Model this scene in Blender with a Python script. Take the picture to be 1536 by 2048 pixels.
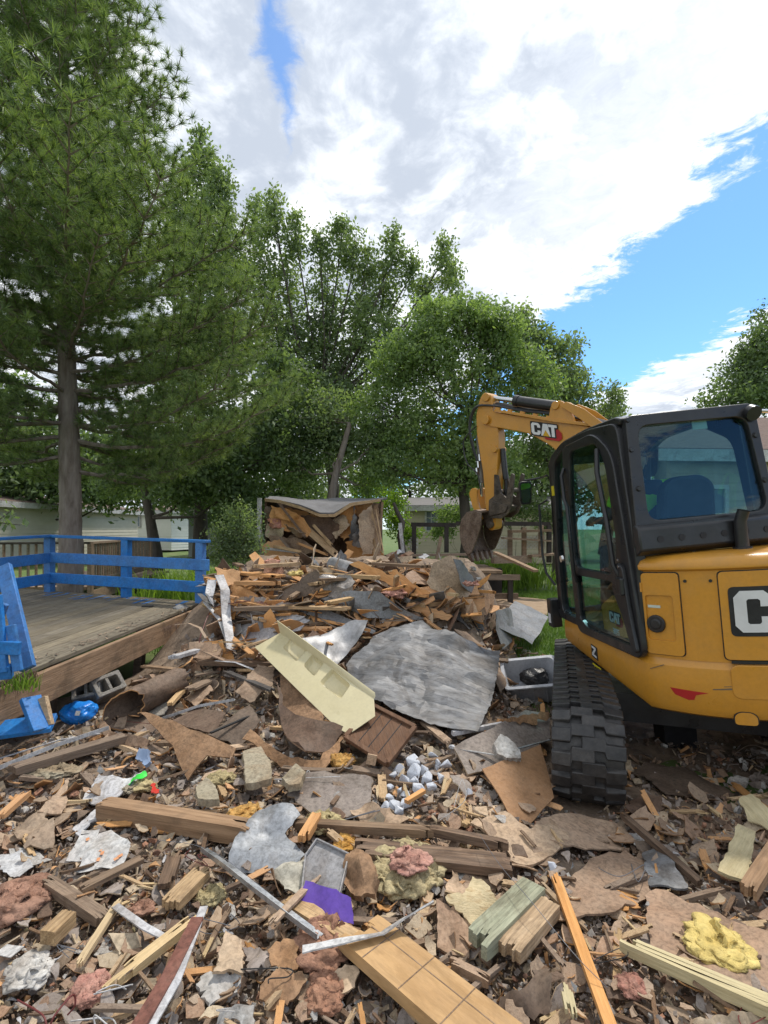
import bpy, bmesh, math, random
import numpy as np
from mathutils import Vector, Matrix, Euler, noise
from mathutils.geometry import delaunay_2d_cdt
random.seed(7)
RNG = np.random.default_rng(11)
R = math.radians
for o in list(bpy.data.objects): bpy.data.objects.remove(o)
SC = bpy.context.scene
COL = SC.collection
# ---------------------------------------------------------------- camera
CH, FP, CX, CY = 1.68, 1050.0, 768.0, 1057.0     # eye height (m), focal length (px), principal column, horizon row
cam = bpy.data.cameras.new('camera'); camo = bpy.data.objects.new('camera', cam); COL.objects.link(camo)
camo.location = (0, 0, CH); camo.rotation_euler = (R(90), 0, 0)
cam.sensor_width = 36; cam.lens = FP/2048*36; cam.shift_y = (CY-1024)/2048
cam.clip_start = 0.05; cam.clip_end = 2000
SC.camera = camo
# ---------------------------------------------------------------- exposure, sky and sun
SC.view_settings.view_transform = 'Standard'; SC.view_settings.look = 'None'
SC.view_settings.exposure = 0.64; SC.view_settings.gamma = 1.0
SC.view_settings.use_curve_mapping = False
SUN_EL, SUN_AZ = 60.0, 38.0                      # elevation, azimuth clockwise from +Y (the view direction)
sd = Vector((math.sin(R(SUN_AZ))*math.cos(R(SUN_EL)), math.cos(R(SUN_AZ))*math.cos(R(SUN_EL)), math.sin(R(SUN_EL))))
sl = bpy.data.lights.new('sun', 'SUN'); sl.energy = 2.2; sl.angle = R(4.0); sl.color = (1.0, 0.94, 0.85)
so = bpy.data.objects.new('sun', sl); COL.objects.link(so)
so.rotation_euler = (-sd).to_track_quat('-Z', 'Y').to_euler()
W = bpy.data.worlds.new('World'); SC.world = W; W.use_nodes = True

class NT:
    """small helper to write node trees as expressions"""
    def __init__(s, nt): s.nt = nt; nt.nodes.clear()
    def n(s, t, ins=None, **kw):
        nd = s.nt.nodes.new(t)
        for k, v in kw.items(): setattr(nd, k, v)
        for k, v in (ins or {}).items():
            sk = nd.inputs[k]
            if isinstance(v, bpy.types.NodeSocket): s.nt.links.new(v, sk)
            elif isinstance(v, bpy.types.Node): s.nt.links.new(v.outputs[0], sk)
            else:
                if hasattr(sk.default_value, '__len__') and hasattr(v, '__len__') and len(v) == 3 and len(sk.default_value) == 4: v = (*v, 1)
                sk.default_value = v
        return nd
    def m(s, op, a, b=0.0, c=0.0, clamp=False):
        return s.n('ShaderNodeMath', {0: a, 1: b, 2: c}, operation=op, use_clamp=clamp).outputs[0]
    def ramp(s, f, stops, interp='LINEAR'):
        nd = s.n('ShaderNodeValToRGB', {0: f}); cr = nd.color_ramp; cr.interpolation = interp
        while len(cr.elements) < len(stops): cr.elements.new(0.5)
        for e, (p, c) in zip(cr.elements, stops):
            e.position = p; e.color = (*c, 1) if hasattr(c, '__len__') else (c, c, c, 1)
        return nd.outputs[0]
    def mix(s, f, a, b, bt='MIX'):
        nd = s.n('ShaderNodeMix', {0: f, 6: a, 7: b}, data_type='RGBA', blend_type=bt); return nd.outputs[2]
    def noise(s, v, scale, det=4, rough=.55, dist=0.0, out=0):
        return s.n('ShaderNodeTexNoise', {'Vector': v, 'Scale': scale, 'Detail': det, 'Roughness': rough, 'Distortion': dist}).outputs[out]

def build_world():
    t = NT(W.node_tree)
    tc = t.n('ShaderNodeTexCoord').outputs['Generated']
    sky = t.n('ShaderNodeTexSky', sky_type='NISHITA', sun_disc=False, sun_elevation=R(SUN_EL), sun_rotation=R(SUN_AZ), air_density=1.0, dust_density=0.3, ozone_density=2.2)
    skc = t.mix(1.0, sky.outputs[0], (0.66, 0.95, 1.18, 1), 'MULTIPLY')
    bsky = t.n('ShaderNodeBackground', {'Color': skc, 'Strength': 0.115})
    sep = t.n('ShaderNodeSeparateXYZ', {0: tc})
    x, y, z = sep.outputs
    zz = t.m('MAXIMUM', z, 0.015)
    px = t.m('DIVIDE', x, zz); py = t.m('DIVIDE', y, zz)          # the cloud layer is a flat sheet overhead
    pv = t.n('ShaderNodeCombineXYZ', {0: px, 1: py, 2: 0.0})
    n1 = t.noise(pv, 1.9, 9, .66, .3); n2 = t.noise(pv, 8.0, 9, .70, .5)
    wob = t.m('ADD', t.m('MULTIPLY', t.m('SUBTRACT', n1, .5), 1.15), t.m('MULTIPLY', t.m('SUBTRACT', n2, .5), .95))
    # a straight gap of clear air between two banks
    q = t.m('SUBTRACT', t.m('MULTIPLY_ADD', py, .125, px), 1.61)
    gap = t.m('SUBTRACT', t.m('ABSOLUTE', q), .48)
    far = t.n('ShaderNodeMapRange', {0: py, 1: 2.6, 2: 4.5, 3: 1.0, 4: .55}).outputs[0]
    gap = t.m('ADD', t.m('MULTIPLY', gap, 1.0), t.m('MULTIPLY', wob, .75))
    cov = t.n('ShaderNodeMapRange', {0: gap, 1: -.04, 2: .13, 3: 0, 4: 1}, interpolation_type='SMOOTHSTEP').outputs[0]
    # a thin rift further left
    rx = t.m('ADD', px, t.m('MULTIPLY_ADD', py, .12, .085)); rx = t.m('ABSOLUTE', t.m('ADD', rx, t.m('MULTIPLY', wob, .13)))
    ry = t.m('ABSOLUTE', t.m('SUBTRACT', py, 1.10))
    rift = t.m('ADD', t.m('MULTIPLY', rx, 19.0), t.m('MULTIPLY', ry, 3.2))
    rift = t.n('ShaderNodeMapRange', {0: rift, 1: .25, 2: 1.15, 3: 0.15, 4: 1}, interpolation_type='SMOOTHSTEP').outputs[0]
    cov = t.m('MULTIPLY', cov, rift)
    # cloud tone: thick bellies grey, thin parts white, brighter round the sun
    pv2 = t.n('ShaderNodeCombineXYZ', {0: t.m('MULTIPLY', px, 1.0), 1: t.m('MULTIPLY', py, .8), 2: 3.3})
    n3 = t.noise(pv2, 2.4, 8, .58, .5); n4 = t.noise(pv2, 9.0, 6, .6, .4)
    body = t.m('ADD', t.m('MULTIPLY', n3, .7), t.m('MULTIPLY', n4, .3))
    tone = t.n('ShaderNodeMapRange', {0: body, 1: .40, 2: .60, 3: 0, 4: 1}, interpolation_type='SMOOTHSTEP').outputs[0]
    edge = t.n('ShaderNodeMapRange', {0: gap, 1: .1, 2: .75, 3: 1, 4: 0}).outputs[0]
    tone = t.m('MAXIMUM', tone, t.m('MULTIPLY', edge, .8))
    col = t.ramp(tone, [(0, (.41, .455, .53)), (.45, (.59, .63, .69)), (1, (.82, .84, .86))])
    dt = t.n('ShaderNodeVectorMath', {0: tc, 1: tuple(sd)}, operation='DOT_PRODUCT').outputs['Value']
    glow = t.m('POWER', t.m('MAXIMUM', dt, 0.0), 5.0)
    st = t.m('MULTIPLY_ADD', glow, .12, .97)
    bcl = t.n('ShaderNodeBackground', {'Color': col, 'Strength': st})
    lowfade = t.n('ShaderNodeMapRange', {0: z, 1: .0, 2: .05, 3: .6, 4: 1}).outputs[0]
    ms = t.n('ShaderNodeMixShader', {0: t.m('MULTIPLY', cov, lowfade), 1: bsky.outputs[0], 2: bcl.outputs[0]})
    t.n('ShaderNodeOutputWorld', {0: ms.outputs[0]})
    W.cycles.sampling_method = 'MANUAL'; W.cycles.sample_map_resolution = 512
build_world()

# ---------------------------------------------------------------- materials
MATS = {}
def mat(name, c1, c2=None, c3=None, scale=6.0, rough=.75, metal=0.0, bump=.3, bscale=None, rand=.12, dust=0.0, dustc=(.24, .18, .125),
        stretch=(1, 1, 1), stain=0.0, stainc=(.06, .045, .03), det=6, spec=.35, sheen=0, hue=0.0, coat=0.0, fine=None):
    """procedural surface: two or three tones of noise, object-to-object variation, stains, dust, bump"""
    if name in MATS: return MATS[name]
    fine = (.34 if dust >= .2 else (.16 if dust else 0)) if fine is None else fine
    m = bpy.data.materials.new(name); m.use_nodes = True; t = NT(m.node_tree)
    c2 = c2 or tuple(v*.8 for v in c1)
    tc = t.n('ShaderNodeTexCoord').outputs['Object']
    rnd = t.n('ShaderNodeObjectInfo').outputs['Random']
    off = t.n('ShaderNodeVectorMath', {0: tc, 1: t.n('ShaderNodeCombineXYZ', {0: t.m('MULTIPLY', rnd, 37.0), 1: t.m('MULTIPLY', rnd, 91.0), 2: rnd})}, operation='ADD').outputs[0]
    mp = t.n('ShaderNodeMapping', {'Vector': off, 'Scale': stretch}).outputs[0]
    n = t.noise(mp, scale, det, .6, .4)
    st = [(.3, c1), (.7, c2)] if c3 is None else [(.28, c1), (.5, c2), (.72, c3)]
    col = t.ramp(n, st)
    if stain:
        ns = t.noise(off, scale*.35+1.5, 5, .6, .6)
        f = t.n('ShaderNodeMapRange', {0: ns, 1: .50, 2: .66, 3: 0, 4: stain}).outputs[0]
        col = t.mix(f, col, stainc)
    if dust:
        nd = t.noise(off, 9.0, 7, .65, .2)
        f = t.n('ShaderNodeMapRange', {0: nd, 1: .42, 2: .68, 3: dust*.25, 4: dust}).outputs[0]
        col = t.mix(f, col, dustc)
    if fine:
        nf = t.noise(off if stretch == (1, 1, 1) else mp, 46.0 if stretch == (1, 1, 1) else 12.0, 8, .72, .3); col = t.mix(1.0, col, t.ramp(nf, [(.30, 1-fine*1.6), (.55, 1.0), (.75, 1+fine*.6)]), 'MULTIPLY')
        nb2 = t.noise(off, 3.1, 9, .7, 1.0); f = t.n('ShaderNodeMapRange', {0: nb2, 1: .52, 2: .60, 3: 0, 4: fine*1.5}).outputs[0]; col = t.mix(f, col, t.mix(1.0, col, (.48, .42, .36, 1), 'MULTIPLY'))
    if rand or hue:
        r2 = t.m('FRACT', t.m('MULTIPLY', rnd, 7.31))
        hv = t.n('ShaderNodeHueSaturation', {'Hue': t.m('MULTIPLY_ADD', r2, hue, .5-hue/2), 'Saturation': t.m('MULTIPLY_ADD', r2, -.3*min(1, rand*4), 1.05), 'Value': t.m('MULTIPLY_ADD', rnd, rand*2, 1-rand), 'Color': col})
        col = hv.outputs[0]
    b = t.n('ShaderNodeBsdfPrincipled', {'Base Color': col, 'Roughness': rough, 'Metallic': metal, 'Specular IOR Level': spec})
    if coat: b.inputs['Coat Weight'].default_value = coat; b.inputs['Coat Roughness'].default_value = .15
    rv = t.noise(mp, scale*1.7, 4); 
    t.nt.links.new(t.n('ShaderNodeMapRange', {0: rv, 1: .3, 2: .7, 3: max(0.05, rough-.12), 4: min(1, rough+.12)}).outputs[0], b.inputs['Roughness'])
    if bump:
        nb = t.noise(mp, bscale or scale*3, 5, .65)
        bp = t.n('ShaderNodeBump', {'Strength': bump, 'Distance': .01, 'Height': nb}); t.nt.links.new(bp.outputs[0], b.inputs['Normal'])
    t.n('ShaderNodeOutputMaterial', {0: b.outputs[0]})
    MATS[name] = m; return m
def wood(name, c1, c2, rand=.2, dust=.35, grain=14, **k):
    return mat(name, c1, c2, scale=grain*.35, stretch=(.55, 9, 9), rough=.8, bump=.45, bscale=grain, rand=rand, dust=dust, **k)
M = {}
M['soil'] = mat('rubble_soil', (.10, .073, .052), (.22, .16, .112), (.33, .25, .18), scale=9, bump=1.0, bscale=55, rough=.95, rand=0, det=9)
M['hard'] = mat('hardboard', (.33, .21, .13), (.43, .29, .185), scale=5, rand=.18, dust=.45, dustc=(.34, .265, .19), stain=.35, bump=.25, hue=.015)
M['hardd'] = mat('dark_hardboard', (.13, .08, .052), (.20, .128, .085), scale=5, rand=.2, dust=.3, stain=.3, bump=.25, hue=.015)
M['grey'] = mat('grey_faced_board', (.27, .22, .19), (.34, .285, .25), scale=4, rand=.2, dust=.4, dustc=(.36, .30, .24), stain=.35, bump=.2)
M['tan'] = mat('tan_board', (.48, .345, .215), (.58, .435, .285), scale=4, rand=.16, dust=.35, dustc=(.38, .31, .23), stain=.2, bump=.25, hue=.02)
M['ply'] = wood('plywood', (.54, .265, .095), (.67, .365, .15), rand=.14, dust=.12)
M['pine'] = wood('pine_lumber', (.48, .315, .16), (.62, .43, .235), rand=.15, dust=.28)
M['oldwood'] = wood('weathered_wood', (.185, .12, .075), (.33, .225, .145), rand=.22, dust=.4)
M['wet'] = wood('wet_dark_wood', (.09, .05, .03), (.25, .145, .075), rand=.2, dust=.3)
M['fresh'] = wood('splintered_pale_wood', (.50, .36, .19), (.62, .47, .27), rand=.12, dust=.12)
M['yellowwood'] = wood('yellow_split_wood', (.50, .42, .24), (.60, .52, .32), rand=.08, dust=.15)
M['drywood'] = wood('deck_timber', (.13, .11, .075), (.235, .20, .14), rand=.2, dust=.15, stain=.35)
M['joist'] = wood('weathered_joist', (.23, .135, .07), (.42, .265, .15), rand=.1, dust=.15, stain=.45)
M['white'] = mat('white_trim', (.62, .63, .64), (.50, .50, .50), scale=5, rand=.1, dust=.3, stain=.15, bump=.1, rough=.5)
M['siding'] = mat('white_siding', (.62, .62, .63), (.50, .50, .52), scale=4, rand=.1, dust=.25, stain=.2, stainc=(.18, .13, .1), bump=.1, rough=.5)
M['plaster'] = mat('gypsum', (.62, .61, .58), (.47, .455, .43), scale=9, rand=.1, dust=.45, bump=.6, rough=.95)
M['foamw'] = mat('pale_blue_tile_body', (.60, .65, .74), (.70, .72, .76), scale=12, rand=.1, dust=.15, bump=.5, rough=.85)
M['foam'] = mat('cushion_foam', (.30, .26, .18), (.40, .36, .27), scale=7, rand=.05, dust=.3, stain=.4, stainc=(.25, .13, .05), bump=.5, rough=1)
M['galv'] = mat('galvanised_sheet', (.20, .205, .21), (.33, .335, .35), (.50, .51, .52), scale=5, rand=.12, dust=.12, stain=.25, stainc=(.12, .10, .085), metal=.6, rough=.52, bump=.12)
def ribbed():
    m = mat('ribbed_sheet_metal', (.115, .12, .125), (.20, .205, .215), (.33, .335, .345), scale=3.2, rand=0, dust=.3, dustc=(.2, .17, .14), stain=.7, stainc=(.13, .115, .10), metal=.12, rough=.62, bump=.15, stretch=(.8, 1.9, 1), det=9)
    t = NT.__new__(NT); t.nt = m.node_tree
    b = next(n for n in t.nt.nodes if n.type == 'BSDF_PRINCIPLED'); tc = t.n('ShaderNodeTexCoord').outputs['Object']
    mp = t.n('ShaderNodeMapping', {'Vector': tc, 'Rotation': (0, 0, 0)}).outputs[0]
    w = t.n('ShaderNodeTexWave', {'Vector': mp, 'Scale': 5.0, 'Distortion': .5}, bands_direction='Y', wave_profile='SAW').outputs[1]
    g = t.n('ShaderNodeMapRange', {0: w, 1: .0, 2: .12, 3: 0, 4: 1}).outputs[0]
    bp = t.n('ShaderNodeBump', {'Strength': .45, 'Distance': .004, 'Height': g}); t.nt.links.new(bp.outputs[0], b.inputs['Normal']); return m
M['ribbed'] = ribbed()
M['galvd'] = mat('dull_grey_sheet', (.17, .18, .19), (.26, .27, .28), scale=4, rand=.1, dust=.2, metal=.3, rough=.55, bump=.15)
M['steelgrey'] = mat('blue_grey_painted_sheet', (.25, .27, .295), (.30, .32, .345), scale=4, rand=.04, dust=.25, dustc=(.3, .27, .24), metal=.1, rough=.5, bump=.12)
M['alum'] = mat('aluminium_channel', (.46, .48, .51), (.60, .62, .64), scale=4, rand=.1, dust=.2, metal=.7, rough=.38, bump=.08)
M['tar'] = mat('tar_paper', (.035, .035, .038), (.08, .08, .082), scale=6, rand=.15, dust=.25, rough=.75, bump=.4)
M['roofmem'] = mat('grey_roof_membrane', (.12, .12, .125), (.19, .19, .20), scale=3, rand=0, dust=.12, rough=.8, bump=.3)
M['beige'] = mat('beige_bath_plastic', (.60, .53, .32), (.64, .57, .36), scale=3, fine=.05, rand=0, dust=.16, dustc=(.38, .32, .2), rough=.35, bump=.04, spec=.5)
M['tub'] = mat('grey_plastic_tub', (.46, .48, .52), (.52, .54, .58), scale=3, rand=0, dust=.12, rough=.4, bump=.03)
M['tray'] = mat('grey_plastic_tray', (.27, .27, .28), (.33, .33, .34), scale=3, rand=0, dust=.3, rough=.45, bump=.05)
M['bagblack'] = mat('black_plastic_bag', (.012, .012, .014), (.03, .03, .032), scale=9, rand=0, rough=.35, bump=.8, bscale=20)
M['bagblue'] = mat('blue_plastic_bag', (.01, .14, .55), (.03, .28, .75), scale=9, rand=0, rough=.25, bump=.8, bscale=14)
M['green'] = mat('bright_green_plastic', (.04, .55, .05), (.07, .68, .10), rand=0, rough=.4, bump=.3)
M['purple'] = mat('purple_cardboard', (.10, .05, .33), (.15, .075, .44), scale=4, rand=0, dust=.1, rough=.6, bump=.15)
M['red'] = mat('red_plastic', (.5, .03, .02), (.6, .06, .04), rand=0, rough=.4)
M['pink'] = mat('pink_insulation', (.50, .22, .17), (.60, .34, .26), scale=16, rand=.12, dust=.22, bump=1, bscale=50, rough=1)
M['rust'] = mat('rusty_pink_insulation', (.36, .18, .115), (.50, .27, .18), scale=14, rand=.12, dust=.3, bump=1, bscale=50, rough=1)
M['yins'] = mat('yellow_insulation', (.58, .44, .14), (.72, .58, .22), scale=14, rand=.1, dust=.15, bump=1, bscale=50, rough=1)
M['gins'] = mat('mustard_grey_insulation', (.42, .34, .17), (.58, .49, .27), scale=14, rand=.1, dust=.2, bump=1, bscale=50, rough=1)
M['oins'] = mat('orange_insulation', (.58, .30, .07), (.70, .42, .13), scale=14, rand=.1, dust=.2, bump=1, bscale=50, rough=1)
M['osb'] = mat('strand_board', (.50, .40, .235), (.64, .53, .33), (.42, .29, .15), scale=22, rand=.05, dust=.12, stretch=(1, 2.5, 1), bump=.5)
M['brownrock'] = mat('brown_crust_board', (.26, .14, .065), (.38, .22, .115), scale=7, rand=.1, dust=.2, bump=.7, rough=.85)
M['leatherb'] = mat('speckled_brown_board', (.31, .165, .075), (.36, .20, .10), scale=40, rand=0, dust=.15, bump=.35, bscale=80)
M['greenpaint'] = wood('green_tinted_lumber', (.30, .32, .22), (.40, .41, .29), rand=0, dust=.25)
M['maroon'] = mat('maroon_painted_board', (.17, .06, .045), (.22, .085, .06), rand=0, dust=.2, rough=.6)
M['blue'] = mat('blue_deck_paint', (.02, .17, .52), (.035, .23, .60), scale=5, rand=.10, dust=.30, dustc=(.13, .15, .18), fine=.2, stain=.30, stainc=(.03, .09, .20), rough=.5, bump=.25, bscale=30, stretch=(1, 1, 1))
M['concrete'] = mat('concrete_block', (.27, .25, .22), (.38, .36, .32), scale=14, rand=.1, dust=.3, bump=.7, rough=.95)
M['lino'] = mat('tile_print_plywood', (.45, .27, .115), (.54, .34, .16), scale=5, stretch=(.6, 3, 3), rand=0, dust=.18, bump=.2)
M['paper'] = mat('crumpled_paper', (.62, .62, .61), (.52, .51, .49), scale=8, rand=.08, dust=.3, stain=.2, stainc=(.35, .2, .14), bump=.3, rough=.8)
M['cable'] = mat('dark_red_cable', (.10, .02, .02), (.16, .035, .03), rand=0, rough=.5, bump=0)
M['wire'] = mat('grey_wire', (.10, .105, .12), (.16, .165, .18), rand=0, rough=.4, bump=0)
M['black'] = mat('black_rubber', (.015, .015, .016), (.03, .03, .031), rand=0, rough=.6)
M['dirtp'] = mat('sandy_dirt', (.27, .19, .12), (.38, .28, .19), scale=7, rand=0, bump=.9, rough=1)
M['bark'] = mat('pine_bark', (.10, .075, .06), (.20, .165, .14), (.285, .245, .215), scale=11, stretch=(1, 1, .22), bump=1, bscale=16, rand=0, rough=.95, hue=0)
M['barkd'] = mat('dark_bark', (.05, .042, .035), (.10, .085, .068), scale=9, stretch=(1, 1, .25), bump=1, rand=.1, rough=.95)

def leafmat(name, c1, c2, c3, tr=.35, sc=1.1, rough=.55):
    m = bpy.data.materials.new(name); m.use_nodes = True; t = NT(m.node_tree)
    p = t.n('ShaderNodeNewGeometry')
    n = t.noise(p.outputs['Position'], sc, 3); r = p.outputs['Random Per Island']
    f = t.m('ADD', t.m('MULTIPLY', n, .75), t.m('MULTIPLY', r, .3))
    col = t.ramp(f, [(.34, c1), (.55, c2), (.82, c3)])
    d = t.n('ShaderNodeBsdfPrincipled', {'Base Color': col, 'Roughness': rough, 'Specular IOR Level': .35})
    tl = t.n('ShaderNodeBsdfTranslucent', {'Color': t.mix(1.0, col, (1.25, 1.35, .55, 1), 'MULTIPLY')})
    t.n('ShaderNodeOutputMaterial', {0: t.n('ShaderNodeMixShader', {0: tr, 1: d.outputs[0], 2: tl.outputs[0]}).outputs[0]})
    return m
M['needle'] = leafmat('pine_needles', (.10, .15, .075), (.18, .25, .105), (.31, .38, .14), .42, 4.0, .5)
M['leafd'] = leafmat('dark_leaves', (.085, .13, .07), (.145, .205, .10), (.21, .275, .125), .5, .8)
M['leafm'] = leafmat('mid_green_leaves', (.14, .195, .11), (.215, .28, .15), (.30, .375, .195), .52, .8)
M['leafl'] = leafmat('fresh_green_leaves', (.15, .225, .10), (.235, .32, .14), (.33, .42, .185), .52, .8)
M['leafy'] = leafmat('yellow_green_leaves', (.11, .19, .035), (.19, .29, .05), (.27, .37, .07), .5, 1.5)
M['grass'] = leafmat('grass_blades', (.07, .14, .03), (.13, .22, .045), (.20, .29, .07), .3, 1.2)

def glass(name, tint, refl=.06, fr=1.0):
    m = bpy.data.materials.new(name); m.use_nodes = True; t = NT(m.node_tree)
    lw = t.m('POWER', t.n('ShaderNodeLayerWeight', {'Blend': .5}).outputs['Facing'], 3.5)
    f = t.m('MULTIPLY_ADD', lw, fr, refl, clamp=True)
    tr = t.n('ShaderNodeBsdfTransparent', {'Color': (*tint, 1)}); gl = t.n('ShaderNodeBsdfGlossy', {'Color': (.85, .93, 1, 1), 'Roughness': .015})
    t.n('ShaderNodeOutputMaterial', {0: t.n('ShaderNodeMixShader', {0: f, 1: tr.outputs[0], 2: gl.outputs[0]}).outputs[0]})
    return m
M['glass'] = glass('tinted_cab_glass', (.68, .82, .84), .035, .5)
M['hglass'] = mat('house_window_glass', (.10, .13, .16), (.16, .19, .22), rand=0, rough=.1, bump=0)

# ---------------------------------------------------------------- object helpers
def tag(o, label=None, cat=None, group=None, kind=None):
    if label: o['label'] = label
    if cat: o['category'] = cat
    if group: o['group'] = group
    if kind: o['kind'] = kind
    return o
def empty(name, loc=(0, 0, 0), rot=(0, 0, 0), **k):
    o = bpy.data.objects.new(name, None); COL.objects.link(o); o.location = loc; o.rotation_euler = rot; o.empty_display_size = .2
    tag(o, **k); return o
def link(name, me, parent=None, mw=None):
    o = bpy.data.objects.new(name, me); COL.objects.link(o)
    if parent: o.parent = parent
    if mw is not None: o.matrix_local = mw
    return o
def npmesh(name, V, Fc, mats, mi=None, smooth=False):
    """fast mesh from arrays; all faces the same size"""
    me = bpy.data.meshes.new(name); V = np.asarray(V, np.float32); Fc = np.asarray(Fc, np.int32); k = Fc.shape[1]
    me.vertices.add(len(V)); me.vertices.foreach_set('co', V.ravel())
    me.loops.add(Fc.size); me.loops.foreach_set('vertex_index', Fc.ravel())
    me.polygons.add(len(Fc)); me.polygons.foreach_set('loop_start', np.arange(0, Fc.size, k, dtype=np.int32)); me.polygons.foreach_set('loop_total', np.full(len(Fc), k, np.int32))
    if mi is not None: me.polygons.foreach_set('material_index', np.asarray(mi, np.int32))
    for m in (mats if isinstance(mats, (list, tuple)) else [mats]): me.materials.append(m)
    me.update(calc_edges=True)
    me.polygons.foreach_set('use_smooth', np.full(len(Fc), smooth, bool))
    return me
class B:
    """collects shapes into one mesh"""
    def __init__(s): s.v = []; s.f = []; s.mi = []
    def add(s, V, Fc, mi=0):
        o = len(s.v); s.v += [tuple(p) for p in V]; s.f += [tuple(i+o for i in f) for f in Fc]; s.mi += [mi]*len(Fc); return s
    def box(s, a, b, mi=0, mw=None):
        x0, y0, z0 = a; x1, y1, z1 = b
        V = [Vector(p) for p in ((x0, y0, z0), (x1, y0, z0), (x1, y1, z0), (x0, y1, z0), (x0, y0, z1), (x1, y0, z1), (x1, y1, z1), (x0, y1, z1))]
        if mw is not None: V = [mw @ p for p in V]
        return s.add(V, [(0, 3, 2, 1), (4, 5, 6, 7), (0, 1, 5, 4), (1, 2, 6, 5), (2, 3, 7, 6), (3, 0, 4, 7)], mi)
    def bar(s, p, q, w, t, up=(0, 0, 1), mi=0):
        """rectangular bar from p to q, width w across, thickness t along up"""
        p, q, up = Vector(p), Vector(q), Vector(up); d = (q-p).normalized(); sx = d.cross(up)
        if sx.length < 1e-4: sx = d.cross(Vector((1, 0, 0)))
        sx.normalize(); u = sx.cross(d)
        V = [e+sx*(a*w/2)+u*(b*t/2) for e in (p, q) for a, b in ((-1, -1), (1, -1), (1, 1), (-1, 1))]
        return s.add(V, [(0, 1, 2, 3), (7, 6, 5, 4), (0, 4, 5, 1), (1, 5, 6, 2), (2, 6, 7, 3), (3, 7, 4, 0)], mi)
    def tube(s, pts, r, n=8, mi=0, caps=True):
        pts = [Vector(p) for p in pts]; rs = r if hasattr(r, '__len__') else [r]*len(pts); V = []; Fc = []
        prev = None
        for i, p in enumerate(pts):
            d = (pts[min(i+1, len(pts)-1)]-pts[max(i-1, 0)]).normalized()
            if prev is None: a = d.cross(Vector((0, 0, 1)) if abs(d.z) < .9 else Vector((1, 0, 0))).normalized()
            else:
                a = prev-d*prev.dot(d)
                a = a.normalized() if a.length > 1e-5 else d.orthogonal().normalized()
            prev = a; b = d.cross(a)
            for k in range(n): w = 2*math.pi*k/n; V.append(p+(a*math.cos(w)+b*math.sin(w))*rs[i])
        for i in range(len(pts)-1):
            for k in range(n): j = (k+1) % n; Fc.append((i*n+k, i*n+j, (i+1)*n+j, (i+1)*n+k))
        if caps: Fc += [tuple(range(n-1, -1, -1)), tuple((len(pts)-1)*n+k for k in range(n))]
        return s.add(V, Fc, mi)
    def prism(s, poly, p0, ax, ay, az, mi=0):
        """extrude the outline poly (2D) placed at p0 along axes ax, ay by the vector az"""
        p0, ax, ay, az = Vector(p0), Vector(ax), Vector(ay), Vector(az); n = len(poly)
        V = [p0+ax*x+ay*y for x, y in poly]; V += [v+az for v in V]
        Fc = [tuple(range(n-1, -1, -1)), tuple(range(n, 2*n))]+[(i, (i+1) % n, n+(i+1) % n, n+i) for i in range(n)]
        return s.add(V, Fc, mi)
    def build(s, name, mats, parent=None, bev=0.0, smooth=False, mw=None, seg=2, **k):
        me = bpy.data.meshes.new(name); me.from_pydata(s.v, [], s.f)
        for m in (mats if isinstance(mats, (list, tuple)) else [mats]): me.materials.append(m)
        me.polygons.foreach_set('material_index', s.mi)
        bm = bmesh.new(); bm.from_mesh(me); bmesh.ops.recalc_face_normals(bm, faces=bm.faces); bm.to_mesh(me); bm.free()
        if smooth: me.polygons.foreach_set('use_smooth', [True]*len(me.polygons)); me.set_sharp_from_angle(angle=R(38))
        o = link(name, me, parent, mw)
        if bev:
            md = o.modifiers.new('bevel', 'BEVEL'); md.width = bev; md.segments = seg; md.limit_method = 'ANGLE'; md.angle_limit = R(35)
        tag(o, **k); return o

# ---------------------------------------------------------------- ground shape and image rays
def sstep(a, b, x): t = min(1, max(0, (x-a)/(b-a))); return t*t*(3-2*t)
PROF = [(0, .10), (2.6, .10), (3.6, .13), (4.4, .20), (5.1, .50), (5.9, .92), (6.8, 1.17), (8.0, 1.24), (9.2, 1.04), (10.2, .85), (12.5, .80), (13.4, .3), (14.2, 0)]
def prof(y):
    for (a, p), (b, q) in zip(PROF, PROF[1:]):
        if y <= b: return p+(q-p)*sstep(a, b, y)
    return 0
def hf(x, y):
    """height of the rubble above the lawn"""
    lo = .10*sstep(5.6, 4.6, y)*1.0
    left = -2.9 if y < 6.5 else -2.9-.0*(y-6.5)
    w = sstep(left, left+1.0, x)*sstep(1.45+.5*sstep(5.8, 7.2, y), .75+.5*sstep(5.8, 7.2, y), x)
    h = lo+(prof(y)-lo)*w if y > 3.6 else prof(y)
    if y <= 3.6 and y > 0: h = .10+(prof(y)-.10)*w
    h -= .075*sstep(.75, 1.15, x)*sstep(2.1, 2.8, y)*sstep(5.2, 4.4, y)
    h += .06*noise.noise(Vector((x*1.3, y*1.3, 0)))*sstep(9, 5, y)+.10*noise.noise(Vector((x*.9, y*.9, 5)))*w*sstep(3.5, 5.5, y)
    return h
def at(px, py, d): return Vector(((px-CX)*d/FP, d, CH-(py-CY)*d/FP))
def hit(px, py, lift=0.0, dmax=14):
    """where the sight line of a photo pixel meets the rubble, lift metres above it"""
    d = 1.1; k = (CY-py)/FP; kx = (px-CX)/FP; st = .04
    while d < dmax:
        if CH+k*d < hf(kx*d, d)+lift:
            lo, hi = d-st, d
            for _ in range(6):
                md = (lo+hi)/2
                if CH+k*md < hf(kx*md, md)+lift: hi = md
                else: lo = md
            d = hi; break
        d += st
    return Vector((kx*d, d, CH+k*d))
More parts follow.
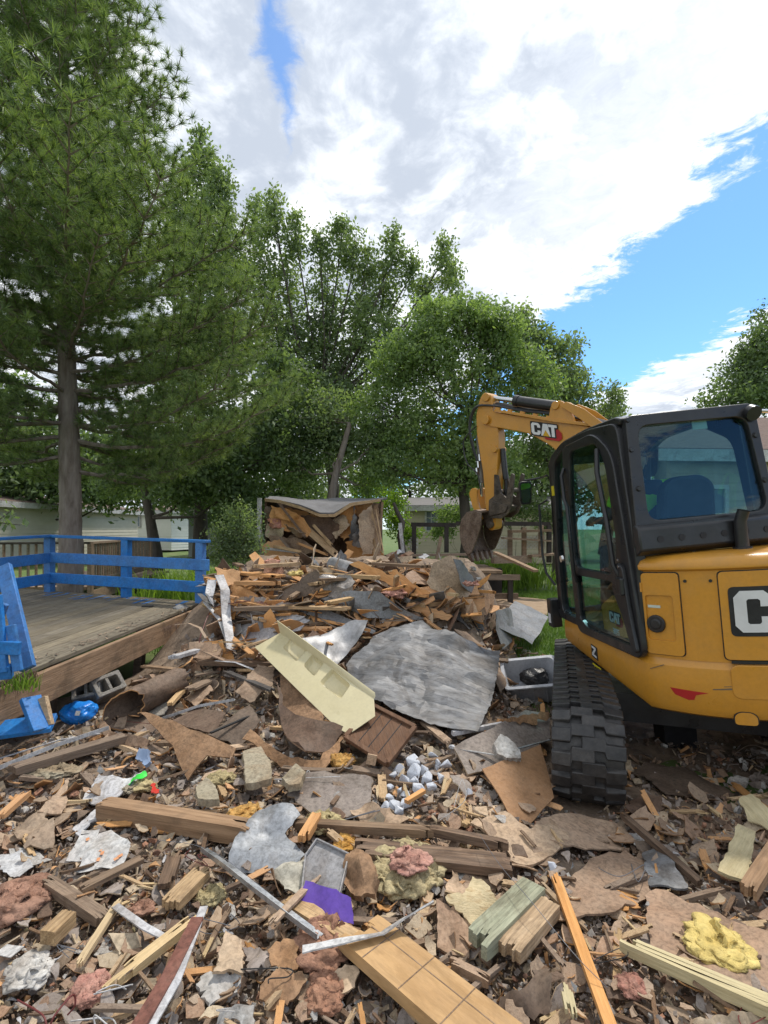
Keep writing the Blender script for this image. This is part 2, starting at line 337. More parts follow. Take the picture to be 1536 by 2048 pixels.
# ================================================================ GROUND
def build_ground():
    # lawn: one sheet to the horizon, finer near the camera
    xs = np.unique(np.r_[-400, -150, -60, np.arange(-24, 24.1, .6), 60, 150, 400]); ys = np.unique(np.r_[-200, -60, -20, np.arange(-6, 42, .6), 80, 200, 900])
    X, Y = np.meshgrid(xs, ys); Z = np.array([[-.03+.05*noise.noise(Vector((x*.4, y*.4, 1))) if abs(x) < 30 and y < 45 else 0 for x in xs] for y in ys])
    V = np.c_[X.ravel(), Y.ravel(), Z.ravel()-.02]; nx = len(xs)
    i, j = np.meshgrid(np.arange(nx-1), np.arange(len(ys)-1)); a = (j*nx+i).ravel()
    m = mat('lawn', (.06, .10, .028), (.10, .155, .04), (.16, .17, .07), scale=1.2, rough=.95, rand=0, bump=.6, bscale=30, det=9)
    tag(link('lawn', npmesh('lawn', V, np.c_[a, a+1, a+nx+1, a+nx], m, smooth=True)), kind='structure')
    # rubble soil: broken up heap of earth and dust under the debris
    xs = np.arange(-4.2, 4.6, .055); ys = np.arange(.5, 13.9, .055); nx = len(xs)
    Z = np.empty((len(ys), nx))
    for jj, y in enumerate(ys):
        for ii, x in enumerate(xs):
            h = hf(x, y); f = noise.fractal(Vector((x*5, y*5, 2)), .8, 2.1, 3)
            e = sstep(1.35, 2.1, x)*sstep(4.9, 5.4, y)+sstep(-2.6, -3.3, x)*sstep(5.2, 6.2, y)
            Z[jj, ii] = h-.03+.035*f-.22*min(1, e)
    X, Y = np.meshgrid(xs, ys); V = np.c_[X.ravel(), Y.ravel(), Z.ravel()]
    i, j = np.meshgrid(np.arange(nx-1), np.arange(len(ys)-1)); a = (j*nx+i).ravel()
    tag(link('rubble_ground', npmesh('rubble_ground', V, np.c_[a, a+1, a+nx+1, a+nx], M['soil'], smooth=True)), kind='structure')
    # bare dirt beside the heap
    b = B(); c = at(1000, 1165, 11.5); c.z = .02
    ring = [(0, 0, .10)]; n = 30
    V = [c+Vector((0, 0, .12))]+[Vector((c.x+1.35*r*math.cos(t)*(1+.12*math.sin(3*t)), c.y+1.5*r*math.sin(t), .015+.1*(1-r)**1*(1+.4*math.sin(5*t+r*6)))) for r in (.35, .7, 1) for t in [2*math.pi*k/n for k in range(n)]]
    Fc = [(0, 1+k, 1+(k+1) % n) for k in range(n)]+[(1+q*n+k, 1+(q+1)*n+k, 1+(q+1)*n+(k+1) % n, 1+q*n+(k+1) % n) for q in (0, 1) for k in range(n)]
    b.add(V, Fc).build('dirt_patch', M['dirtp'], smooth=True, kind='structure')

def blades(name, spots, h0, h1, w, m, lab):
    """thin bent blades at the given points"""
    P = np.asarray(spots, float); n = len(P); a = RNG.uniform(0, 6.283, n); h = RNG.uniform(h0, h1, n); ln = RNG.normal(0, .35, (n, 2))*h[:, None]
    dx = np.c_[np.cos(a), np.sin(a), np.zeros(n)]*w
    top = P+np.c_[ln, h]; mid = P+np.c_[ln*.3, h*.55]
    V = np.stack([P-dx, P+dx, mid+dx*.7, mid-dx*.7, top+dx*.1, top-dx*.1], 1).reshape(-1, 3)
    k = np.arange(n)[:, None]*6; Fc = np.concatenate([k+[0, 1, 2, 3], k+[3, 2, 4, 5]])
    tag(link(name, npmesh(name, V, Fc, m)), lab, 'grass', kind='stuff')

def build_grass():
    sp = []
    while len(sp) < 42000:
        u = random.random()
        if u < .62: x, y = random.uniform(.9, 5.2), random.uniform(4.6, 14)
        elif u < .8: x, y = random.uniform(-7, -1.6), random.uniform(7, 13)
        else: x, y = random.uniform(-12, 6), random.uniform(12, 26)
        if (x-2.6)**2/1.8+(y-11.5)**2/2.2 < .9: continue
        if hf(x, y) > .12 and y < 14 and -3.2 < x < 1.9: continue
        sp.append((x, y, -.03))
    blades('lawn_grass', sp, .05, .13, .006, M['grass'], 'short green lawn grass around the heap and behind the deck')
    sp = [(random.gauss(c[0], .5), random.gauss(c[1], .35), random.uniform(-.02, .25)) for c in ((.6, 14.6), (1.7, 15.2), (2.6, 15), (3.6, 14.6), (0.2, 14.3), (-3.3, 11.5), (-3.8, 10.4)) for _ in range(900)]
    blades('tall_weeds', sp, .3, .8, .016, M['leafy'], 'bright green tall weeds along the back edge of the torn floor')

# ================================================================ TREES
def leaf_mesh(name, C, N, size, spread, m, droop=.25, up=0.0, elong=1.9):
    """N rhombic leaves round every cluster centre in C"""
    C = np.asarray(C, float); n = len(C)*N
    c = np.repeat(C, N, 0)+RNG.normal(0, 1, (n, 3))*np.asarray(spread)
    d = RNG.normal(0, 1, (n, 3)); d[:, 2] -= droop; d[:, 2] += up; d /= np.linalg.norm(d, axis=1)[:, None]
    r = RNG.normal(0, 1, (n, 3)); s = np.cross(d, r); s /= np.linalg.norm(s, axis=1)[:, None]+1e-6
    L = (size*RNG.uniform(.6, 1.25, n))[:, None]; w = L/elong
    V = np.stack([c-d*L*.5, c+s*w*.5-d*L*.05, c+d*L*.5, c-s*w*.5-d*L*.05], 1).reshape(-1, 3)
    k = np.arange(n)[:, None]*4
    return npmesh(name, V, k+[0, 1, 2, 3], m)

def tree(label, trunk, lobes, m, bm, leaf, N, spread, group=None, r0=.2, kind='deciduous_tree', droop=.25, up=0.0, cat='tree', base=None):
    """lobes: (cx, cy, cz, rx, ry, rz, clusters); trunk: list of points from the ground up"""
    root = empty(kind, trunk[0], label=label, cat=cat, group=group); inv = Vector(trunk[0])
    T = [Vector(p)-inv for p in trunk]
    b = B(); rs = [r0*(1-.62*i/(len(T)-1)) for i in range(len(T))]; rs[0] *= 1.3; b.tube(T, rs, 10); b.build('trunk', bm, root, smooth=True)
    C = []; br = B()
    for lo in lobes:
        cx, cy, cz, rx, ry, rz, n = lo; c = Vector((cx, cy, cz))-inv
        k = min(range(len(T)), key=lambda i: (T[i]-c).length+(.8*max(0, T[i].z-(c.z-rz*.6)))); s = T[k]
        top = c+Vector((0, 0, rz*.75)); mid = s.lerp(c, .5)+Vector((random.uniform(-.2, .2), random.uniform(-.2, .2), -.12*(c-s).length))
        r1 = rs[k]*.42; path = [s, mid, c, top]
        br.tube(path, [r1, r1*.7, r1*.42, .012], 6, caps=False)
        for q in range(n):
            for _ in range(20):
                v = Vector((random.gauss(0, .52), random.gauss(0, .52), random.gauss(0, .52)))
                if v.length < 1.08: break
            if v.length > .01 and random.random() < .35: v = v.normalized()*random.uniform(.75, 1.05)
            wob = 1+.28*noise.noise(Vector((cx*3, cz*2, 0))+v*2.2)
            tap = 1-.45*max(0, v.z)
            p = c+Vector((v.x*rx*tap, v.y*ry*tap, v.z*rz))*wob
            C.append(tuple(p))
            if q % 3 == 0:
                a = path[1].lerp(path[2], random.uniform(.3, 1)) if p.z < c.z else path[2].lerp(path[3], random.uniform(0, min(1, max(0, (p.z-c.z)/max(.01, rz*.75)))))
                a2 = a.lerp(p, .5)+Vector((0, 0, -.04*(p-a).length)); w = max(.008, r1*.16)
                br.tube([a, a2, p], [w, w*.7, .005], 4, caps=False)
    br.build('limbs', bm, root)
    me = leaf_mesh('foliage', C, N, leaf, spread, m, droop, up)
    link('foliage', me, root)
    return root

def pxlobes(L, d, sq=.8, jd=.6):
    """lobes written as (px, py, half width px, half height px, clusters) at depth d"""
    out = []
    for px, py, hw, hh, n in L:
        dd = d+random.uniform(-jd, jd); p = at(px, py, dd); out.append((p.x, p.y, p.z, hw*dd/FP, hw*dd/FP*sq, hh*dd/FP, n))
    return out

def build_trees():
    g = 'trees behind the lot'
    T = lambda px, d, *z: [Vector((at(px, CY, d).x, d, z[0]))]+[Vector((at(q, CY, d).x, d, zz)) for q, zz in zip(z[1::2], z[2::2])]
    # tall narrow tree close behind the pine
    tree('tall dense green tree with pointed top rising right behind the pine', T(400, 17, -.1, 402, 3, 398, 7, 400, 11), pxlobes([
        (400, 330, 26, 85, 90), (440, 385, 24, 70, 70), (365, 400, 30, 80, 90), (420, 470, 60, 90, 190), (455, 540, 50, 90, 150), (380, 560, 60, 100, 180), (430, 680, 70, 110, 220), (350, 480, 40, 100, 110), (345, 720, 60, 100, 130),
        (470, 700, 50, 90, 120), (395, 800, 90, 80, 200)], 17), M['leafm'], M['barkd'], .15, 17, .135, g, r0=.22)
    # broad tree of many upright spires, sky showing between them
    tree('tall airy tree of many upright leafy spires with sky showing through', T(655, 19, -.1, 660, 1.6, 668, 3.2, 640, 6), pxlobes([
        (512, 440, 20, 55, 42), (548, 430, 22, 62, 55), (590, 470, 26, 60, 55), (520, 540, 42, 80, 110), (575, 590, 45, 90, 110), (640, 500, 24, 50, 40), (683, 480, 26, 52, 52), (712, 520, 26, 60, 50), (655, 600, 46, 90, 120),
        (735, 540, 22, 55, 40), (785, 510, 24, 60, 60), (768, 600, 40, 70, 85), (822, 550, 20, 50, 40), (850, 600, 28, 60, 52), (888, 520, 24, 48, 50), (905, 560, 22, 40, 36), (870, 640, 22, 40, 28), (720, 640, 40, 70, 80),
        (600, 720, 70, 90, 200), (530, 690, 50, 90, 150), (700, 760, 60, 80, 150), (780, 700, 50, 60, 100), (650, 700, 50, 80, 110), (560, 800, 60, 70, 150), (660, 800, 70, 60, 150), (735, 660, 40, 70, 70)], 19), M['leafm'], M['barkd'], .155, 19, .135, g, r0=.34, up=.1)
    # rounder nearer tree behind the digger arm
    tree('broad round-topped green tree behind the digger arm', T(930, 15, -.1, 935, 1.4, 925, 3, 940, 5), pxlobes([
        (880, 660, 85, 65, 190), (1005, 665, 55, 50, 110), (930, 625, 60, 35, 90), (850, 700, 60, 50, 90), (1070, 760, 60, 60, 120), (960, 650, 50, 50, 110), (800, 720, 70, 60, 150), (905, 760, 120, 90, 330), (1000, 720, 60, 80, 160), (770, 820, 80, 80, 200), (850, 880, 95, 80, 230), (960, 880, 90, 80, 240), (930, 950, 100, 45, 170),
        (1010, 960, 50, 40, 70), (700, 870, 50, 60, 70), (770, 930, 60, 45, 80)], 15), M['leafl'], M['barkd'], .125, 19, .115, g, r0=.22, droop=.6)
    tree('darker round tree rising above the digger cab', T(1120, 17, -.1, 1115, 1.6, 1110, 3), pxlobes([
        (1040, 680, 38, 60, 90), (1075, 700, 45, 60, 110), (1125, 730, 40, 60, 110), (1085, 790, 75, 70, 190), (1160, 790, 50, 50, 100), (1210, 840, 45, 35, 75), (1140, 880, 80, 70, 200), (1060, 880, 60, 90, 150),
        (1225, 800, 20, 35, 24), (1242, 800, 10, 22, 8), (1150, 690, 14, 22, 14), (1048, 640, 16, 30, 18)], 17), M['leafm'], M['barkd'], .14, 17, .125, g, r0=.2, droop=.4)
    # dark shaded tree with the leaning black trunk left of centre
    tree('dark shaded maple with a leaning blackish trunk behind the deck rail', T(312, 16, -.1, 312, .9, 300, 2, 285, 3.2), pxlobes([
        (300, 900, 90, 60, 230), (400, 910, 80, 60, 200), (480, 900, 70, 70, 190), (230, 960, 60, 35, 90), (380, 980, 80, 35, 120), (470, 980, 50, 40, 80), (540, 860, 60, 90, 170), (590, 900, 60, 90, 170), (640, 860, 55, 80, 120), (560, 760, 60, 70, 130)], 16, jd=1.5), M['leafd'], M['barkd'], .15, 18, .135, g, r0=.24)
    tree('leaning grey-trunked tree standing behind the torn shed', T(640, 14.5, .2, 655, 1.8, 672, 3.2, 700, 4.6), pxlobes([
        (600, 930, 50, 50, 70), (690, 900, 50, 50, 90), (660, 830, 60, 60, 110), (750, 880, 50, 60, 90), (730, 970, 40, 30, 40)], 15), M['leafm'], M['bark'], .12, 13, .16, g, r0=.17)
    # understorey and far masses
    tree('yellow-green sapling glowing between the shed and the tan house', T(745, 19, -.1, 748, 1, 750, 2), pxlobes([(745, 990, 50, 38, 150), (715, 1020, 30, 25, 60), (790, 1015, 30, 35, 80)], 19), M['leafy'], M['barkd'], .12, 14, .15, g, r0=.06)
    tree('low leafy shrub between the deck and the torn shed', T(470, 9.5, -.1, 470, .3, 472, .8), pxlobes([(480, 1045, 42, 38, 90), (445, 1085, 34, 34, 70), (500, 1090, 34, 34, 60), (470, 1110, 50, 25, 60)], 9.5, jd=.3), M['leafm'], M['barkd'], .06, 16, .07, None, r0=.03, kind='shrub', cat='shrub')
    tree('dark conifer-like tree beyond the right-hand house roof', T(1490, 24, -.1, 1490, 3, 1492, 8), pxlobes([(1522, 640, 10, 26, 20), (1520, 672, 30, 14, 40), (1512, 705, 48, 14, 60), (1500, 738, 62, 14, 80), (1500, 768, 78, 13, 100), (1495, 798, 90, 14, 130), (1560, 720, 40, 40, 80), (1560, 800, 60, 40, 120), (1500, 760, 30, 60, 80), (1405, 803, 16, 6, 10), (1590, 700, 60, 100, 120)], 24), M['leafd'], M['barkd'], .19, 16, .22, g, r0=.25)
    for i, (px, d, L, lab, mm) in enumerate((
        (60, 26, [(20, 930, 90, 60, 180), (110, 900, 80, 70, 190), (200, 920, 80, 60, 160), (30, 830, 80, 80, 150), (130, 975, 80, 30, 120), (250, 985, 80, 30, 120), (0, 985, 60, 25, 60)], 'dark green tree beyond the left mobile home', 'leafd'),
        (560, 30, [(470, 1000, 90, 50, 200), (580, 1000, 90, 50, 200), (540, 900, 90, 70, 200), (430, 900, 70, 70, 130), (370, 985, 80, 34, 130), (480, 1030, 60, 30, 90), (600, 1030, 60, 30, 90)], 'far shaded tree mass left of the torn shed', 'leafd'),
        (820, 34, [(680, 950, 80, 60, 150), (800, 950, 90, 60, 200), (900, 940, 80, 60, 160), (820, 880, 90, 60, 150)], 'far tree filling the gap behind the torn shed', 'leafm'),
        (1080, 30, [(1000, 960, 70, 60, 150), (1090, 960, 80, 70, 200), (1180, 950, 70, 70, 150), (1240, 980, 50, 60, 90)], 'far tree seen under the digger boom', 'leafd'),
        (1300, 40, [(1290, 960, 90, 80, 150), (1400, 960, 90, 80, 150)], 'far tree showing through the cab windows', 'leafm'))):
        tree(lab, T(px, d, -.1, px, 2, px, 4), pxlobes(L, d, jd=1.5), M[mm], M['barkd'], .30, 16, .36, 'far trees', r0=.25)
    for i, (px, d, L, mm, lab) in enumerate(((925, 17, [(905, 1030, 34, 20, 60), (945, 1040, 30, 20, 50), (880, 1062, 30, 14, 40)], 'leafl', 'leafy bush standing in front of the tan house'), (1030, 16.5, [(1010, 1020, 40, 26, 70), (1060, 1010, 40, 30, 80), (1095, 1040, 30, 26, 60)], 'leafm', 'bush behind the porch rail under the mirror'), (795, 17, [(790, 1045, 22, 26, 50), (820, 1068, 24, 16, 40)], 'leafy', 'bright bush between the dead trunk and the tan house'))):
        tree(lab, T(px, d, -.1, px, .3, px, .6), pxlobes(L, d, jd=.3), M[mm], M['barkd'], .10, 18, .10, None, r0=.03, kind='bush', cat='bush')
    # little leafy twig reaching into the left edge
    b = B(); p = at(-30, 1060, 3.2); q = at(22, 1022, 3.3); q2 = at(40, 1050, 3.25)
    root = empty('leafy_twig', p, label='small leafy twig poking in at the left edge above the blue rail', cat='branch')
    b.tube([Vector((0, 0, 0)), q-p], [.006, .002], 5); b.tube([(q-p)*.4, q2-p], [.004, .002], 5); b.build('stem', M['barkd'], root)
    C = [tuple((q-p)*f+Vector((random.uniform(-.02, .02), 0, random.uniform(-.03, .03)))) for f in (.3, .45, .6, .75, .9, 1)]+[tuple((q-p)*.4+(q2-p-(q-p)*.4)*f) for f in (.5, .8, 1)]
    link('leaves', leaf_mesh('leaves', C, 3, .062, .02, M['leafd'], 1.0), root)

def build_pine():
    d0 = 8.3; x0 = at(143, CY, d0).x
    root = empty('pine_tree', (x0, d0, 0), label='large long-needled pine behind the blue deck, filling the left of the sky', cat='tree')
    b = B(); pts = [(-.06, 0, -.2), (-.03, 0, .4), (0, 0, 1.6), (-.03, 0, 3), (-.10, 0, 5), (-.13, 0, 7.5), (-.16, 0, 10), (-.16, 0, 13)]
    rs = [.24, .19, .165, .148, .12, .09, .06, .02]
    V = []; b.tube(pts, rs, 20); tr = b.build('trunk', M['bark'], root, smooth=True)
    # bark plates: real relief pushed into a dense trunk
    md = tr.modifiers.new('subdivide', 'SUBSURF'); md.levels = md.render_levels = 4
    tx = bpy.data.textures.new('bark_relief', 'STUCCI'); tx.noise_scale = .07; tx.turbulence = 12
    dm = tr.modifiers.new('relief', 'DISPLACE'); dm.texture = tx; dm.strength = .035; dm.texture_coords = 'LOCAL'
    def lim(z):
        T = [(2.2, 2.6), (3.0, 3.2), (3.4, 3.1), (4.1, 3.0), (4.8, 3.4), (5.3, 2.7), (6.1, 1.95), (7.1, 1.8), (8, 1.95), (8.6, 1.65), (9.8, 1.45), (13, .3)]
        for (a, p), (c, q) in zip(T, T[1:]):
            if z <= c: return p+(q-p)*max(0, (z-a)/(c-a))
        return .3
    br = B(); tufts = []; tdir = []
    z = 2.65; k = 0
    while z < 12.6:
        for w in range(random.choice((4, 5, 5))):
            a = k*2.4+w*1.257+random.uniform(-.3, .3); k += 1
            if z < 2.95 and math.cos(a+math.pi/2) > .4: continue
            L = lim(z)*random.uniform(.76, 1.03)*(1.08 if z < 5.2 else .9); rise = .10+.055*max(0, z-3)
            if z < 2.6: L *= .85; 
            n = max(5, int(L/.22)); s = Vector((pts[0][0]*0-.02*z, 0, z)); P = []
            sag = -.26*L if z < 3.4 else -.16*L*(1-min(1, (z-3)/5))
            for i in range(n+1):
                f = i/n; P.append(s+Vector((math.cos(a)*L*f, math.sin(a)*L*f, L*rise*f*1.3+sag*math.sin(f*2.6)*.55+.10*L*f*f))+Vector((random.uniform(-.03, .03), random.uniform(-.03, .03), random.uniform(-.03, .03))))
            r = .012+.022*L/3
            br.tube(P, [r*(1-.8*i/n) for i in range(n+1)], 5, caps=False)
            i0 = 2 if z < 3.2 else 1
            for i in range(i0, n+1):
                f = i/n; dirn = (P[i]-P[i-1]).normalized(); side = dirn.cross(Vector((0, 0, 1))).normalized()
                if f < .3 and random.random() < .4: continue
                for sgn in (-1, 1):
                    l2 = (.20+.62*L/3*(1-abs(f-.55)))*random.uniform(.55, 1.15)
                    e = P[i]+(dirn*.75+side*sgn*random.uniform(.6, 1)+Vector((0, 0, random.uniform(-.05, .4)))).normalized()*l2
                    br.tube([P[i], P[i].lerp(e, .5)+Vector((0, 0, -.03*l2)), e], [r*.3+.003, .005, .004], 4, caps=False)
                    m_ = max(1, int(l2/.15))
                    for q in range(m_):
                        g = (q+1)/m_; c = P[i].lerp(e, g); tufts.append(c); tdir.append((e-P[i]).normalized()*.7+Vector((random.gauss(0, .3), random.gauss(0, .3), .45)))
                        if random.random() < .5: 
                            e2 = c+Vector((random.gauss(0, .13), random.gauss(0, .13), random.uniform(.0, .18))); br.tube([c, e2], [.004, .003], 4, caps=False); tufts.append(e2); tdir.append((e2-c).normalized()+Vector((0, 0, .4)))
                tufts.append(P[i]+Vector((0, 0, .05))); tdir.append(dirn+Vector((0, 0, .5)))
        z += random.uniform(.20, .29)*(1 if z < 5.5 else .85)
    br.build('branches', M['bark'], root)
    C = np.array([tuple(t) for t in tufts]); D = np.array([tuple(t.normalized()) for t in tdir])
    # keep what the frame can see, with a margin
    wx = C[:, 0]+x0; wy = C[:, 1]+d0; keep = (wx/wy > -.95) & ((C[:, 2]-CH)/wy < 1.25); C = C[keep]; D = D[keep]
    K = 54; n = len(C)*K; c = np.repeat(C, K, 0); d = np.repeat(D, K, 0)+RNG.normal(0, 1.0, (n, 3)); d /= np.linalg.norm(d, axis=1)[:, None]
    base = c-np.repeat(D, K, 0)*RNG.uniform(-.01, .05, n)[:, None]; L = RNG.uniform(.11, .17, n)[:, None]
    s = np.cross(d, RNG.normal(0, 1, (n, 3))); s /= np.linalg.norm(s, axis=1)[:, None]+1e-6
    tip = base+d*L; tip[:, 2] -= .012
    V = np.stack([base-s*.0048, base+s*.0048, tip], 1).reshape(-1, 3)
    print('pine tufts', len(C))
    link('needles', npmesh('needles', V, np.arange(3*n).reshape(-1, 3), M['needle']), root)

# ================================================================ HOUSES
def lap_wall(root, a, b, z0, z1, step, m, name='siding_board'):
    """lap siding between plan points a and b, one board per course, each tilted out at its foot"""
    a, b = Vector((*a, 0)), Vector((*b, 0)); d = (b-a).normalized(); nrm = Vector((d.y, -d.x, 0)); L = (b-a).length
    z = z0; k = 0
    while z < z1-.02:
        h = min(step, z1-z); q = B(); o = .022
        P = [(0, 0), (o, .0), (.004, h+.01), (0, h+.01)]
        V = [a+nrm*p+Vector((0, 0, z+t)) for p, t in P]+[b+nrm*p+Vector((0, 0, z+t)) for p, t in P]
        q.add(V, [(0, 1, 2, 3), (7, 6, 5, 4), (0, 4, 5, 1), (1, 5, 6, 2), (2, 6, 7, 3), (3, 7, 4, 0)]); q.build(name, m, root); z += step; k += 1
    bk = B(); V = [a-nrm*.12, b-nrm*.12, b-nrm*.003, a-nrm*.003]
    bk.add([v+Vector((0, 0, z0)) for v in V]+[v+Vector((0, 0, z1)) for v in V], [(0, 1, 2, 3), (7, 6, 5, 4), (0, 4, 5, 1), (1, 5, 6, 2), (2, 6, 7, 3), (3, 7, 4, 0)]); bk.build('wall', m, root)
def window(root, a, b, f0, f1, z0, z1, fm, rows=2, cols=2):
    a, b = Vector((*a, 0)), Vector((*b, 0)); d = (b-a).normalized(); nrm = Vector((d.y, -d.x, 0)); L = (b-a).length
    p, q = a+d*L*f0+nrm*.05, a+d*L*f1+nrm*.05; w = (q-p).length
    f = B(); t = .09; up = nrm
    f.bar(p+Vector((0, 0, z0)), q+Vector((0, 0, z0)), t, .07, nrm); f.bar(p+Vector((0, 0, z1)), q+Vector((0, 0, z1)), t, .07, nrm)
    for e in (p, q): f.bar(e+Vector((0, 0, z0-t/2)), e+Vector((0, 0, z1+t/2)), t, .073, nrm)
    for k in range(1, rows): z = z0+(z1-z0)*k/rows; f.bar(p+Vector((0, 0, z)), q+Vector((0, 0, z)), .035, .05, nrm)
    for k in range(1, cols): e = p.lerp(q, k/cols); f.bar(e+Vector((0, 0, z0)), e+Vector((0, 0, z1)), .035, .052, nrm)
    fo = f.build('window', fm, root)
    g = B(); g.add([p-nrm*.015+Vector((0, 0, z0)), q-nrm*.015+Vector((0, 0, z0)), q-nrm*.015+Vector((0, 0, z1)), p-nrm*.015+Vector((0, 0, z1)), p-nrm*.025+Vector((0, 0, z0)), q-nrm*.025+Vector((0, 0, z0)), q-nrm*.025+Vector((0, 0, z1)), p-nrm*.025+Vector((0, 0, z1))], [(0, 1, 2, 3), (7, 6, 5, 4), (0, 4, 5, 1), (1, 5, 6, 2), (2, 6, 7, 3), (3, 7, 4, 0)])
    g.build('pane', M['hglass'], fo)
def house(label, pts, z0, z1, step, wm, rm, roof_h, eave=.35, wins=(), name='mobile_home', trim=True):
    root = empty(name, (0, 0, 0), label=label, cat='house')
    n = len(pts)
    for i in range(n): lap_wall(root, pts[i], pts[(i+1) % n], z0, z1, step, wm) if i < 2 else None
    bk = B()
    for i in range(2, n):
        a, b = Vector((*pts[i], 0)), Vector((*pts[(i+1) % n], 0)); bk.bar(a+Vector((0, 0, (z0+z1)/2)), b+Vector((0, 0, (z0+z1)/2)), .1, z1-z0)
    bk.build('back_wall', wm, root)
    for (i, f0, f1, a, b, r, c) in wins: window(root, pts[i], pts[(i+1) % n], f0, f1, a, b, M['white'], r, c)
    # gable roof whose ridge runs along the first wall
    P = [Vector((*p, 0)) for p in pts]; e = (P[1]-P[0]).normalized(); s = (P[2]-P[1]).normalized()
    Wd = (P[2]-P[1]).length; A = P[0]-e*eave-s*eave; Bq = P[1]+e*eave-s*eave; r = B()
    for sg, org in ((1, 0), (-1, Wd+2*eave)):
        a0, b0 = A+s*org, Bq+s*org; a1, b1 = A+s*(Wd/2+eave), Bq+s*(Wd/2+eave)
        V = [a0+Vector((0, 0, z1)), b0+Vector((0, 0, z1)), b1+Vector((0, 0, z1+roof_h)), a1+Vector((0, 0, z1+roof_h))]
        r.add([v+Vector((0, 0, .02)) for v in V]+[v+Vector((0, 0, .12)) for v in V], [(0, 1, 2, 3), (7, 6, 5, 4), (0, 4, 5, 1), (1, 5, 6, 2), (2, 6, 7, 3), (3, 7, 4, 0)])
    r.build('roof', rm, root)
    gb = B()
    for p0, q0 in ((P[0], P[3] if n > 3 else P[2]), (P[1], P[2])):
        gb.prism([(0, 0), ((q0-p0).length, 0), ((q0-p0).length/2, roof_h*.9)], p0+Vector((0, 0, z1)), (q0-p0).normalized(), (0, 0, 1), e*.03)
    gb.build('gable', wm, root)
    f = B(); f.bar(A+Vector((0, 0, z1-.03)), Bq+Vector((0, 0, z1-.03)), .04, .26)
    f.bar(Bq+Vector((0, 0, z1-.03)), Bq+s*(Wd+2*eave)+Vector((0, 0, z1-.03)), .041, .14); f.build('fascia', M['white'], root)
    return root
def build_houses():
    cream = mat('cream_vinyl_siding', (.50, .47, .39), (.55, .52, .44), scale=2, rand=.03, rough=.6, bump=.05)
    white = mat('white_vinyl_siding', (.66, .66, .62), (.70, .70, .66), scale=2, rand=.03, rough=.6, bump=.05)
    grey = mat('grey_vinyl_siding', (.30, .32, .34), (.35, .37, .38), scale=2, rand=.03, rough=.6, bump=.05)
    tan = mat('tan_vinyl_siding', (.43, .38, .29), (.49, .43, .33), scale=2, rand=.03, rough=.6, bump=.05)
    tanr = mat('sand_lap_siding', (.40, .335, .25), (.46, .39, .30), scale=2, rand=.04, rough=.7, bump=.1)
    brown = mat('brown_shingles', (.11, .075, .062), (.18, .125, .10), scale=14, rand=0, bump=.7, rough=.95)
    dark = mat('grey_shingles', (.14, .13, .125), (.20, .19, .18), scale=14, rand=0, bump=.7, rough=.95)
    house('long cream mobile home with brown roof beyond the left deck', [(-16.2, 18), (-16.9, 36), (-24, 36), (-23, 18)], .25, 2.75, .2, cream, brown, .75)
    house('white-sided house with small window right of the cream mobile home', [(-20.2, 40.2), (-15.4, 38), (-13, 45), (-18, 48)], .1, 2.9, .2, white, brown, .6, wins=((0, .3, .42, 1.8, 2.6, 1, 1),))
    house('small grey-sided house half hidden by the dark maple', [(-11.5, 31), (-7.0, 31), (-7, 37), (-11.5, 37)], .0, 2.4, .2, grey, dark, 1.0)
    house('tan house with white-framed window beyond the broken rail', [(1.05, 26), (8.8, 25), (9.8, 32), (2, 33)], .0, 2.7, .17, tan, dark, .6, wins=((0, .13, .2, 1.55, 2.55, 3, 2), (0, .45, .52, 1.7, 2.5, 2, 2)))
    h = house('sand-coloured house behind the cab at the right edge', [(6.3, 11.6), (17, 12.4), (18.5, 17), (8.4, 16.2)], .3, 3.3, .2, tanr, brown, 1.25, eave=.3, wins=((0, .03, .12, 1.4, 2.6, 2, 2),))

def bar_obj(name, p, q, w, t, up, m, parent=None, bev=.004, **k):
    p, q, up = Vector(p), Vector(q), Vector(up); F_ = Matrix.Identity(4); x = (q-p).normalized(); y = up.cross(x).normalized(); z = x.cross(y)
    F_ = Matrix((x, y, z)).transposed().to_4x4(); F_.translation = (p+q)/2; L = (q-p).length
    b = B(); b.box((-L/2, -w/2, -t/2), (L/2, w/2, t/2)); return b.build(name, m, parent, bev=bev, seg=1, mw=F_, **k)
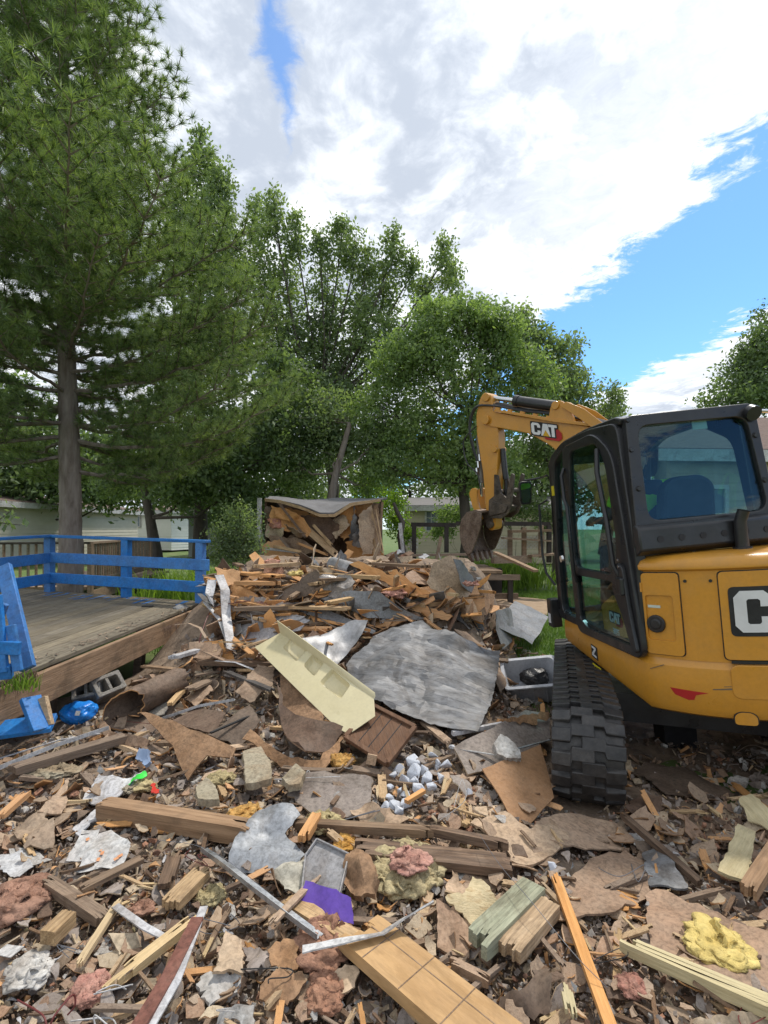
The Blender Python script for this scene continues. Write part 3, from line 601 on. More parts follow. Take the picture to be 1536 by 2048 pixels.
# ================================================================ BLUE DECK
def build_deck():
    root = empty('wooden_deck', (-2.3, 6.7, .745), label='weathered wooden deck with bright blue railing, cut loose and sagging at the near corner', cat='deck')
    FR = Vector((-2.3, 6.7, .745)); BL = Vector((-4.67, 7.4, .80)); NR = Vector((-2.62, 2.6, .64))
    e1 = (BL-FR); w = e1.length; e1.normalize(); e2 = (NR-FR); L = e2.length; e2.normalize(); up = e1.cross(e2).normalized()
    if up.z < 0: up = -up
    P = lambda a, b, c: e1*a+e2*b+up*c      # local to root (root unrotated)
    n = int((w+1.0)/.145); 
    for i in range(n):
        a = .02+i*.145
        j = random.uniform(-.02, .03) if i > 2 else random.uniform(-.05, .12)
        bar_obj('deck_board', P(a+.068, -.02, -.019), P(a+.068, L+.1-j, -.019-random.uniform(0, .004)), .134, .038, up, M['drywood'], root)
    bar_obj('rim_joist', P(-.02, -.05, -.16), P(-.02, L+.2, -.16), .04, .245, up, M['joist'], root, bev=.006)
    bar_obj('end_joist', P(-.04, -.02, -.165), P(w+.5, -.02, -.165), .04, .24, up, M['oldwood'], root)
    for k in range(1, 5): b = B(); b.bar(P(w*.24*k, 0, -.15), P(w*.24*k, L, -.15), .04, .2, up); b.build('joist', M['oldwood'], root)
    # blue reflection of the rail, painted onto the boards as flat patches
    for k in range(26):
        a = random.uniform(0, w); l = random.uniform(.05, .4); i = int((a-.02)/.145); a0 = .02+i*.145+random.uniform(.01, .06)
        b = B(); s0 = random.uniform(.04, .16); ww = random.uniform(.02, .07); b.add([P(a0, s0, .0025), P(a0+ww, s0+.01, .0025), P(a0+ww*.8, s0+l, .0025), P(a0+ww*.3, s0+l*.9, .0025)], [(0, 1, 2, 3)]); b.build('rail_reflection', M['blue'], root)
    def post(a, b_, h=.76, s=.10): q = B(); q.box((-s/2, -s/2, -.30), (s/2, s/2, h)); m_ = Matrix((e1, -e2, up)).transposed().to_4x4(); m_.translation = P(a, b_, 0); return q.build('post', M['blue'], root, bev=.006, mw=m_)
    for a in (.02, w*.471, w): post(a, .06)
    post(w, 2.2); post(w, 3.6)
    def rail(p, q, ww, t, u=None): return bar_obj('rail', p, q, ww, t, u or up, M['blue'], root, bev=.005)
    rail(P(-.08, .05, .775), P(w+.08, .05, .775), .13, .036)
    rail(P(w, -.02, .778), P(w, L, .778), .13, .036)
    for c in (.485, .205):
        rail(P(-.13, .118, c), P(w-.05, .118, c), .03, .14)
        rail(P(w-.065, .02, c-.004), P(w-.065, L, c-.004), .03, .14)
    # legs under the deck
    for a, b_, l in ((.35, 2.35, .62), (.3, 1.0, .7), (1.5, 1.0, .7)):
        q = B(); q.bar(P(a, b_, -.12), P(a+.06, b_, -l-.1), .09, .09, e2); q.build('leg', M['oldwood'], root, bev=.005)
    # collapsed stair railing, still painted, leaning over the near corner
    r2 = empty('broken_railing', at(30, 1290, 3.6), label='collapsed blue stair railing leaning over the near deck corner at left', cat='railing')
    o = r2.location; A = lambda x, y, d: at(x, y, d)-o
    V3 = Vector
    bar_obj('rail', A(8, 1132, 3.80), A(56, 1338, 3.5), .095, .04, V3((.2, -1, 0)), M['blue'], r2)
    bar_obj('baluster', A(22, 1250, 3.42), A(36, 1342, 3.40), .055, .035, V3((.2, -1, 0)), M['blue'], r2)
    bar_obj('rail', A(-70, 1290, 3.36), A(40, 1297, 3.38), .085, .035, V3((0, -1, 0)), M['blue'], r2)
    bar_obj('rail', A(-60, 1196, 3.42), A(12, 1222, 3.45), .085, .035, V3((0, -1, 0)), M['blue'], r2)
    bar_obj('baluster', A(-6, 1190, 3.40), A(8, 1345, 3.37), .055, .035, V3((0, -1, 0)), M['blue'], r2)
    bar_obj('post', A(-70, 1352, 3.33), A(24, 1342, 3.40), .05, .09, V3((0, -.3, 1)), M['blue'], r2)
    # blue timber stub under the deck
    r3 = empty('broken_post', at(80, 1450, 3.45), label='blue and bare timber post stub standing under the near deck joist', cat='post')
    o = r3.location; A = lambda x, y, d: at(x, y, d)-o
    b = B(); b.bar(A(60, 1395, 3.5), A(85, 1460, 3.42), .13, .035, Vector((.9, -.4, 0))); b.build('painted_board', M['blue'], r3, bev=.004)
    b = B(); b.bar(A(85, 1395, 3.53), A(98, 1452, 3.47), .06, .035, Vector((0, -1, 0))); b.build('bare_board', M['pine'], r3, bev=.004)
    q = B(); q.bar(at(-60, 1468, 3.4), at(108, 1445, 3.5), .14, .035, Vector((0, -.5, 1))); q.build('blue_board', M['blue'], bev=.004, label='blue painted board lying flat on the ground under the deck corner', cat='board')

def build_fences():
    # neighbour's deck with balusters behind the blue deck
    root = empty('neighbour_deck', (0, 0, 0), label='neighbour porch deck with grey wooden balusters behind the pine trunk', cat='deck')
    ow = M['oldwood']; A = Vector((-9.2, 10.2, 1.38)); C = Vector((-6.15, 11.0, 1.38)); D = Vector((-6.9, 15.5, 1.38))
    for p, q in ((A, C), (C, D)):
        b = B(); b.bar(p, q, .10, .045); b.build('rail', M['barkd'] if p is A else ow, root); b = B(); b.bar(p-Vector((0, 0, .82)), q-Vector((0, 0, .82)), .06, .10); b.build('bottom_rail', ow, root)
        n = int((q-p).length/.14)
        for k in range(n+1):
            e = p.lerp(q, k/n); b = B(); b.box((e.x-.019, e.y-.019, e.z-.9), (e.x+.019, e.y+.019, e.z-.02)); b.build('baluster', ow if k % 2 else M['drywood'], root)
    for e in (A, C, D): b = B(); b.box((e.x-.045, e.y-.045, -.05), (e.x+.045, e.y+.045, e.z+.02)); b.build('post', ow, root)
    fl = B(); fl.box((-9.3, 11.1, .38), (-6.3, 15.4, .44)); fl.build('floor', ow, root)
    b = B(); b.bar(Vector((-6.9, 15.5, .25)), Vector((-6.2, 11.1, .25)), .04, .22); b.build('joist', ow, root)
    # remains of a porch at the right: floor edge, posts, dark rail, lattice
    root = empty('broken_porch', (0, 0, 0), label='broken grey porch with dark handrail and white lattice behind the bucket', cat='porch')
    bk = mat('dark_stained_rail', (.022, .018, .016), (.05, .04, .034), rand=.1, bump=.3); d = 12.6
    P = lambda x, y, dd=d: at(x, y, dd)
    for x0, x1, y in ((822, 912, 1049), (912, 1100, 1047)): b = B(); b.bar(P(x0, y), P(x1, y+1), .10, .07, (0, -1, 0)); b.build('handrail', bk, root)
    for x, y0, y1 in ((828, 1046, 1128), (893, 1046, 1105), (1020, 1060, 1115), (1048, 1055, 1130), (1082, 1050, 1115), (1098, 1050, 1125)):
        b = B(); b.bar(P(x, y0), P(x, y1), .10, .10, (0, -1, 0)); b.build('post', bk if x < 900 or x > 1090 else ow, root)
    for i, (x0, y0, x1, y1, t) in enumerate(((770, 1112, 1000, 1107, .05), (985, 1120, 1060, 1118, .16), (1060, 1112, 1110, 1108, .05), (760, 1126, 870, 1124, .10), (1020, 1063, 1100, 1061, .06), (1005, 1076, 1100, 1082, .04))):
        b = B(); b.bar(P(x0, y0, d-.3), P(x1, y1, d-.1), .2, t, (0, 0, 1)); b.build('plank', ow, root)
    q = B(); q.bar(P(990, 1105, 11.9), P(1072, 1142, 10.9), .14, .05); tag(q.build('fallen_plank', ow), 'fallen grey plank sloping from the porch down to the grass', 'plank')
    w = mat('white_lattice_paint', (.55, .54, .50), rand=.03, bump=0)
    for x0, x1, y0, y1 in ((985, 1017, 1073, 1098), (1050, 1090, 1072, 1097), (818, 836, 1075, 1100)):
        b = B(); a0, a1 = P(x0, y0, d+.1), P(x1, y1, d+.1); wd = a1.x-a0.x; ht = a0.z-a1.z; s = .085; k = -ht
        while k < wd:
            for sg in (1, -1):
                lo = max(0, k); hi = min(wd, k+ht)
                if hi > lo:
                    z0 = (lo-k); z1 = (hi-k)
                    if sg < 0: z0, z1 = ht-z0, ht-z1
                    b.bar((a0.x+lo, d+.1+.006*sg, a1.z+z0), (a0.x+hi, d+.1+.006*sg, a1.z+z1), .022, .008, (0, -1, 0))
            k += s
        b.build('lattice', w, root, kind='stuff')
    # torn-off old floor the shed stood on
    fl = empty('torn_floor', (0, 0, 0), label='torn floor platform with dark openings below, between shed and porch', cat='floor')
    for k in range(9):
        x0 = -2.4+k*.55; b = B(); b.box((x0, 11.2, .72), (x0+.53, 13.2, .78)); b.build('floor_panel', M['oldwood'], fl)
    for z, y in ((.70, 11.2), (.28, 11.35)): b = B(); b.bar((-2.4, y, z-.06), (2.9, y, z-.06), .05, .12); b.build('edge_beam', ow, fl)
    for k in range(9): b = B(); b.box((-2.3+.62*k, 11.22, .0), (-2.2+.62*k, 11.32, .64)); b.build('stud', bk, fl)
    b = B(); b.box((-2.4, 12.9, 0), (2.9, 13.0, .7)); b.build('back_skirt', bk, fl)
# ================================================================ EXCAVATOR
EXP = Vector((2.70, 4.10, .03)); EXM = Matrix.Translation(EXP) @ Matrix.Rotation(.02, 4, 'Z') @ Matrix.Rotation(-.095, 4, 'Y')
def rpoly(pts, r, k=5):
    """rounded outline: k points round each corner"""
    out = []; n = len(pts); rr = r if hasattr(r, '__len__') else [r]*n
    for i in range(n):
        p = Vector(pts[i]); a = Vector(pts[i-1])-p; c = Vector(pts[(i+1) % n])-p; q = min(rr[i], a.length*.48, c.length*.48)
        A, C = p+a.normalized()*q, p+c.normalized()*q
        for j in range(k): t = j/(k-1); out.append(tuple(A*(1-t)**2+p*2*t*(1-t)+C*t*t))
    return out
def ring(b, outer, inner, f0, f1, mi=0):
    """frame between two outlines; f0/f1 map 2D to the two faces"""
    n = len(outer); V = [f0(p) for p in outer]+[f0(p) for p in inner]+[f1(p) for p in outer]+[f1(p) for p in inner]; Fc = []
    for i in range(n):
        j = (i+1) % n
        Fc += [(i, j, n+j, n+i), (2*n+i, 3*n+i, 3*n+j, 2*n+j), (i, 2*n+i, 2*n+j, j), (n+i, n+j, 3*n+j, 3*n+i)]
    b.add(V, Fc, mi)
def plate(b, poly, f0, f1, grid=None, mi=0):
    """solid from a 2D outline mapped onto two surfaces (curved if grid is given)"""
    pts = [Vector(p) for p in poly]
    if grid:
        q = []
        for i, p in enumerate(pts):
            c = pts[(i+1) % len(pts)]; m_ = max(1, int((c-p).length/grid)); q += [p.lerp(c, j/m_) for j in range(m_)]
        pts = q; nb = len(pts); xs = [p.x for p in pts]; ys = [p.y for p in pts]
        inn = []; x = min(xs)+grid
        while x < max(xs)-grid*.3:
            y = min(ys)+grid
            while y < max(ys)-grid*.3:
                inside = False; j = nb-1
                for i in range(nb):
                    if (ys[i] > y) != (ys[j] > y) and x < (xs[j]-xs[i])*(y-ys[i])/(ys[j]-ys[i])+xs[i]: inside = not inside
                    j = i
                if inside: inn.append(Vector((x, y)))
                y += grid
            x += grid
    else: nb = len(pts); inn = []
    vo, ed, fo, *_ = delaunay_2d_cdt(pts+inn, [(i, (i+1) % nb) for i in range(nb)], [], 1, 1e-6)
    n = len(vo); V = [f0(p) for p in vo]+[f1(p) for p in vo]
    cnt = {}
    for f in fo:
        for a, c in zip(f, list(f[1:])+[f[0]]): cnt[(a, c)] = 1
    Fc = [tuple(reversed(f)) for f in fo]+[tuple(i+n for i in f) for f in fo]+[(a, c, c+n, a+n) for (a, c) in cnt if (c, a) not in cnt]
    b.add(V, Fc, mi)
def arc(r): return lambda p: Vector((r*math.cos(p[0]/1.135-math.pi/2), r*math.sin(p[0]/1.135-math.pi/2), p[1]))   # x: length along the tail, 0 at the centre rear
def ang(deg): return (deg+90)/180*math.pi*1.135
C_ = [(.0, .16), (.0, .84), (.14, 1), (.62, 1), (.80, .84), (.80, .62), (.54, .62), (.54, .76), (.50, .80), (.30, .80), (.26, .76), (.26, .24), (.30, .20), (.50, .20), (.54, .24), (.54, .38), (.80, .38), (.80, .16), (.66, .0), (.14, .0)]
A_ = [(.84, .0), (1.06, 1), (1.46, 1), (1.68, .0), (1.60, .0), (1.26, .50), (.98, .0)]
T_ = [(1.52, 1), (2.26, 1), (2.26, .78), (2.04, .78), (2.04, .0), (1.78, .0), (1.78, .78), (1.52, .78)]
def cat_logo(parent, f, size, origin, grid=.03, colors=None, hexa=True, back=True):
    """the maker's lettering with its triangle, built proud of the surface; f(offset) gives the mapping"""
    ox, oy = origin; S = lambda P, g=0: [(ox+x*size, oy+y*size) for x, y in P]
    if back:
        b = B(); plate(b, rpoly(S([(-.10, -.10), (-.10, 1.10), (2.34, 1.10), (2.34, .68), (2.14, .66), (2.14, -.10)]), size*.13), f(.001), f(.0035), grid); b.build('logo_backing', M['black'], parent)
        b = B(); plate(b, S([(.90, -.02), (1.26, .47), (1.62, -.02)]), f(.0035), f(.0055), grid); b.build('logo_triangle', M['catgold'], parent)
        if hexa:
            b = B(); plate(b, S([(2.16, -.10), (2.16, .64), (2.36, .66), (2.62, .40), (2.62, -.02), (2.36, -.28), (1.2, -.28), (1.05, -.12)]), f(.0005), f(.0025), grid); b.build('logo_hexagon', M['catred'], parent)
    for nm, P in (('letter', C_), ('letter', A_), ('letter', T_)):
        b = B(); plate(b, S(P), f(.0055), f(.008), grid); b.build(nm, M['catwhite'], parent)
DIG = {'3': [(0, 0), (.6, 0), (.6, 1), (0, 1), (0, .8), (.38, .8), (.38, .6), (.08, .6), (.08, .4), (.38, .4), (.38, .2), (0, .2)],
       '0': None, '5': [(0, 0), (.6, 0), (.6, .6), (.22, .6), (.22, .8), (.6, .8), (.6, 1), (0, 1), (0, .42), (.38, .42), (.38, .2), (0, .2)]}
def build_excavator():
    yel = mat('machine_yellow_paint', (.56, .25, .022), (.60, .275, .028), scale=3, fine=.06, rand=.0, dust=.24, dustc=(.34, .21, .08), rough=.38, bump=.03, spec=.5, coat=.15)
    blk = mat('machine_black_paint', (.012, .0125, .015), (.022, .023, .027), scale=4, rand=0, dust=.12, dustc=(.09, .085, .08), rough=.35, bump=.05, spec=.5)
    stl = mat('worn_bucket_steel', (.14, .095, .07), (.22, .17, .14), (.10, .06, .04), scale=7, rand=0, dust=.35, rough=.6, metal=.5, bump=.5)
    dgr = mat('dark_grease_steel', (.05, .045, .04), (.11, .095, .08), scale=9, rand=0, dust=.35, rough=.6, metal=.4, bump=.4)
    chrome = mat('chrome_rod', (.55, .56, .58), (.65, .66, .68), rand=0, metal=1, rough=.18, bump=0)
    rub = mat('track_rubber', (.012, .0125, .014), (.028, .029, .032), scale=9, rand=.2, dust=.36, dustc=(.09, .075, .06), rough=.5, bump=.35, spec=.5)
    M['catwhite'] = mat('logo_white', (.72, .73, .74), rand=0, bump=0, rough=.4, dust=.05, fine=0); M['catgold'] = mat('logo_gold', (.62, .36, .02), rand=0, bump=0, rough=.4); M['catred'] = mat('decal_red', (.42, .02, .02), rand=0, bump=0, rough=.45)
    hose = mat('hydraulic_hose', (.025, .025, .028), (.05, .05, .052), rand=.1, rough=.5, bump=.1)
    X = empty('excavator', EXP, label='yellow and black mini excavator with CAT lettering, its arm reaching over the heap', cat='excavator'); X.matrix_world = EXM
    bpy.context.view_layer.update()
    # ---------- upper structure
    def outline(ins, r=1.135, back=None):
        P = []; s = .93-ins; rr = r-ins; a0 = math.acos(-s/rr)
        aL = 2*math.pi-a0
        y0 = rr*math.sin(aL)
        for k in range(33):
            a = aL+(-math.acos(s/rr)+2*math.pi-aL)*k/32; P.append((rr*math.cos(a), rr*math.sin(a)))
        return P, s
    def loft(levels, fn, name, m, **k):
        b = B(); L = [fn(z, i) for z, i in levels]; n = len(L[0]); V = [p for l in L for p in l]
        Fc = [(q*n+i, q*n+(i+1) % n, (q+1)*n+(i+1) % n, (q+1)*n+i) for q in range(len(L)-1) for i in range(n)]+[tuple(range(n-1, -1, -1)), tuple((len(L)-1)*n+i for i in range(n))]
        b.add(V, Fc); return b.build(name, m, X, smooth=True, **k)
    def low(z, ins):
        P, s = outline(ins); Q = [(s, .55), (s*.86, .93-ins), (0, .96-ins), (-s*.93, .96-ins), (-s, .80)]
        out = []
        for x, y in P+Q:
            f = sstep(.05, .95, y); zz = z+(.13*f if z < .75 else .035*f); out.append(Vector((x, y, zz)))
        return out
    loft([(.55, .07), (.575, .02), (.62, 0), (.80, 0), (.865, .008), (.885, .03), (.905, .035)], low, 'lower_body', yel)
    def cov(z, ins):
        P, s = outline(ins); Q = [(s, .70), (.12+ins*.3, .70), (.12+ins*.3, -.60), (-s, -.60)]
        return [Vector((x, y, z)) for x, y in P+Q]
    loft([(.905, .03), (1.46, .03), (1.475, .005), (1.50, .003), (1.53, .02), (1.553, .07), (1.56, .2)], cov, 'engine_cover', yel)
    # fuel door and its inner recess
    def panel(name, a0, a1, z0, z1, rr=.03, inset=None, hole=None):
        P = [(ang(a0), z0), (ang(a1), z0), (ang(a1), z1), (ang(a0), z1)]
        g = B(); e = .006; Pg = [(ang(a0)-e, z0-e), (ang(a1)+e, z0-e), (ang(a1)+e, z1+e), (ang(a0)-e, z1+e)]
        plate(g, rpoly(Pg, rr), arc(1.100), arc(1.1065), .04)
        o = g.build('panel_gap', blk, X)
        b = B()
        if hole:
            h0, h1, y0, y1 = hole; H = [(ang(h0), y0), (ang(h1), y0), (ang(h1), y1), (ang(h0), y1)]
            ring(b, rpoly(P, rr, 9), rpoly(H, rr*.8, 9), arc(1.104), arc(1.122)); plate(b, rpoly(H, rr*.8, 9), arc(1.1066), arc(1.110), .04)
        else: plate(b, rpoly(P, rr), arc(1.104), arc(1.119), .04)
        return b.build(name, yel, X, bev=.003, seg=2, smooth=True)
    panel('fuel_door', -144.2, -132.8, .93, 1.452, hole=(-143.4, -134.8, 1.02, 1.31))
    for z in (1.02, 1.36): b = B(); c_ = arc(1.125)((ang(-144.4), z)); b.tube([c_-Vector((0, 0, .03)), c_+Vector((0, 0, .03))], .008, 8); b.build('hinge', yel, X)
    for a_ in (-131, -124): b = B(); c_ = arc(1.106)((ang(a_), 1.40)); b.tube([c_, c_*1.006+Vector((0, 0, -.0085))], .010, 8); b.build('bolt', blk, X)
    panel('rear_door', -122.0, -58.0, .925, 1.452)
    b = B(); plate(b, rpoly([(ang(-121), .70), (ang(-59), .70), (ang(-59), .90), (ang(-121), .90)], .05), arc(1.128), arc(1.139), .05); b.build('rear_bulge', yel, X, bev=.004, smooth=True)
    b = B(); plate(b, [(ang(-120.5), .905), (ang(-62), .905), (ang(-62), .922), (ang(-120.5), .922)], arc(1.09), arc(1.124), .05); b.build('rear_slot', blk, X)
    b = B(); plate(b, rpoly([(ang(-121.3), .548), (ang(-115), .548), (ang(-115), .60), (ang(-116.5), .625), (ang(-119.8), .625), (ang(-121.3), .60)], .02), arc(1.05), arc(1.1365), .05); b.build('tie_down_gap', blk, X)
    b = B(); plate(b, rpoly([(ang(-121.0), .546), (ang(-115.3), .546), (ang(-115.3), .597), (ang(-116.7), .620), (ang(-119.6), .620), (ang(-121.0), .597)], .02), arc(1.05), arc(1.138), .05); b.build('tie_down_plate', yel, X)
    cat_logo(X, lambda o: arc(1.119+o), .245, (ang(-118.6), 1.092), .04)
    # knob, small label, red arrow, scuffs
    c = arc(1.111)((ang(-140.6), 1.125)); nrm = Vector((c.x, c.y, 0)).normalized()
    b = B(); b.tube([c, c+nrm*.018], [.058, .055], 24); b.tube([c+nrm*.018, c+nrm*.026], [.036, .03], 24); kn = b.build('filler_cap', blk, X, bev=.004)
    b = B(); plate(b, [(ang(-142.9), 1.228), (ang(-138.9), 1.226), (ang(-138.9), 1.243), (ang(-142.9), 1.245)], arc(1.111), arc(1.1125), .05); b.build('label_strip', mat('pale_label', (.55, .62, .55), rand=0, bump=0), X)
    b = B(); plate(b, [(ang(-137.8), .73), (ang(-127.2), .72), (ang(-130.6), .70), (ang(-131.2), .67), (ang(-132.8), .665), (ang(-136.5), .69)], arc(1.135), arc(1.1368), .05); b.build('arrow_decal', M['catred'], X)
    sc = mat('scuff_mark', (.10, .09, .08), (.16, .13, .09), rand=0)
    for P in ([(ang(-126), .742), (ang(-120), .752), (ang(-112), .775), (ang(-112), .783), (ang(-119.6), .764), (ang(-126), .748)], [(ang(-143.5), .83), (ang(-139), .867), (ang(-139), .872), (ang(-143.5), .834)], [(ang(-123), .765), (ang(-117), .778), (ang(-117), .781), (ang(-123), .768)]):
        b = B(); plate(b, P, arc(1.1345), arc(1.1362), .05); b.build('scuff', sc, X)
    S = lambda o: (lambda p: Vector((-.930-o, p[0], p[1])))
    # model emblem and warning decal on the sill
    b = B(); plate(b, [(.215, .80), (.10, .79), (.10, .685), (.215, .70)], S(.001), S(.003)); b.build('emblem', M['black'], X)
    b = B(); plate(b, [(.20, .79), (.125, .782), (.125, .765), (.17, .725), (.12, .718), (.12, .702), (.20, .712), (.20, .73), (.155, .768), (.20, .775)], S(.003), S(.005)); b.build('emblem_stroke', M['catwhite'], X)
    b = B(); plate(b, [(.215, .645), (.06, .635), (.06, .565), (.215, .585)], S(.001), S(.003)); b.build('warning_label', mat('warning_yellow', (.60, .50, .02), rand=0, bump=0), X)
    b = B(); plate(b, [(.17, .627), (.08, .622), (.08, .60), (.13, .598), (.13, .585), (.17, .59)], S(.003), S(.0045)); b.build('warning_print', M['black'], X)
    b = B(); b.box((-.94, .87, .66), (-.925, .93, .70)); 
    for p in ((-.28, -.74), (-.55, -.66), (-.05, -.80), (.25, -.86)): b = B(); b.tube([(p[0], p[1], 1.555), (p[0], p[1], 1.568)], .016, 12); b.build('bolt', blk, X)
    # ---------- cab shell
    x0, x1 = -.93, -.03
    SD = lambda x: (lambda p: Vector((x, p[0], p[1])))
    outer = [(-.66, .90), (-.655, 1.60), (-.555, 2.46), (-.1, 2.50), (.45, 2.495), (.80, 2.40), (.905, 1.6), (.93, .90)]
    inner = [(-.60, .96), (-.595, 1.60), (-.47, 2.28), (-.1, 2.455), (.42, 2.44), (.695, 2.34), (.80, 1.6), (.825, .96)]
    for x, s in ((x0, 1), (x1, -1)):
        b = B(); ring(b, rpoly(outer, .09), rpoly(inner, .09), SD(x), SD(x+.07*s)); b.build('cab_side_frame', blk, X, bev=.008, smooth=True)
    b = B(); b.prism([(-.56, 2.44), (-.1, 2.47), (.45, 2.47), (.78, 2.385), (.80, 2.40), (.46, 2.505), (.0, 2.52), (-.5, 2.505), (-.575, 2.48)], (x0+.02, 0, 0), (0, 1, 0), (0, 0, 1), (x1-x0-.04, 0, 0)); b.build('cab_roof', blk, X, bev=.015, smooth=True)
    # rear guard frame with pane and bolted lower band; leans out towards its foot
    def RR(o): return lambda p: Vector((p[0], -.565-.115*(2.52-p[1])-o, p[1]))
    b = B(); ro = [(x0-.004, 1.60), (x1+.035, 1.60), (x1+.012, 2.50), (x0+.045, 2.49)]; ri = [(-.835, 1.785), (-.045, 1.785), (-.085, 2.415), (-.815, 2.415)]
    ring(b, rpoly(ro, .05, 7), rpoly(ri, .09, 7), RR(-.03), RR(.04)); fr = b.build('rear_guard_frame', blk, X, bev=.008, smooth=True)
    b = B(); plate(b, rpoly([(-.830, 1.790), (-.05, 1.790), (-.09, 2.41), (-.81, 2.41)], .07, 7), RR(.006), RR(.012)); b.build('rear_window', M['glass'], X)
    b = B(); b.prism([(-.67, 1.56), (-.745, 1.60), (-.735, 1.74), (-.70, 1.765), (-.66, 1.765)], (x0-.005, 0, 0), (0, 1, 0), (0, 0, 1), (x1-x0+.045, 0, 0)); b.build('rear_band', blk, X, bev=.012, smooth=True)
    for k in range(6): c = Vector((-.80+.138*k, -.742, 1.665)); b = B(); b.tube([c, c-Vector((0, .003, 0))], .021, 14); b.build('band_hole', mat('dull_recess', (.035, .035, .04), rand=0), X)
    for x, z in ((x0+.055, 2.46), (x1-.02, 2.28), (x1-.01, 1.98), (x0+.06, 2.0), (x0+.05, 2.26)): b = B(); c = RR(.04)((x, z)); b.tube([c, c-Vector((0, .014, 0))], [.02, .014], 10); b.build('guard_bolt', blk, X)
    b = B(); b.tube([(x1-.03, -.62, 2.44), (x1-.03, -.66, 2.42)], .05, 12); b.build('lamp_mount', blk, X, smooth=True)
    # front frame and side glass
    FRf = lambda y: (lambda p: Vector((p[0], y-.10*(p[1]-.9)/1.5, p[1])))
    b = B(); ring(b, rpoly([(x0, .90), (x1, .90), (x1, 2.40), (x0, 2.40)], .06), rpoly([(x0+.08, .98), (x1-.08, .98), (x1-.08, 2.32), (x0+.08, 2.32)], .06), FRf(.93), FRf(.87)); b.build('front_frame', blk, X, bev=.006)
    b = B(); plate(b, [(x0+.09, .98), (x1-.09, .98), (x1-.09, 2.32), (x0+.09, 2.32)], FRf(.90), FRf(.905)); b.build('windscreen', M['glass'], X)
    b = B(); plate(b, [(p[0], p[1]) for p in inner], SD(x1-.03), SD(x1-.035)); b.build('side_window', M['glass'], X)
    b = B(); plate(b, [(.45, .97), (.815, .97), (.79, 1.6), (.69, 2.3), (.46, 2.40)], SD(x0+.03), SD(x0+.035)); b.build('side_window', M['glass'], X)
    b = B(); b.bar((x0+.03, .44, .9), (x0+.03, .44, 2.46), .06, .04, (0, 1, 0)); b.build('middle_pillar', blk, X, bev=.006)
    # door: frame with two panes
    do = [(.43, .865), (.45, 1.6), (.40, 2.44), (-.23, 2.455), (-.50, 2.27), (-.60, 1.62), (-.685, .885)]
    d1 = [(.335, 1.42), (.335, 1.9), (.24, 2.385), (-.26, 2.375), (-.385, 2.22), (-.45, 1.62), (-.36, 1.42)]
    b = B(); xd = -.955
    def dshape(b, poly, holes):
        pts = [Vector(p) for p in poly]; E = [(i, (i+1) % len(pts)) for i in range(len(pts))]; n0 = len(pts)
        for h in holes:
            k = len(pts); pts += [Vector(p) for p in h]; E += [(k+i, k+(i+1) % len(h)) for i in range(len(h))]
        vo, ed, fo, *_ = delaunay_2d_cdt(pts, E, [], 0, 1e-6)
        def ins(pt, P):
            r_ = False; j = len(P)-1
            for i in range(len(P)):
                if (P[i][1] > pt[1]) != (P[j][1] > pt[1]) and pt[0] < (P[j][0]-P[i][0])*(pt[1]-P[i][1])/(P[j][1]-P[i][1])+P[i][0]: r_ = not r_
                j = i
            return r_
        keep = []
        for f in fo:
            c = sum((vo[i] for i in f), Vector((0, 0)))/len(f)
            if ins(c, poly) and not any(ins(c, h) for h in holes): keep.append(f)
        n = len(vo); V = [Vector((xd, p.x, p.y)) for p in vo]+[Vector((xd+.045, p.x, p.y)) for p in vo]; cnt = {(a, c): 1 for f in keep for a, c in zip(f, list(f[1:])+[f[0]])}
        b.add(V, [tuple(reversed(f)) for f in keep]+[tuple(i+n for i in f) for f in keep]+[(a, c, c+n, a+n) for (a, c) in cnt if (c, a) not in cnt])
    g1 = rpoly(d1, .09, 6); g2 = rpoly([(.335, 1.355), (-.33, 1.365), (-.385, 1.24), (-.52, 1.02), (-.56, .955), (.21, .935), (.335, .985)], .03, 5)
    dshape(b, rpoly(do, .12, 7), [g1, g2]); door = b.build('door', blk, X, bev=.008, smooth=True)
    b = B(); plate(b, g1, SD(xd+.02), SD(xd+.026)); b.build('door_glass', M['glass'], door)
    b = B(); plate(b, g2, SD(xd+.02), SD(xd+.026)); b.build('door_glass', M['glass'], door)
    b = B(); b.tube([(xd-.01, -.31, 2.32), (xd-.045, -.36, 2.15), (xd-.045, -.44, 1.8), (xd-.045, -.47, 1.5), (xd-.01, -.50, 1.40)], .018, 10); b.build('door_rail', blk, door, smooth=True)
    b = B(); b.tube([(xd-.005, .37, 2.26), (xd-.035, .36, 2.2), (xd-.035, .345, 2.0), (xd-.03, .31, 1.93), (xd-.03, .30, 1.4), (xd, .33, 1.3)], .016, 10); b.build('door_grab_handle', blk, door, smooth=True)
    b = B(); b.prism(rpoly([(-.38, 1.33), (-.47, 1.52), (-.56, 1.50), (-.60, 1.2), (-.66, .93), (-.60, .93), (-.50, 1.15)], .04, 4), (xd-.03, 0, 0), (0, 1, 0), (0, 0, 1), (.03, 0, 0)); b.build('door_latch_cover', blk, door, bev=.008)
    b = B(); b.box((xd-.055, -.575, 1.30), (xd-.02, -.49, 1.42)); b.build('door_latch', blk, door, bev=.012)
    for z in (1.49, 1.535): b = B(); b.tube([(xd-.03, -.52, z), (xd-.037, -.52, z)], .010, 10); b.build('screw', chrome, door)
    b = B(); b.tube([(x0-.002, .68, 1.47), (x0-.02, .68, 1.47)], [.035, .03], 16); b.build('side_lamp', chrome, X)
    b = B(); b.box((x0-.004, .735, 2.05), (x0, .80, 2.14)); b.build('small_yellow_sticker', mat('warning_yellow', (.6, .5, .02)), X)
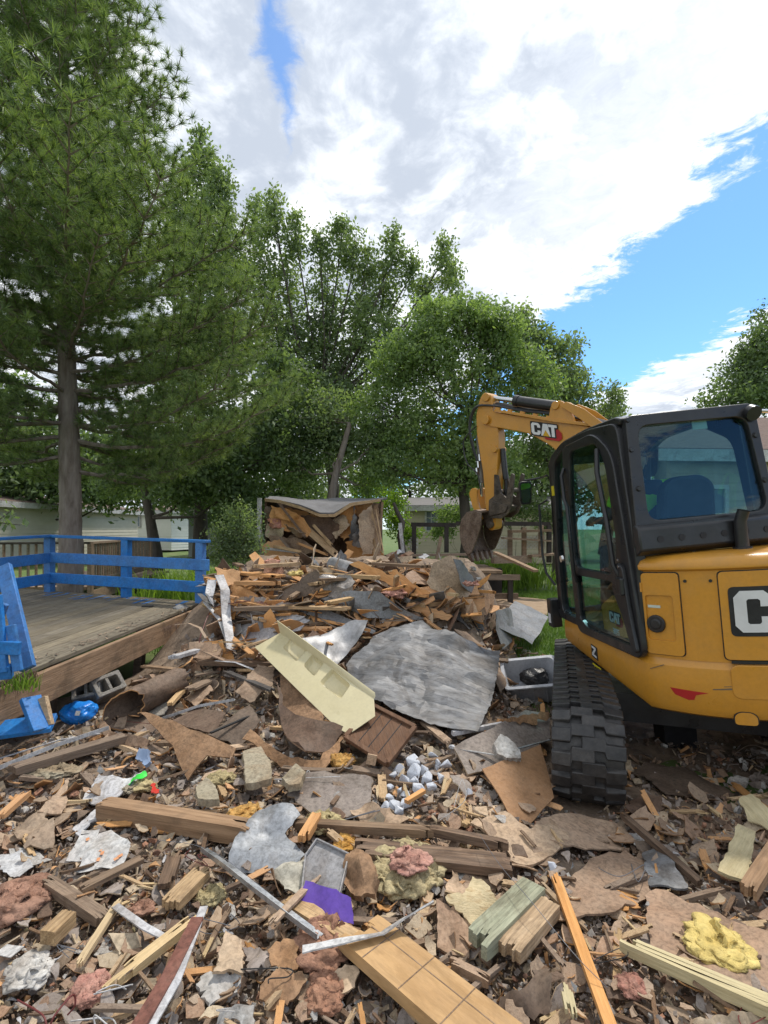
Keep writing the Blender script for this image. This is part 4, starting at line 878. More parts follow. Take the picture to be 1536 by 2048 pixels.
    b = B(); b.box((-.55, -.08, .0), (-.3, .08, .5)); b.build('swing_column', blk, X)
    # maker plate behind the lower pane
    pl = B(); plate(pl, rpoly([(.02, 1.14), (-.20, 1.25), (-.22, 1.18), (-.42, 1.10), (-.44, .965), (.0, .945)], .02, 4), S(-.05), S(-.03)); pp = pl.build('inner_maker_plate', yel, X)
    FS = lambda o: (lambda p: Vector((-.901-o, -p[0], p[1])))
    cat_logo(pp, lambda o: FS(o), .075, (.13, 1.045), None, hexa=True)
    xx = .16
    for ch in '305':
        b = B()
        sz = .045
        if ch == '0':
            o_ = [(xx, .955), (xx+.6*sz, .955), (xx+.6*sz, .955+sz), (xx, .955+sz)]; i_ = [(xx+.2*sz, .955+.2*sz), (xx+.4*sz, .955+.2*sz), (xx+.4*sz, .955+.8*sz), (xx+.2*sz, .955+.8*sz)]
            ring(b, o_, i_, FS(.001), FS(.004))
        else: plate(b, [(xx+x*sz, .955+y*sz) for x, y in DIG[ch]], FS(.001), FS(.004))
        b.build('digit', M['catwhite'], pp); xx += .78*sz
    # exhaust, front lamp block, grab rail, aerial
    b = B(); b.tube([(-.30, -.77, 1.55), (-.30, -.77, 1.73), (-.285, -.79, 1.80)], [.04, .036, .036], 16, caps=False); b.tube([(-.30, -.77, 1.556), (-.30, -.77, 1.57)], .055, 16); b.build('exhaust', blk, X, smooth=True)
    b = B(); b.box((-1.0, .93, .80), (-.90, 1.05, 1.07)); b.build('front_step', blk, X, bev=.01); b = B(); b.box((-1.003, .96, .84), (-.999, 1.02, .93)); b.build('reflector', M['catwhite'], X)
    b = B(); b.tube([(-.93, .95, 2.02), (-.99, 1.02, 1.98), (-1.0, 1.03, 1.5), (-.99, 1.0, 1.32), (-.93, .95, 1.2)], .012, 8); b.build('grab_rail', blk, X, smooth=True)
    b = B(); b.tube([(x1, -.55, 2.46), (.45, -.75, 2.36)], .012, 8); b.build('mirror_stem', chrome, X)
    b = B(); b.tube([(.30, -.66, 2.17), (.36, -.70, 2.17), (.50, -.76, 2.15)], [.01, .045, .05], 14); b.build('work_lamp', M['alum'], X, smooth=True)
    # ---------- mirror on its arm, turned to the seat
    inv = EXM.inverted(); mp = inv @ at(1052, 986, 5.45)
    b = B(); b.tube([(-.93, .90, 2.25), mp+Vector((.15, -.05, .14)), mp+Vector((0, .02, .13))], .011, 8); b.build('mirror_arm', blk, X)
    n_ = ((inv @ Vector((0, 0, CH))-mp).normalized()+(Vector((-.45, .1, 1.75))-mp).normalized()).normalized(); side = n_.cross(Vector((0, 0, 1))).normalized(); up = side.cross(n_)
    q = B(); q.prism(rpoly([(-.06, -.12), (.06, -.12), (.07, .12), (-.07, .12)], .035, 5), mp-n_*.035, side, up, n_*.03); mo = q.build('mirror', blk, X, bev=.006)
    mg = bpy.data.materials.new('mirror_silver'); mg.use_nodes = True; t = NT(mg.node_tree); t.n('ShaderNodeOutputMaterial', {0: t.n('ShaderNodeBsdfGlossy', {'Color': (.85, .87, .88, 1), 'Roughness': .02}).outputs[0]})
    q = B(); q.prism(rpoly([(-.045, -.10), (.045, -.10), (.053, .10), (-.053, .10)], .03, 5), mp-n_*.004, side, up, n_*.002); q.build('mirror_glass', mg, mo)
    # ---------- interior
    seatm = mat('blue_grey_seat_fabric', (.05, .06, .085), (.075, .085, .115), rand=0, bump=.3)
    b = B(); b.prism(rpoly([(-.21, 0), (.21, 0), (.19, .66), (.11, .73), (-.11, .73), (-.19, .66)], .06, 5), (-.36, -.30, 1.34), (1, 0, 0), (0, -.12, 1), (0, .11, 0)); b.build('seat_back', seatm, X, bev=.03)
    b = B(); b.box((-.58, -.30, 1.34), (-.06, .22, 1.47)); b.build('seat_cushion', seatm, X, bev=.03)
    b = B(); b.box((-.50, -.25, .90), (-.14, .15, 1.34)); b.build('seat_base', blk, X)
    for x in (-.70, .0): b = B(); b.box((x-.06, -.30, 1.0), (x+.03, .25, 1.62)); b.build('console', blk, X, bev=.02); 
    for x in (-.68, -.06): b = B(); b.tube([(x, .22, 1.62), (x, .27, 1.80)], [.012, .022], 8); b.build('joystick', blk, X)
    b = B(); b.box((x0+.02, -.58, .905), (x1-.02, .88, .93)); b.build('cab_floor', blk, X)
    b = B(); b.box((-.12, .70, 1.0), (.0, .82, 1.85)); b.build('monitor_column', blk, X, bev=.02)
    b = B(); b.box((x0+.07, -.62, .93), (x1-.03, -.585, 1.60)); b.build('rear_bulkhead', blk, X)
    b = B(); plate(b, [(-.43, 2.36), (-.33, 2.36), (-.33, 2.42), (-.43, 2.42)], RR(-.004), RR(.003)); b.build('window_sticker', mat('pale_label', (.5, .6, .55)), X)
    # ---------- undercarriage: two rubber tracks
    UC = Vector((2.335, 3.99, 0)); ya = R(-18.5); MU = Matrix.Translation(UC) @ Matrix.Rotation(ya, 4, 'Z'); TL = inv @ MU
    rw = .27; hl = .98; zc = .285
    def tpath(s, off):
        """point and outward normal on the belt at fraction s"""
        Ls = 2*hl; La = math.pi*rw; T = 2*(Ls+La); q = (s % 1)*T
        if q < Ls: return (-hl+q, zc+rw+off-.015*math.sin(math.pi*q/Ls)), (0, 1)
        q -= Ls
        if q < La: a = math.pi/2-q/rw; return (hl+(rw+off)*math.cos(a), zc+(rw+off)*math.sin(a)), (math.cos(a), math.sin(a))
        q -= La
        if q < Ls: return (hl-q, zc-rw-off), (0, -1)
        q -= Ls; a = -math.pi/2-q/rw; return (-hl+(rw+off)*math.cos(a), zc+(rw+off)*math.sin(a)), (math.cos(a), math.sin(a))
    for sx in (-1, 1):
        xc = sx*.79; b = B(); n = 120; V = []; Fc = []
        for k in range(n):
            for off, dx in ((-.03, -.20), (-.012, -.20), (0, -.19), (0, .19), (-.012, .20), (-.03, .20)):
                (y, z), _ = tpath(k/n, off); V.append(TL @ Vector((xc+dx, y, z)))
        for k in range(n):
            for j in range(6): Fc.append((k*6+j, k*6+(j+1) % 6, ((k+1) % n)*6+(j+1) % 6, ((k+1) % n)*6+j))
        b.add(V, Fc); belt = b.build('track', rub, X, smooth=True)
        nl = 44
        for k in range(nl):
            if sx > 0 and k % 2: continue
            for h in (0, 1):
                s0 = (k+.5*h+random.uniform(-.03, .03))/nl; q = B(); V = []
                # tread lug: a block covering a little over half the width, stepped like the photograph's
                xs = ([-.205, -.10, -.09, .0, .012, .035] if h == 0 else [-.035, -.012, .0, .09, .10, .205]); ds = ([0, 0, .006, .006, .006, .006] if h == 0 else [.006, .006, .006, .006, 0, 0])
                w0 = .36/nl; tap = .27/nl
                for i, x in enumerate(xs):
                    ww = w0 if (i in (0, 1) and h == 0) or (i in (4, 5) and h == 1) else w0*.82
                    for ss, off in ((s0-ww+ds[i], -.004), (s0-tap+ds[i]-.001, .030 if abs(x) < .2 else .016), (s0+tap+ds[i]-.001, .030 if abs(x) < .2 else .016), (s0+ww+ds[i], -.004)):
                        (y, z), _ = tpath(ss, off); V.append(TL @ Vector((xc+x, y, z)))
                Fc = [(i*4+j, i*4+j+1, (i+1)*4+j+1, (i+1)*4+j) for i in range(len(xs)-1) for j in range(3)]+[(i*4+3, i*4, (i+1)*4, (i+1)*4+3) for i in range(len(xs)-1)]+[(0, 1, 2, 3), (len(xs)*4-1, len(xs)*4-2, len(xs)*4-3, len(xs)*4-4)]
                q.add(V, Fc); q.build('track_lug', rub, belt, bev=.004, seg=1)
        for y, r_ in ((-hl, .235), (hl, .235)): 
            w = B(); w.tube([TL @ Vector((xc-.11, y, zc)), TL @ Vector((xc+.11, y, zc))], r_, 24); w.tube([TL @ Vector((xc-.13, y, zc)), TL @ Vector((xc+.13, y, zc))], .09, 16); w.build('sprocket' if y < 0 else 'idler', dgr, X, bev=.01)
        for k in range(4): w = B(); y = -.6+.4*k; w.tube([TL @ Vector((xc-.12, y, .12)), TL @ Vector((xc+.12, y, .12))], .08, 16); w.build('roller', dgr, X)
        w = B(); w.box((xc-.07, -.95, .13), (xc+.07, .95, .42), mw=TL); w.build('track_frame', blk, X, bev=.02)
    w = B(); w.box((-.70, -.35, .28), (.70, .35, .48), mw=TL); w.tube([TL @ Vector((0, 0, .45)), TL @ Vector((0, 0, .60))], .36, 24); w.build('car_body', blk, X)
    w = B(); w.prism([(0, 0), (.06, .02), (.09, .18), (.06, .34), (0, .34), (.03, .18)], TL @ Vector((-.99, 1.48, .02)), (TL.to_3x3() @ Vector((0, 1, 0))), (TL.to_3x3() @ Vector((0, 0, 1))), TL.to_3x3() @ Vector((1.98, 0, 0))); w.build('dozer_blade', yel, X)
    for x in (-.4, .4): w = B(); w.box((x-.05, .5, .2), (x+.05, 1.5, .3), mw=TL); w.build('blade_arm', yel, X)
    # ---------- boom, stick, bucket and thumb in one tilted plane
    th = R(42); foot = Vector((.15, 1.05, 0)); U = Vector((-math.sin(th), math.cos(th), 0)); N = Vector((math.cos(th), math.sin(th), 0)); Z = Vector((0, 0, 1))
    def pp_(poly, n0, n1, name, m, bev=.008, par=X, rr=.02, k=4):
        b = B(); b.prism(rpoly(poly, rr, k), foot+N*n0, U, Z, N*(n1-n0)); return b.build(name, m, par, bev=bev, smooth=True)
    A3 = lambda u, z, n=0: foot+U*u+Z*z+N*n
    boom = pp_([(-.12, .95), (.05, 1.9), (.25, 2.46), (.52, 2.75), (.90, 2.885), (1.40, 3.06), (1.76, 3.20), (1.85, 3.12), (1.80, 3.02), (1.61, 2.955), (1.24, 2.82), (.98, 2.63), (.64, 2.2), (.36, 1.6), (.12, .9)], -.09, .09, 'boom', yel, rr=.08, k=5)
    pp_([(.50, 2.745), (.90, 2.875), (1.66, 3.165), (1.64, 3.185), (.88, 2.905), (.49, 2.775)], -.125, .125, 'boom_top_plate', yel, bev=.003, par=X)
    for n0 in (-.11, .07): pp_([(.66, 2.80), (.98, 2.90), (.93, 3.06), (.87, 3.10), (.80, 3.09), (.72, 2.98)], n0, n0+.04, 'cylinder_bracket', yel, rr=.03)
    for n0 in (-.14, .125): pp_([(.30, 2.55), (.62, 2.86), (.80, 3.02), (.74, 3.06), (.55, 2.94), (.24, 2.62)], n0, n0+.016, 'hose_guard', yel)
    fb = lambda o: (lambda p: foot+U*p[0]*-1+Z*p[1]+N*(-.10-o))
    cat_logo(boom, lambda o: (lambda p: foot-U*p[0]+Z*(p[1]-p[0]*.33)+N*(-.10-o)), .135, (-1.19, 2.815-1.05*.33-.06), None)
    b = B(); b.tube([A3(.87, 3.04), A3(1.40, 3.235)], .062, 18); b.tube([A3(1.38, 3.228), A3(1.43, 3.246)], .068, 18); b.build('stick_cylinder', blk, X, smooth=True)
    b = B(); b.tube([A3(1.42, 3.243), A3(1.76, 3.365)], .028, 12); b.build('cylinder_rod', chrome, X, smooth=True)
    b = B(); b.tube([A3(.30, 2.35, 0), A3(.55, 1.4, 0)], .06, 12); b.build('boom_cylinder', blk, X)
    for (u, z, w, r_) in ((1.79, 3.09, .13, .055), (1.77, 3.365, .10, .05), (.87, 3.05, .13, .045), (1.88, 1.82, .13, .045), (1.72, 2.72, .11, .04)):
        b = B(); b.tube([A3(u, z, -w), A3(u, z, w)], r_, 16); b.build('pivot_pin', dgr if z < 2 else yel, X, bev=.005)
    pp_([(1.70, 3.38), (1.80, 3.44), (1.87, 3.38), (1.95, 3.20), (1.97, 2.95), (1.93, 2.45), (1.945, 1.78), (1.90, 1.74), (1.83, 1.76), (1.75, 2.3), (1.665, 2.80), (1.655, 2.98), (1.70, 3.15)], -.075, .075, 'stick', yel, rr=.05)
    b = B(); b.tube([A3(1.99, 2.95), A3(2.02, 2.35)], .038, 12); b.build('bucket_cylinder', mat('hydraulic_grey', (.20, .20, .19), (.3, .29, .27), rand=0, metal=.6), X, smooth=True)
    b = B(); b.tube([A3(2.02, 2.36), A3(2.04, 2.18)], .02, 10); b.build('cylinder_rod', chrome, X)
    pp_([(2.10, 2.30), (2.16, 2.24), (2.12, 2.05), (2.04, 1.88), (1.98, 1.90), (2.04, 2.08), (2.04, 2.22), (2.02, 2.28)], -.10, -.06, 'bucket_link', yel, rr=.03)
    pp_([(2.10, 2.30), (2.16, 2.24), (2.12, 2.05), (2.04, 1.88), (1.98, 1.90), (2.04, 2.08), (2.04, 2.22), (2.02, 2.28)], .06, .10, 'bucket_link', yel, rr=.03)
    # bucket: curved shell, side plates, cutting lip and teeth
    prof_ = [(1.88, 1.97), (1.98, 2.00), (2.10, 1.985), (2.19, 1.91), (2.235, 1.79), (2.235, 1.65), (2.19, 1.53), (2.14, 1.47)]
    bk = B()
    for (p, q) in zip(prof_, prof_[1:]):
        p, q = Vector(p), Vector(q); nn = Vector((-(q-p).y, (q-p).x)).normalized()*.016
        V = [A3(p.x, p.y, -.24), A3(q.x, q.y, -.24), A3(q.x, q.y, .24), A3(p.x, p.y, .24)]; V += [A3(e[0]+nn.x, e[1]+nn.y, e[2]) for e in ((p.x, p.y, -.24), (q.x, q.y, -.24), (q.x, q.y, .24), (p.x, p.y, .24))]
        bk.add(V, [(0, 1, 2, 3), (7, 6, 5, 4), (0, 4, 5, 1), (1, 5, 6, 2), (2, 6, 7, 3), (3, 7, 4, 0)])
    bucket = bk.build('bucket', stl, X)
    for n0 in (-.255, .24): pp_(prof_+[(2.08, 1.50), (1.97, 1.68), (1.90, 1.84)], n0, n0+.02, 'side_plate', stl, par=bucket, rr=.02, bev=.004)
    for n0 in (-.08, .06): pp_([(1.84, 1.80), (1.86, 1.98), (2.06, 2.04), (2.08, 1.95), (1.98, 1.90), (1.93, 1.76)], n0, n0+.025, 'bucket_ear', stl, par=bucket)
    for k in range(5): n0 = -.23+k*.104; pp_([(2.17, 1.51), (2.20, 1.49), (2.12, 1.37), (2.10, 1.38), (2.12, 1.48)], n0, n0+.05, 'tooth', stl, par=bucket, rr=.004, bev=.003)
    # thumb folded up against the stick
    tf = [(1.88, 1.90), (1.85, 2.12), (1.77, 2.16), (1.74, 2.42), (1.69, 2.40), (1.67, 2.18), (1.60, 2.12), (1.55, 2.28), (1.50, 2.40), (1.465, 2.38), (1.50, 2.20), (1.55, 2.02), (1.60, 1.93), (1.70, 1.88)]
    th_ = None
    for n0 in (-.12, .09): o = pp_(tf, n0, n0+.03, 'thumb' if th_ is None else 'thumb_plate', dgr, rr=.012, par=X if th_ is None else th_); th_ = th_ or o
    pp_([(1.86, 1.92), (1.80, 2.10), (1.58, 2.02), (1.62, 1.95)], -.14, .14, 'thumb_web', dgr, par=th_)
    b = B(); b.tube([A3(1.545, 2.20, -.13), A3(1.545, 2.20, .13)], .03, 10); b.tube([A3(1.72, 2.20, -.12), A3(1.72, 2.20, .12)], .035, 10); b.build('thumb_cross_bar', dgr, th_)
    b = B(); b.tube([A3(1.665, 2.72), A3(1.66, 2.35)], .036, 12); b.tube([A3(1.66, 2.36), A3(1.68, 2.14)], .018, 10); b.build('thumb_cylinder', blk, X, smooth=True)
    # hoses
    def cur(P, n=7):
        out = []; P = [Vector(p) for p in P]; P = [P[0]]+P+[P[-1]]
        for i in range(1, len(P)-2):
            for k in range(n):
                t = k/n; a, b_, c, d = P[i-1:i+3]; out.append(.5*((2*b_)+(-a+c)*t+(2*a-5*b_+4*c-d)*t*t+(-a+3*b_-3*c+d)*t**3))
        return out+[P[-1]]
    for j, (o, n0) in enumerate(((0, -.06), (.03, -.02), (.055, .03), (.08, .06))):
        b = B(); b.tube(cur([A3(.40, 2.75+o*.4, n0), A3(.8, 2.93+o*.4, n0), A3(1.3, 3.09+o*.4, n0), A3(1.68, 3.24+o*.5, n0-.03), A3(1.93+o*.6, 3.27+o*.5, n0-.05), A3(2.05+o, 3.08, n0-.04), A3(2.03+o*1.3, 2.8, n0-.02), A3(2.0+o*.5, 2.55, n0)]), .013, 7); b.build('hose', hose, X, smooth=True)
    b = B(); b.tube(cur([A3(1.95, 3.05, -.09), A3(2.16, 2.9, -.1), A3(2.14, 2.62, -.1), A3(2.0, 2.45, -.09), A3(1.99, 2.2, -.08)]), .008, 6); b.build('hose', hose, X)
    for (u, z) in ((2.0, 2.58), (2.03, 2.50), (1.97, 2.66)): b = B(); b.tube([A3(u, z-.04, -.06), A3(u, z+.04, -.06)], .02, 8); b.build('hose_fitting', chrome, X)
    for k in range(5): u = .95+.16*k; z = 2.92+.058*k*1.05; b = B(); b.bar(A3(u, z+.015, -.09), A3(u+.05, z+.035, -.09), .03, .03); b.build('clamp', yel, X)

def build_operator():
    """seated driver in a high-visibility vest, seen through the cab glass"""
    L = lambda x, y, z: EXM @ Vector((x, y, z))
    root = empty('person', L(-.36, 0, 1.45), label='machine operator in a bright yellow-green vest seated inside the cab', cat='person'); o = root.location
    J = {'pel': (-.47, -.02, 1.33), 'wai': (-.48, -.02, 1.48), 'che': (-.50, .0, 1.68), 'nec': (-.51, .02, 1.83), 'hea': (-.515, .04, 1.90),
         'ls': (-.68, .01, 1.78), 'le': (-.76, .08, 1.55), 'lw': (-.79, .24, 1.56), 'rs': (-.33, .01, 1.78), 're': (-.20, .08, 1.55), 'rw': (-.10, .22, 1.56),
         'lh': (-.57, .0, 1.30), 'lk': (-.62, .45, 1.36), 'la': (-.62, .60, .98), 'lt': (-.63, .74, .96), 'rh': (-.37, .0, 1.30), 'rk': (-.30, .45, 1.36), 'ra': (-.30, .60, .98), 'rt': (-.29, .74, .96)}
    E = [('pel', 'wai'), ('wai', 'che'), ('che', 'nec'), ('nec', 'hea'), ('che', 'ls'), ('ls', 'le'), ('le', 'lw'), ('che', 'rs'), ('rs', 're'), ('re', 'rw'), ('pel', 'lh'), ('lh', 'lk'), ('lk', 'la'), ('la', 'lt'), ('pel', 'rh'), ('rh', 'rk'), ('rk', 'ra'), ('ra', 'rt')]
    rad = dict(pel=.14, wai=.135, che=.15, nec=.06, hea=.055, ls=.075, rs=.075, le=.045, re=.045, lw=.03, rw=.03, lh=.09, rh=.09, lk=.065, rk=.065, la=.045, ra=.045, lt=.04, rt=.04)
    J['re'] = (-.25, .08, 1.55); J['rw'] = (-.24, .24, 1.56)
    for k_ in J: J[k_] = (J[k_][0]+.0, J[k_][1], J[k_][2]+(.24 if k_ not in ('la', 'ra', 'lt', 'rt') else .03))
    def skin(name, keys, edges, scale, m, parent):
        me = bpy.data.meshes.new(name); me.from_pydata([L(*J[k])-o for k in keys], [(keys.index(a), keys.index(b)) for a, b in edges if a in keys and b in keys], []); me.materials.append(m)
        ob = link(name, me, parent); md = ob.modifiers.new('skin', 'SKIN'); me.skin_vertices[0].data
        for k, sv in zip(keys, me.skin_vertices[0].data): sv.radius = (rad[k]*scale, rad[k]*scale*.8)
        me.skin_vertices[0].data[0].use_root = True; s = ob.modifiers.new('sub', 'SUBSURF'); s.levels = s.render_levels = 2; return ob
    jeans = mat('dark_work_clothes', (.04, .045, .06), (.06, .065, .08), rand=0); vest = mat('hi_vis_fabric', (.36, .80, .04), (.42, .88, .06), rand=0, bump=.3); skn = mat('skin', (.45, .26, .18), (.50, .30, .21), rand=0, bump=.05, rough=.5)
    skin('body', list(J), E, 1, jeans, root)
    J['lm'] = (-.73, .055, 1.87); J['rm'] = (-.29, .055, 1.87); rad['lm'] = rad['rm'] = .062
    skin('vest', ['wai', 'che', 'ls', 'lm', 'rs', 'rm'], [('wai', 'che'), ('che', 'ls'), ('ls', 'lm'), ('che', 'rs'), ('rs', 'rm')], 1.13, vest, root)
    bm = bmesh.new(); bmesh.ops.create_uvsphere(bm, u_segments=24, v_segments=18, radius=1)
    for v in bm.verts:
        x, y, z = v.co; w = .075*(1-.18*max(0, -z)); v.co = (x*w, y*.095+(.018*math.exp(-(x*x*30+(z+.05)**2*18)) if y > .6 else 0)+(-.006*math.exp(-((abs(x)-.35)**2*60+(z-.08)**2*60)) if y > .5 else 0), z*.118)
    me = bpy.data.meshes.new('head'); bm.to_mesh(me); me.materials.append(skn); me.polygons.foreach_set('use_smooth', [True]*len(me.polygons)); bm.free(); h = link('head', me, root, Matrix.Translation(L(-.515, .05, 2.24)-o))
    cp = B(); V = []
    bm = bmesh.new(); bmesh.ops.create_uvsphere(bm, u_segments=24, v_segments=16, radius=1); bmesh.ops.delete(bm, geom=[v for v in bm.verts if v.co.z < .12], context='VERTS')
    for v in bm.verts: v.co = (v.co.x*.084, v.co.y*.104, v.co.z*.128)
    me = bpy.data.meshes.new('cap'); bm.to_mesh(me); bm.free(); me.materials.append(M['black']); c = link('cap', me, h); b = B(); b.prism(rpoly([(-.07, .07), (.07, .07), (.05, .17), (-.05, .17)], .03), (0, 0, .015), (1, 0, 0), (0, 1, -.15), (0, 0, .006)); b.build('brim', M['black'], h)
    for s in (-1, 1):
        b = B(); b.tube([(s*.072, .0, .02), (s*.08, -.01, .02), (s*.078, -.012, -.03)], [.01, .018, .01], 8); b.build('ear', skn, h)
        b = B(); b.tube([(s*.028, .083, .012), (s*.028, .091, .012)], .010, 8); b.build('eye', M['black'], h)
        # gloved hand with fingers round the joystick
        wr = L(*J['lw' if s < 0 else 'rw'])-o; f = B(); f.tube([wr, wr+Vector((0, .05, .0)), wr+Vector((0, .085, -.005))], [.028, .036, .03], 10)
        for q in range(4): a = wr+Vector((-.026+.017*q, .08, .0)); f.tube([a, a+Vector((0, .03+.004*(q in (1, 2)), -.008)), a+Vector((0, .038, -.034)), a+Vector((0, .018, -.045))], [.0095, .009, .0085, .007], 7)
        a = wr+Vector((-s*.03, .03, 0)); f.tube([a, a+Vector((-s*.02, .03, -.012)), a+Vector((-s*.008, .055, -.028))], [.012, .0105, .009], 7); f.build('hand', skn, root, smooth=True)
# ================================================================ DEBRIS
UP = Vector((0, 0, 1))
def sheet_mesh(name, poly2, hfun, t, m, grid, jag=0.0, seed=0, m2=None, step=None):
    """solid sheet from a 2D outline with torn edges; hfun gives its curl"""
    pts = []; n = len(poly2); step = step or max(grid*.6, .012)
    for i in range(n):
        a, b = Vector(poly2[i]), Vector(poly2[(i+1) % n]); d = b-a; L = d.length
        if L < 1e-5: continue
        k = max(1, int(L/step)); nn = Vector((-d.y, d.x))/L
        for j in range(k):
            f = j/k; p = a+d*f; o = 0 if j == 0 else jag*(noise.noise(Vector((p.x*23+seed, p.y*23, seed*1.7)))*1.5+random.uniform(-.5, .5))
            pts.append(p+nn*o)
    nb = len(pts); xs = [p.x for p in pts]; ys = [p.y for p in pts]; inn = []
    x = min(xs)+grid*.7
    while x < max(xs):
        y = min(ys)+grid*.7
        while y < max(ys):
            r_ = False; j = nb-1; near = False
            for i in range(nb):
                if (ys[i] > y) != (ys[j] > y) and x < (xs[j]-xs[i])*(y-ys[i])/(ys[j]-ys[i])+xs[i]: r_ = not r_
                if abs(xs[i]-x)+abs(ys[i]-y) < grid*.35: near = True
                j = i
            if r_ and not near: inn.append(Vector((x+random.uniform(-.2, .2)*grid, y+random.uniform(-.2, .2)*grid)))
            y += grid
        x += grid
    try: vo, ed, fo, *_ = delaunay_2d_cdt(pts+inn, [(i, (i+1) % nb) for i in range(nb)], [], 1, 1e-5)
    except Exception: return None
    n = len(vo); H = [hfun(p.x, p.y) for p in vo]
    V = [(p.x, p.y, h+t/2) for p, h in zip(vo, H)]+[(p.x+random.uniform(-1, 1)*t*.2, p.y+random.uniform(-1, 1)*t*.2, h-t/2) for p, h in zip(vo, H)]
    cnt = {(a, c): 1 for f in fo for a, c in zip(f, list(f[1:])+[f[0]])}
    side = [(a, a+n, c+n, c) for (a, c) in cnt if (c, a) not in cnt]
    Fc = [tuple(f) for f in fo]+[tuple(i+n for i in reversed(f)) for f in fo]+side
    me = bpy.data.meshes.new(name); me.from_pydata(V, [], Fc); me.materials.append(m); me.materials.append(m2 or m)
    me.polygons.foreach_set('material_index', [0]*len(fo)+[1]*(len(fo)+len(side)))
    me.polygons.foreach_set('use_smooth', [True]*(2*len(fo))+[False]*len(side)); me.set_sharp_from_angle(angle=R(40)); return me
def frame(c, x, nrm):
    z = nrm.normalized(); x = (x-z*x.dot(z)).normalized(); y = z.cross(x); m = Matrix((x, y, z)).transposed().to_4x4(); m.translation = c; return m
def torn(name, poly, m, label, cat, t=.008, lift=.05, jag=.012, wav=.012, flat=.35, grid=None, group=None, m2=None, curl=0.0, parent=None, depth=None, ret=False, xdir=None):
    """a sheet lying where the photograph shows its outline; poly entries are (px, py[, lift])"""
    P = []
    for q in poly:
        l = q[2] if len(q) > 2 else lift
        P.append(at(q[0], q[1], l) if depth else hit(q[0], q[1], l))
    c = sum(P, Vector())/len(P); nn = Vector()
    for a, b in zip(P, P[1:]+P[:1]): nn += (a-c).cross(b-c)
    if nn.length < 1e-6: nn = UP.copy()
    nn.normalize()
    if nn.dot(Vector((0, 0, CH))-c) < 0: nn = -nn
    far = max(P, key=lambda p: (p-c).length)-c if xdir is None else P[xdir[1]]-P[xdir[0]]; F_ = frame(c, far, nn); Fi = F_.inverted(); Q = [Fi @ p for p in P]
    size = max(q.length for q in Q)*2; grid = grid or max(size/11, .02); sd = random.uniform(0, 99)
    def h(x, y):
        s = w = 0
        for q in Q: d = 1/((q.x-x)**2+(q.y-y)**2+1e-3*size*size); s += q.z*d; w += d
        return s/w*(1-flat)+wav*noise.noise(Vector((x*3.2/max(.3, size), y*3.2/max(.3, size), sd)))*2+curl*((x/size*2)**2)*size*.25+wav*.35*noise.noise(Vector((x*18, y*18, sd)))
    me = sheet_mesh(name, [(q.x, q.y) for q in Q], h, t, m, grid, jag, sd, m2)
    if me is None: return None
    if parent: F_ = Matrix.Translation(parent.location).inverted() @ F_
    o = link(name, me, parent, F_)
    if parent is None: tag(o, label, cat, group)
    return (o, Q, F_) if ret else o
def lumber_mesh(name, L, w, t, m, j0=.05, j1=.05, bend=0.0, n=6):
    """a stick of timber along local x with splintered ends"""
    b = B(); ys = [-w/2]+sorted(-w/2+w*(i/n+random.uniform(-.38, .38)/n) for i in range(1, n))+[w/2]; sg = max(2, min(8, int(L/.18)))
    ex = [(-L/2+random.uniform(0, 1)**1.5*j0, L/2-random.uniform(0, 1)**1.5*j1) for _ in range(n)]
    for i in range(n):
        a0, a1 = ex[i]; y0, y1 = ys[i], ys[i+1]; V = []; Fc = []
        fr = [0, min(.12, .03/L)]+[j/(sg-1) for j in range(1, sg-1)]+[1-min(.12, .03/L), 1]; sg2 = len(fr)-1
        for k, f_ in enumerate(fr):
            x = a0+(a1-a0)*f_; z = bend*(1-(2*x/L)**2); tp = 1 if 0 < k < sg2 else (.8 if (j0 if k == 0 else j1) > .01 else 1)
            V += [(x, y0, z-t/2*tp), (x, y1, z-t/2*tp), (x, y1, z+t/2*tp), (x, y0, z+t/2*tp)]
        sg_ = sg2
        for k in range(sg2):
            q = k*4
            Fc += [(q+2, q+3, q+7, q+6), (q+0, q+1, q+5, q+4)]
            if i == 0: Fc.append((q+3, q, q+4, q+7))
            if i == n-1: Fc.append((q+1, q+2, q+6, q+5))
        Fc += [(3, 2, 1, 0), (sg2*4, sg2*4+1, sg2*4+2, sg2*4+3)]
        # inner walls where neighbours are shorter
        if i < n-1: Fc += [(1, 2, 6, 5), (sg2*4-3, sg2*4-2, sg2*4+2, sg2*4+1)]
        if i > 0: Fc += [(3, 0, 4, 7), (sg2*4-1, sg2*4-4, sg2*4, sg2*4+3)]
        b.add(V, Fc)
    me = bpy.data.meshes.new(name); me.from_pydata(b.v, [], b.f); me.materials.append(m); me.update()
    bm = bmesh.new(); bm.from_mesh(me); bmesh.ops.recalc_face_normals(bm, faces=bm.faces); bm.to_mesh(me); bm.free(); return me
def lumber(name, p, q, w, t, m, label, cat, j0=.05, j1=.05, roll=0, bend=0.0, lift=.05, group=None, depth=False, n=6, bev=0):
    f = at if depth else hit
    P = f(p[0], p[1], p[2] if len(p) > 2 else lift); Q = f(q[0], q[1], q[2] if len(q) > 2 else lift); d = Q-P
    F_ = frame((P+Q)/2, d, UP) @ Matrix.Rotation(R(roll), 4, 'X')
    o = link(name, lumber_mesh(name, d.length, w, t, m, j0, j1, bend, n), None, F_)
    if bev: md = o.modifiers.new('bevel', 'BEVEL'); md.width = bev; md.segments = 1; md.limit_method = 'ANGLE'
    return tag(o, label, cat, group)
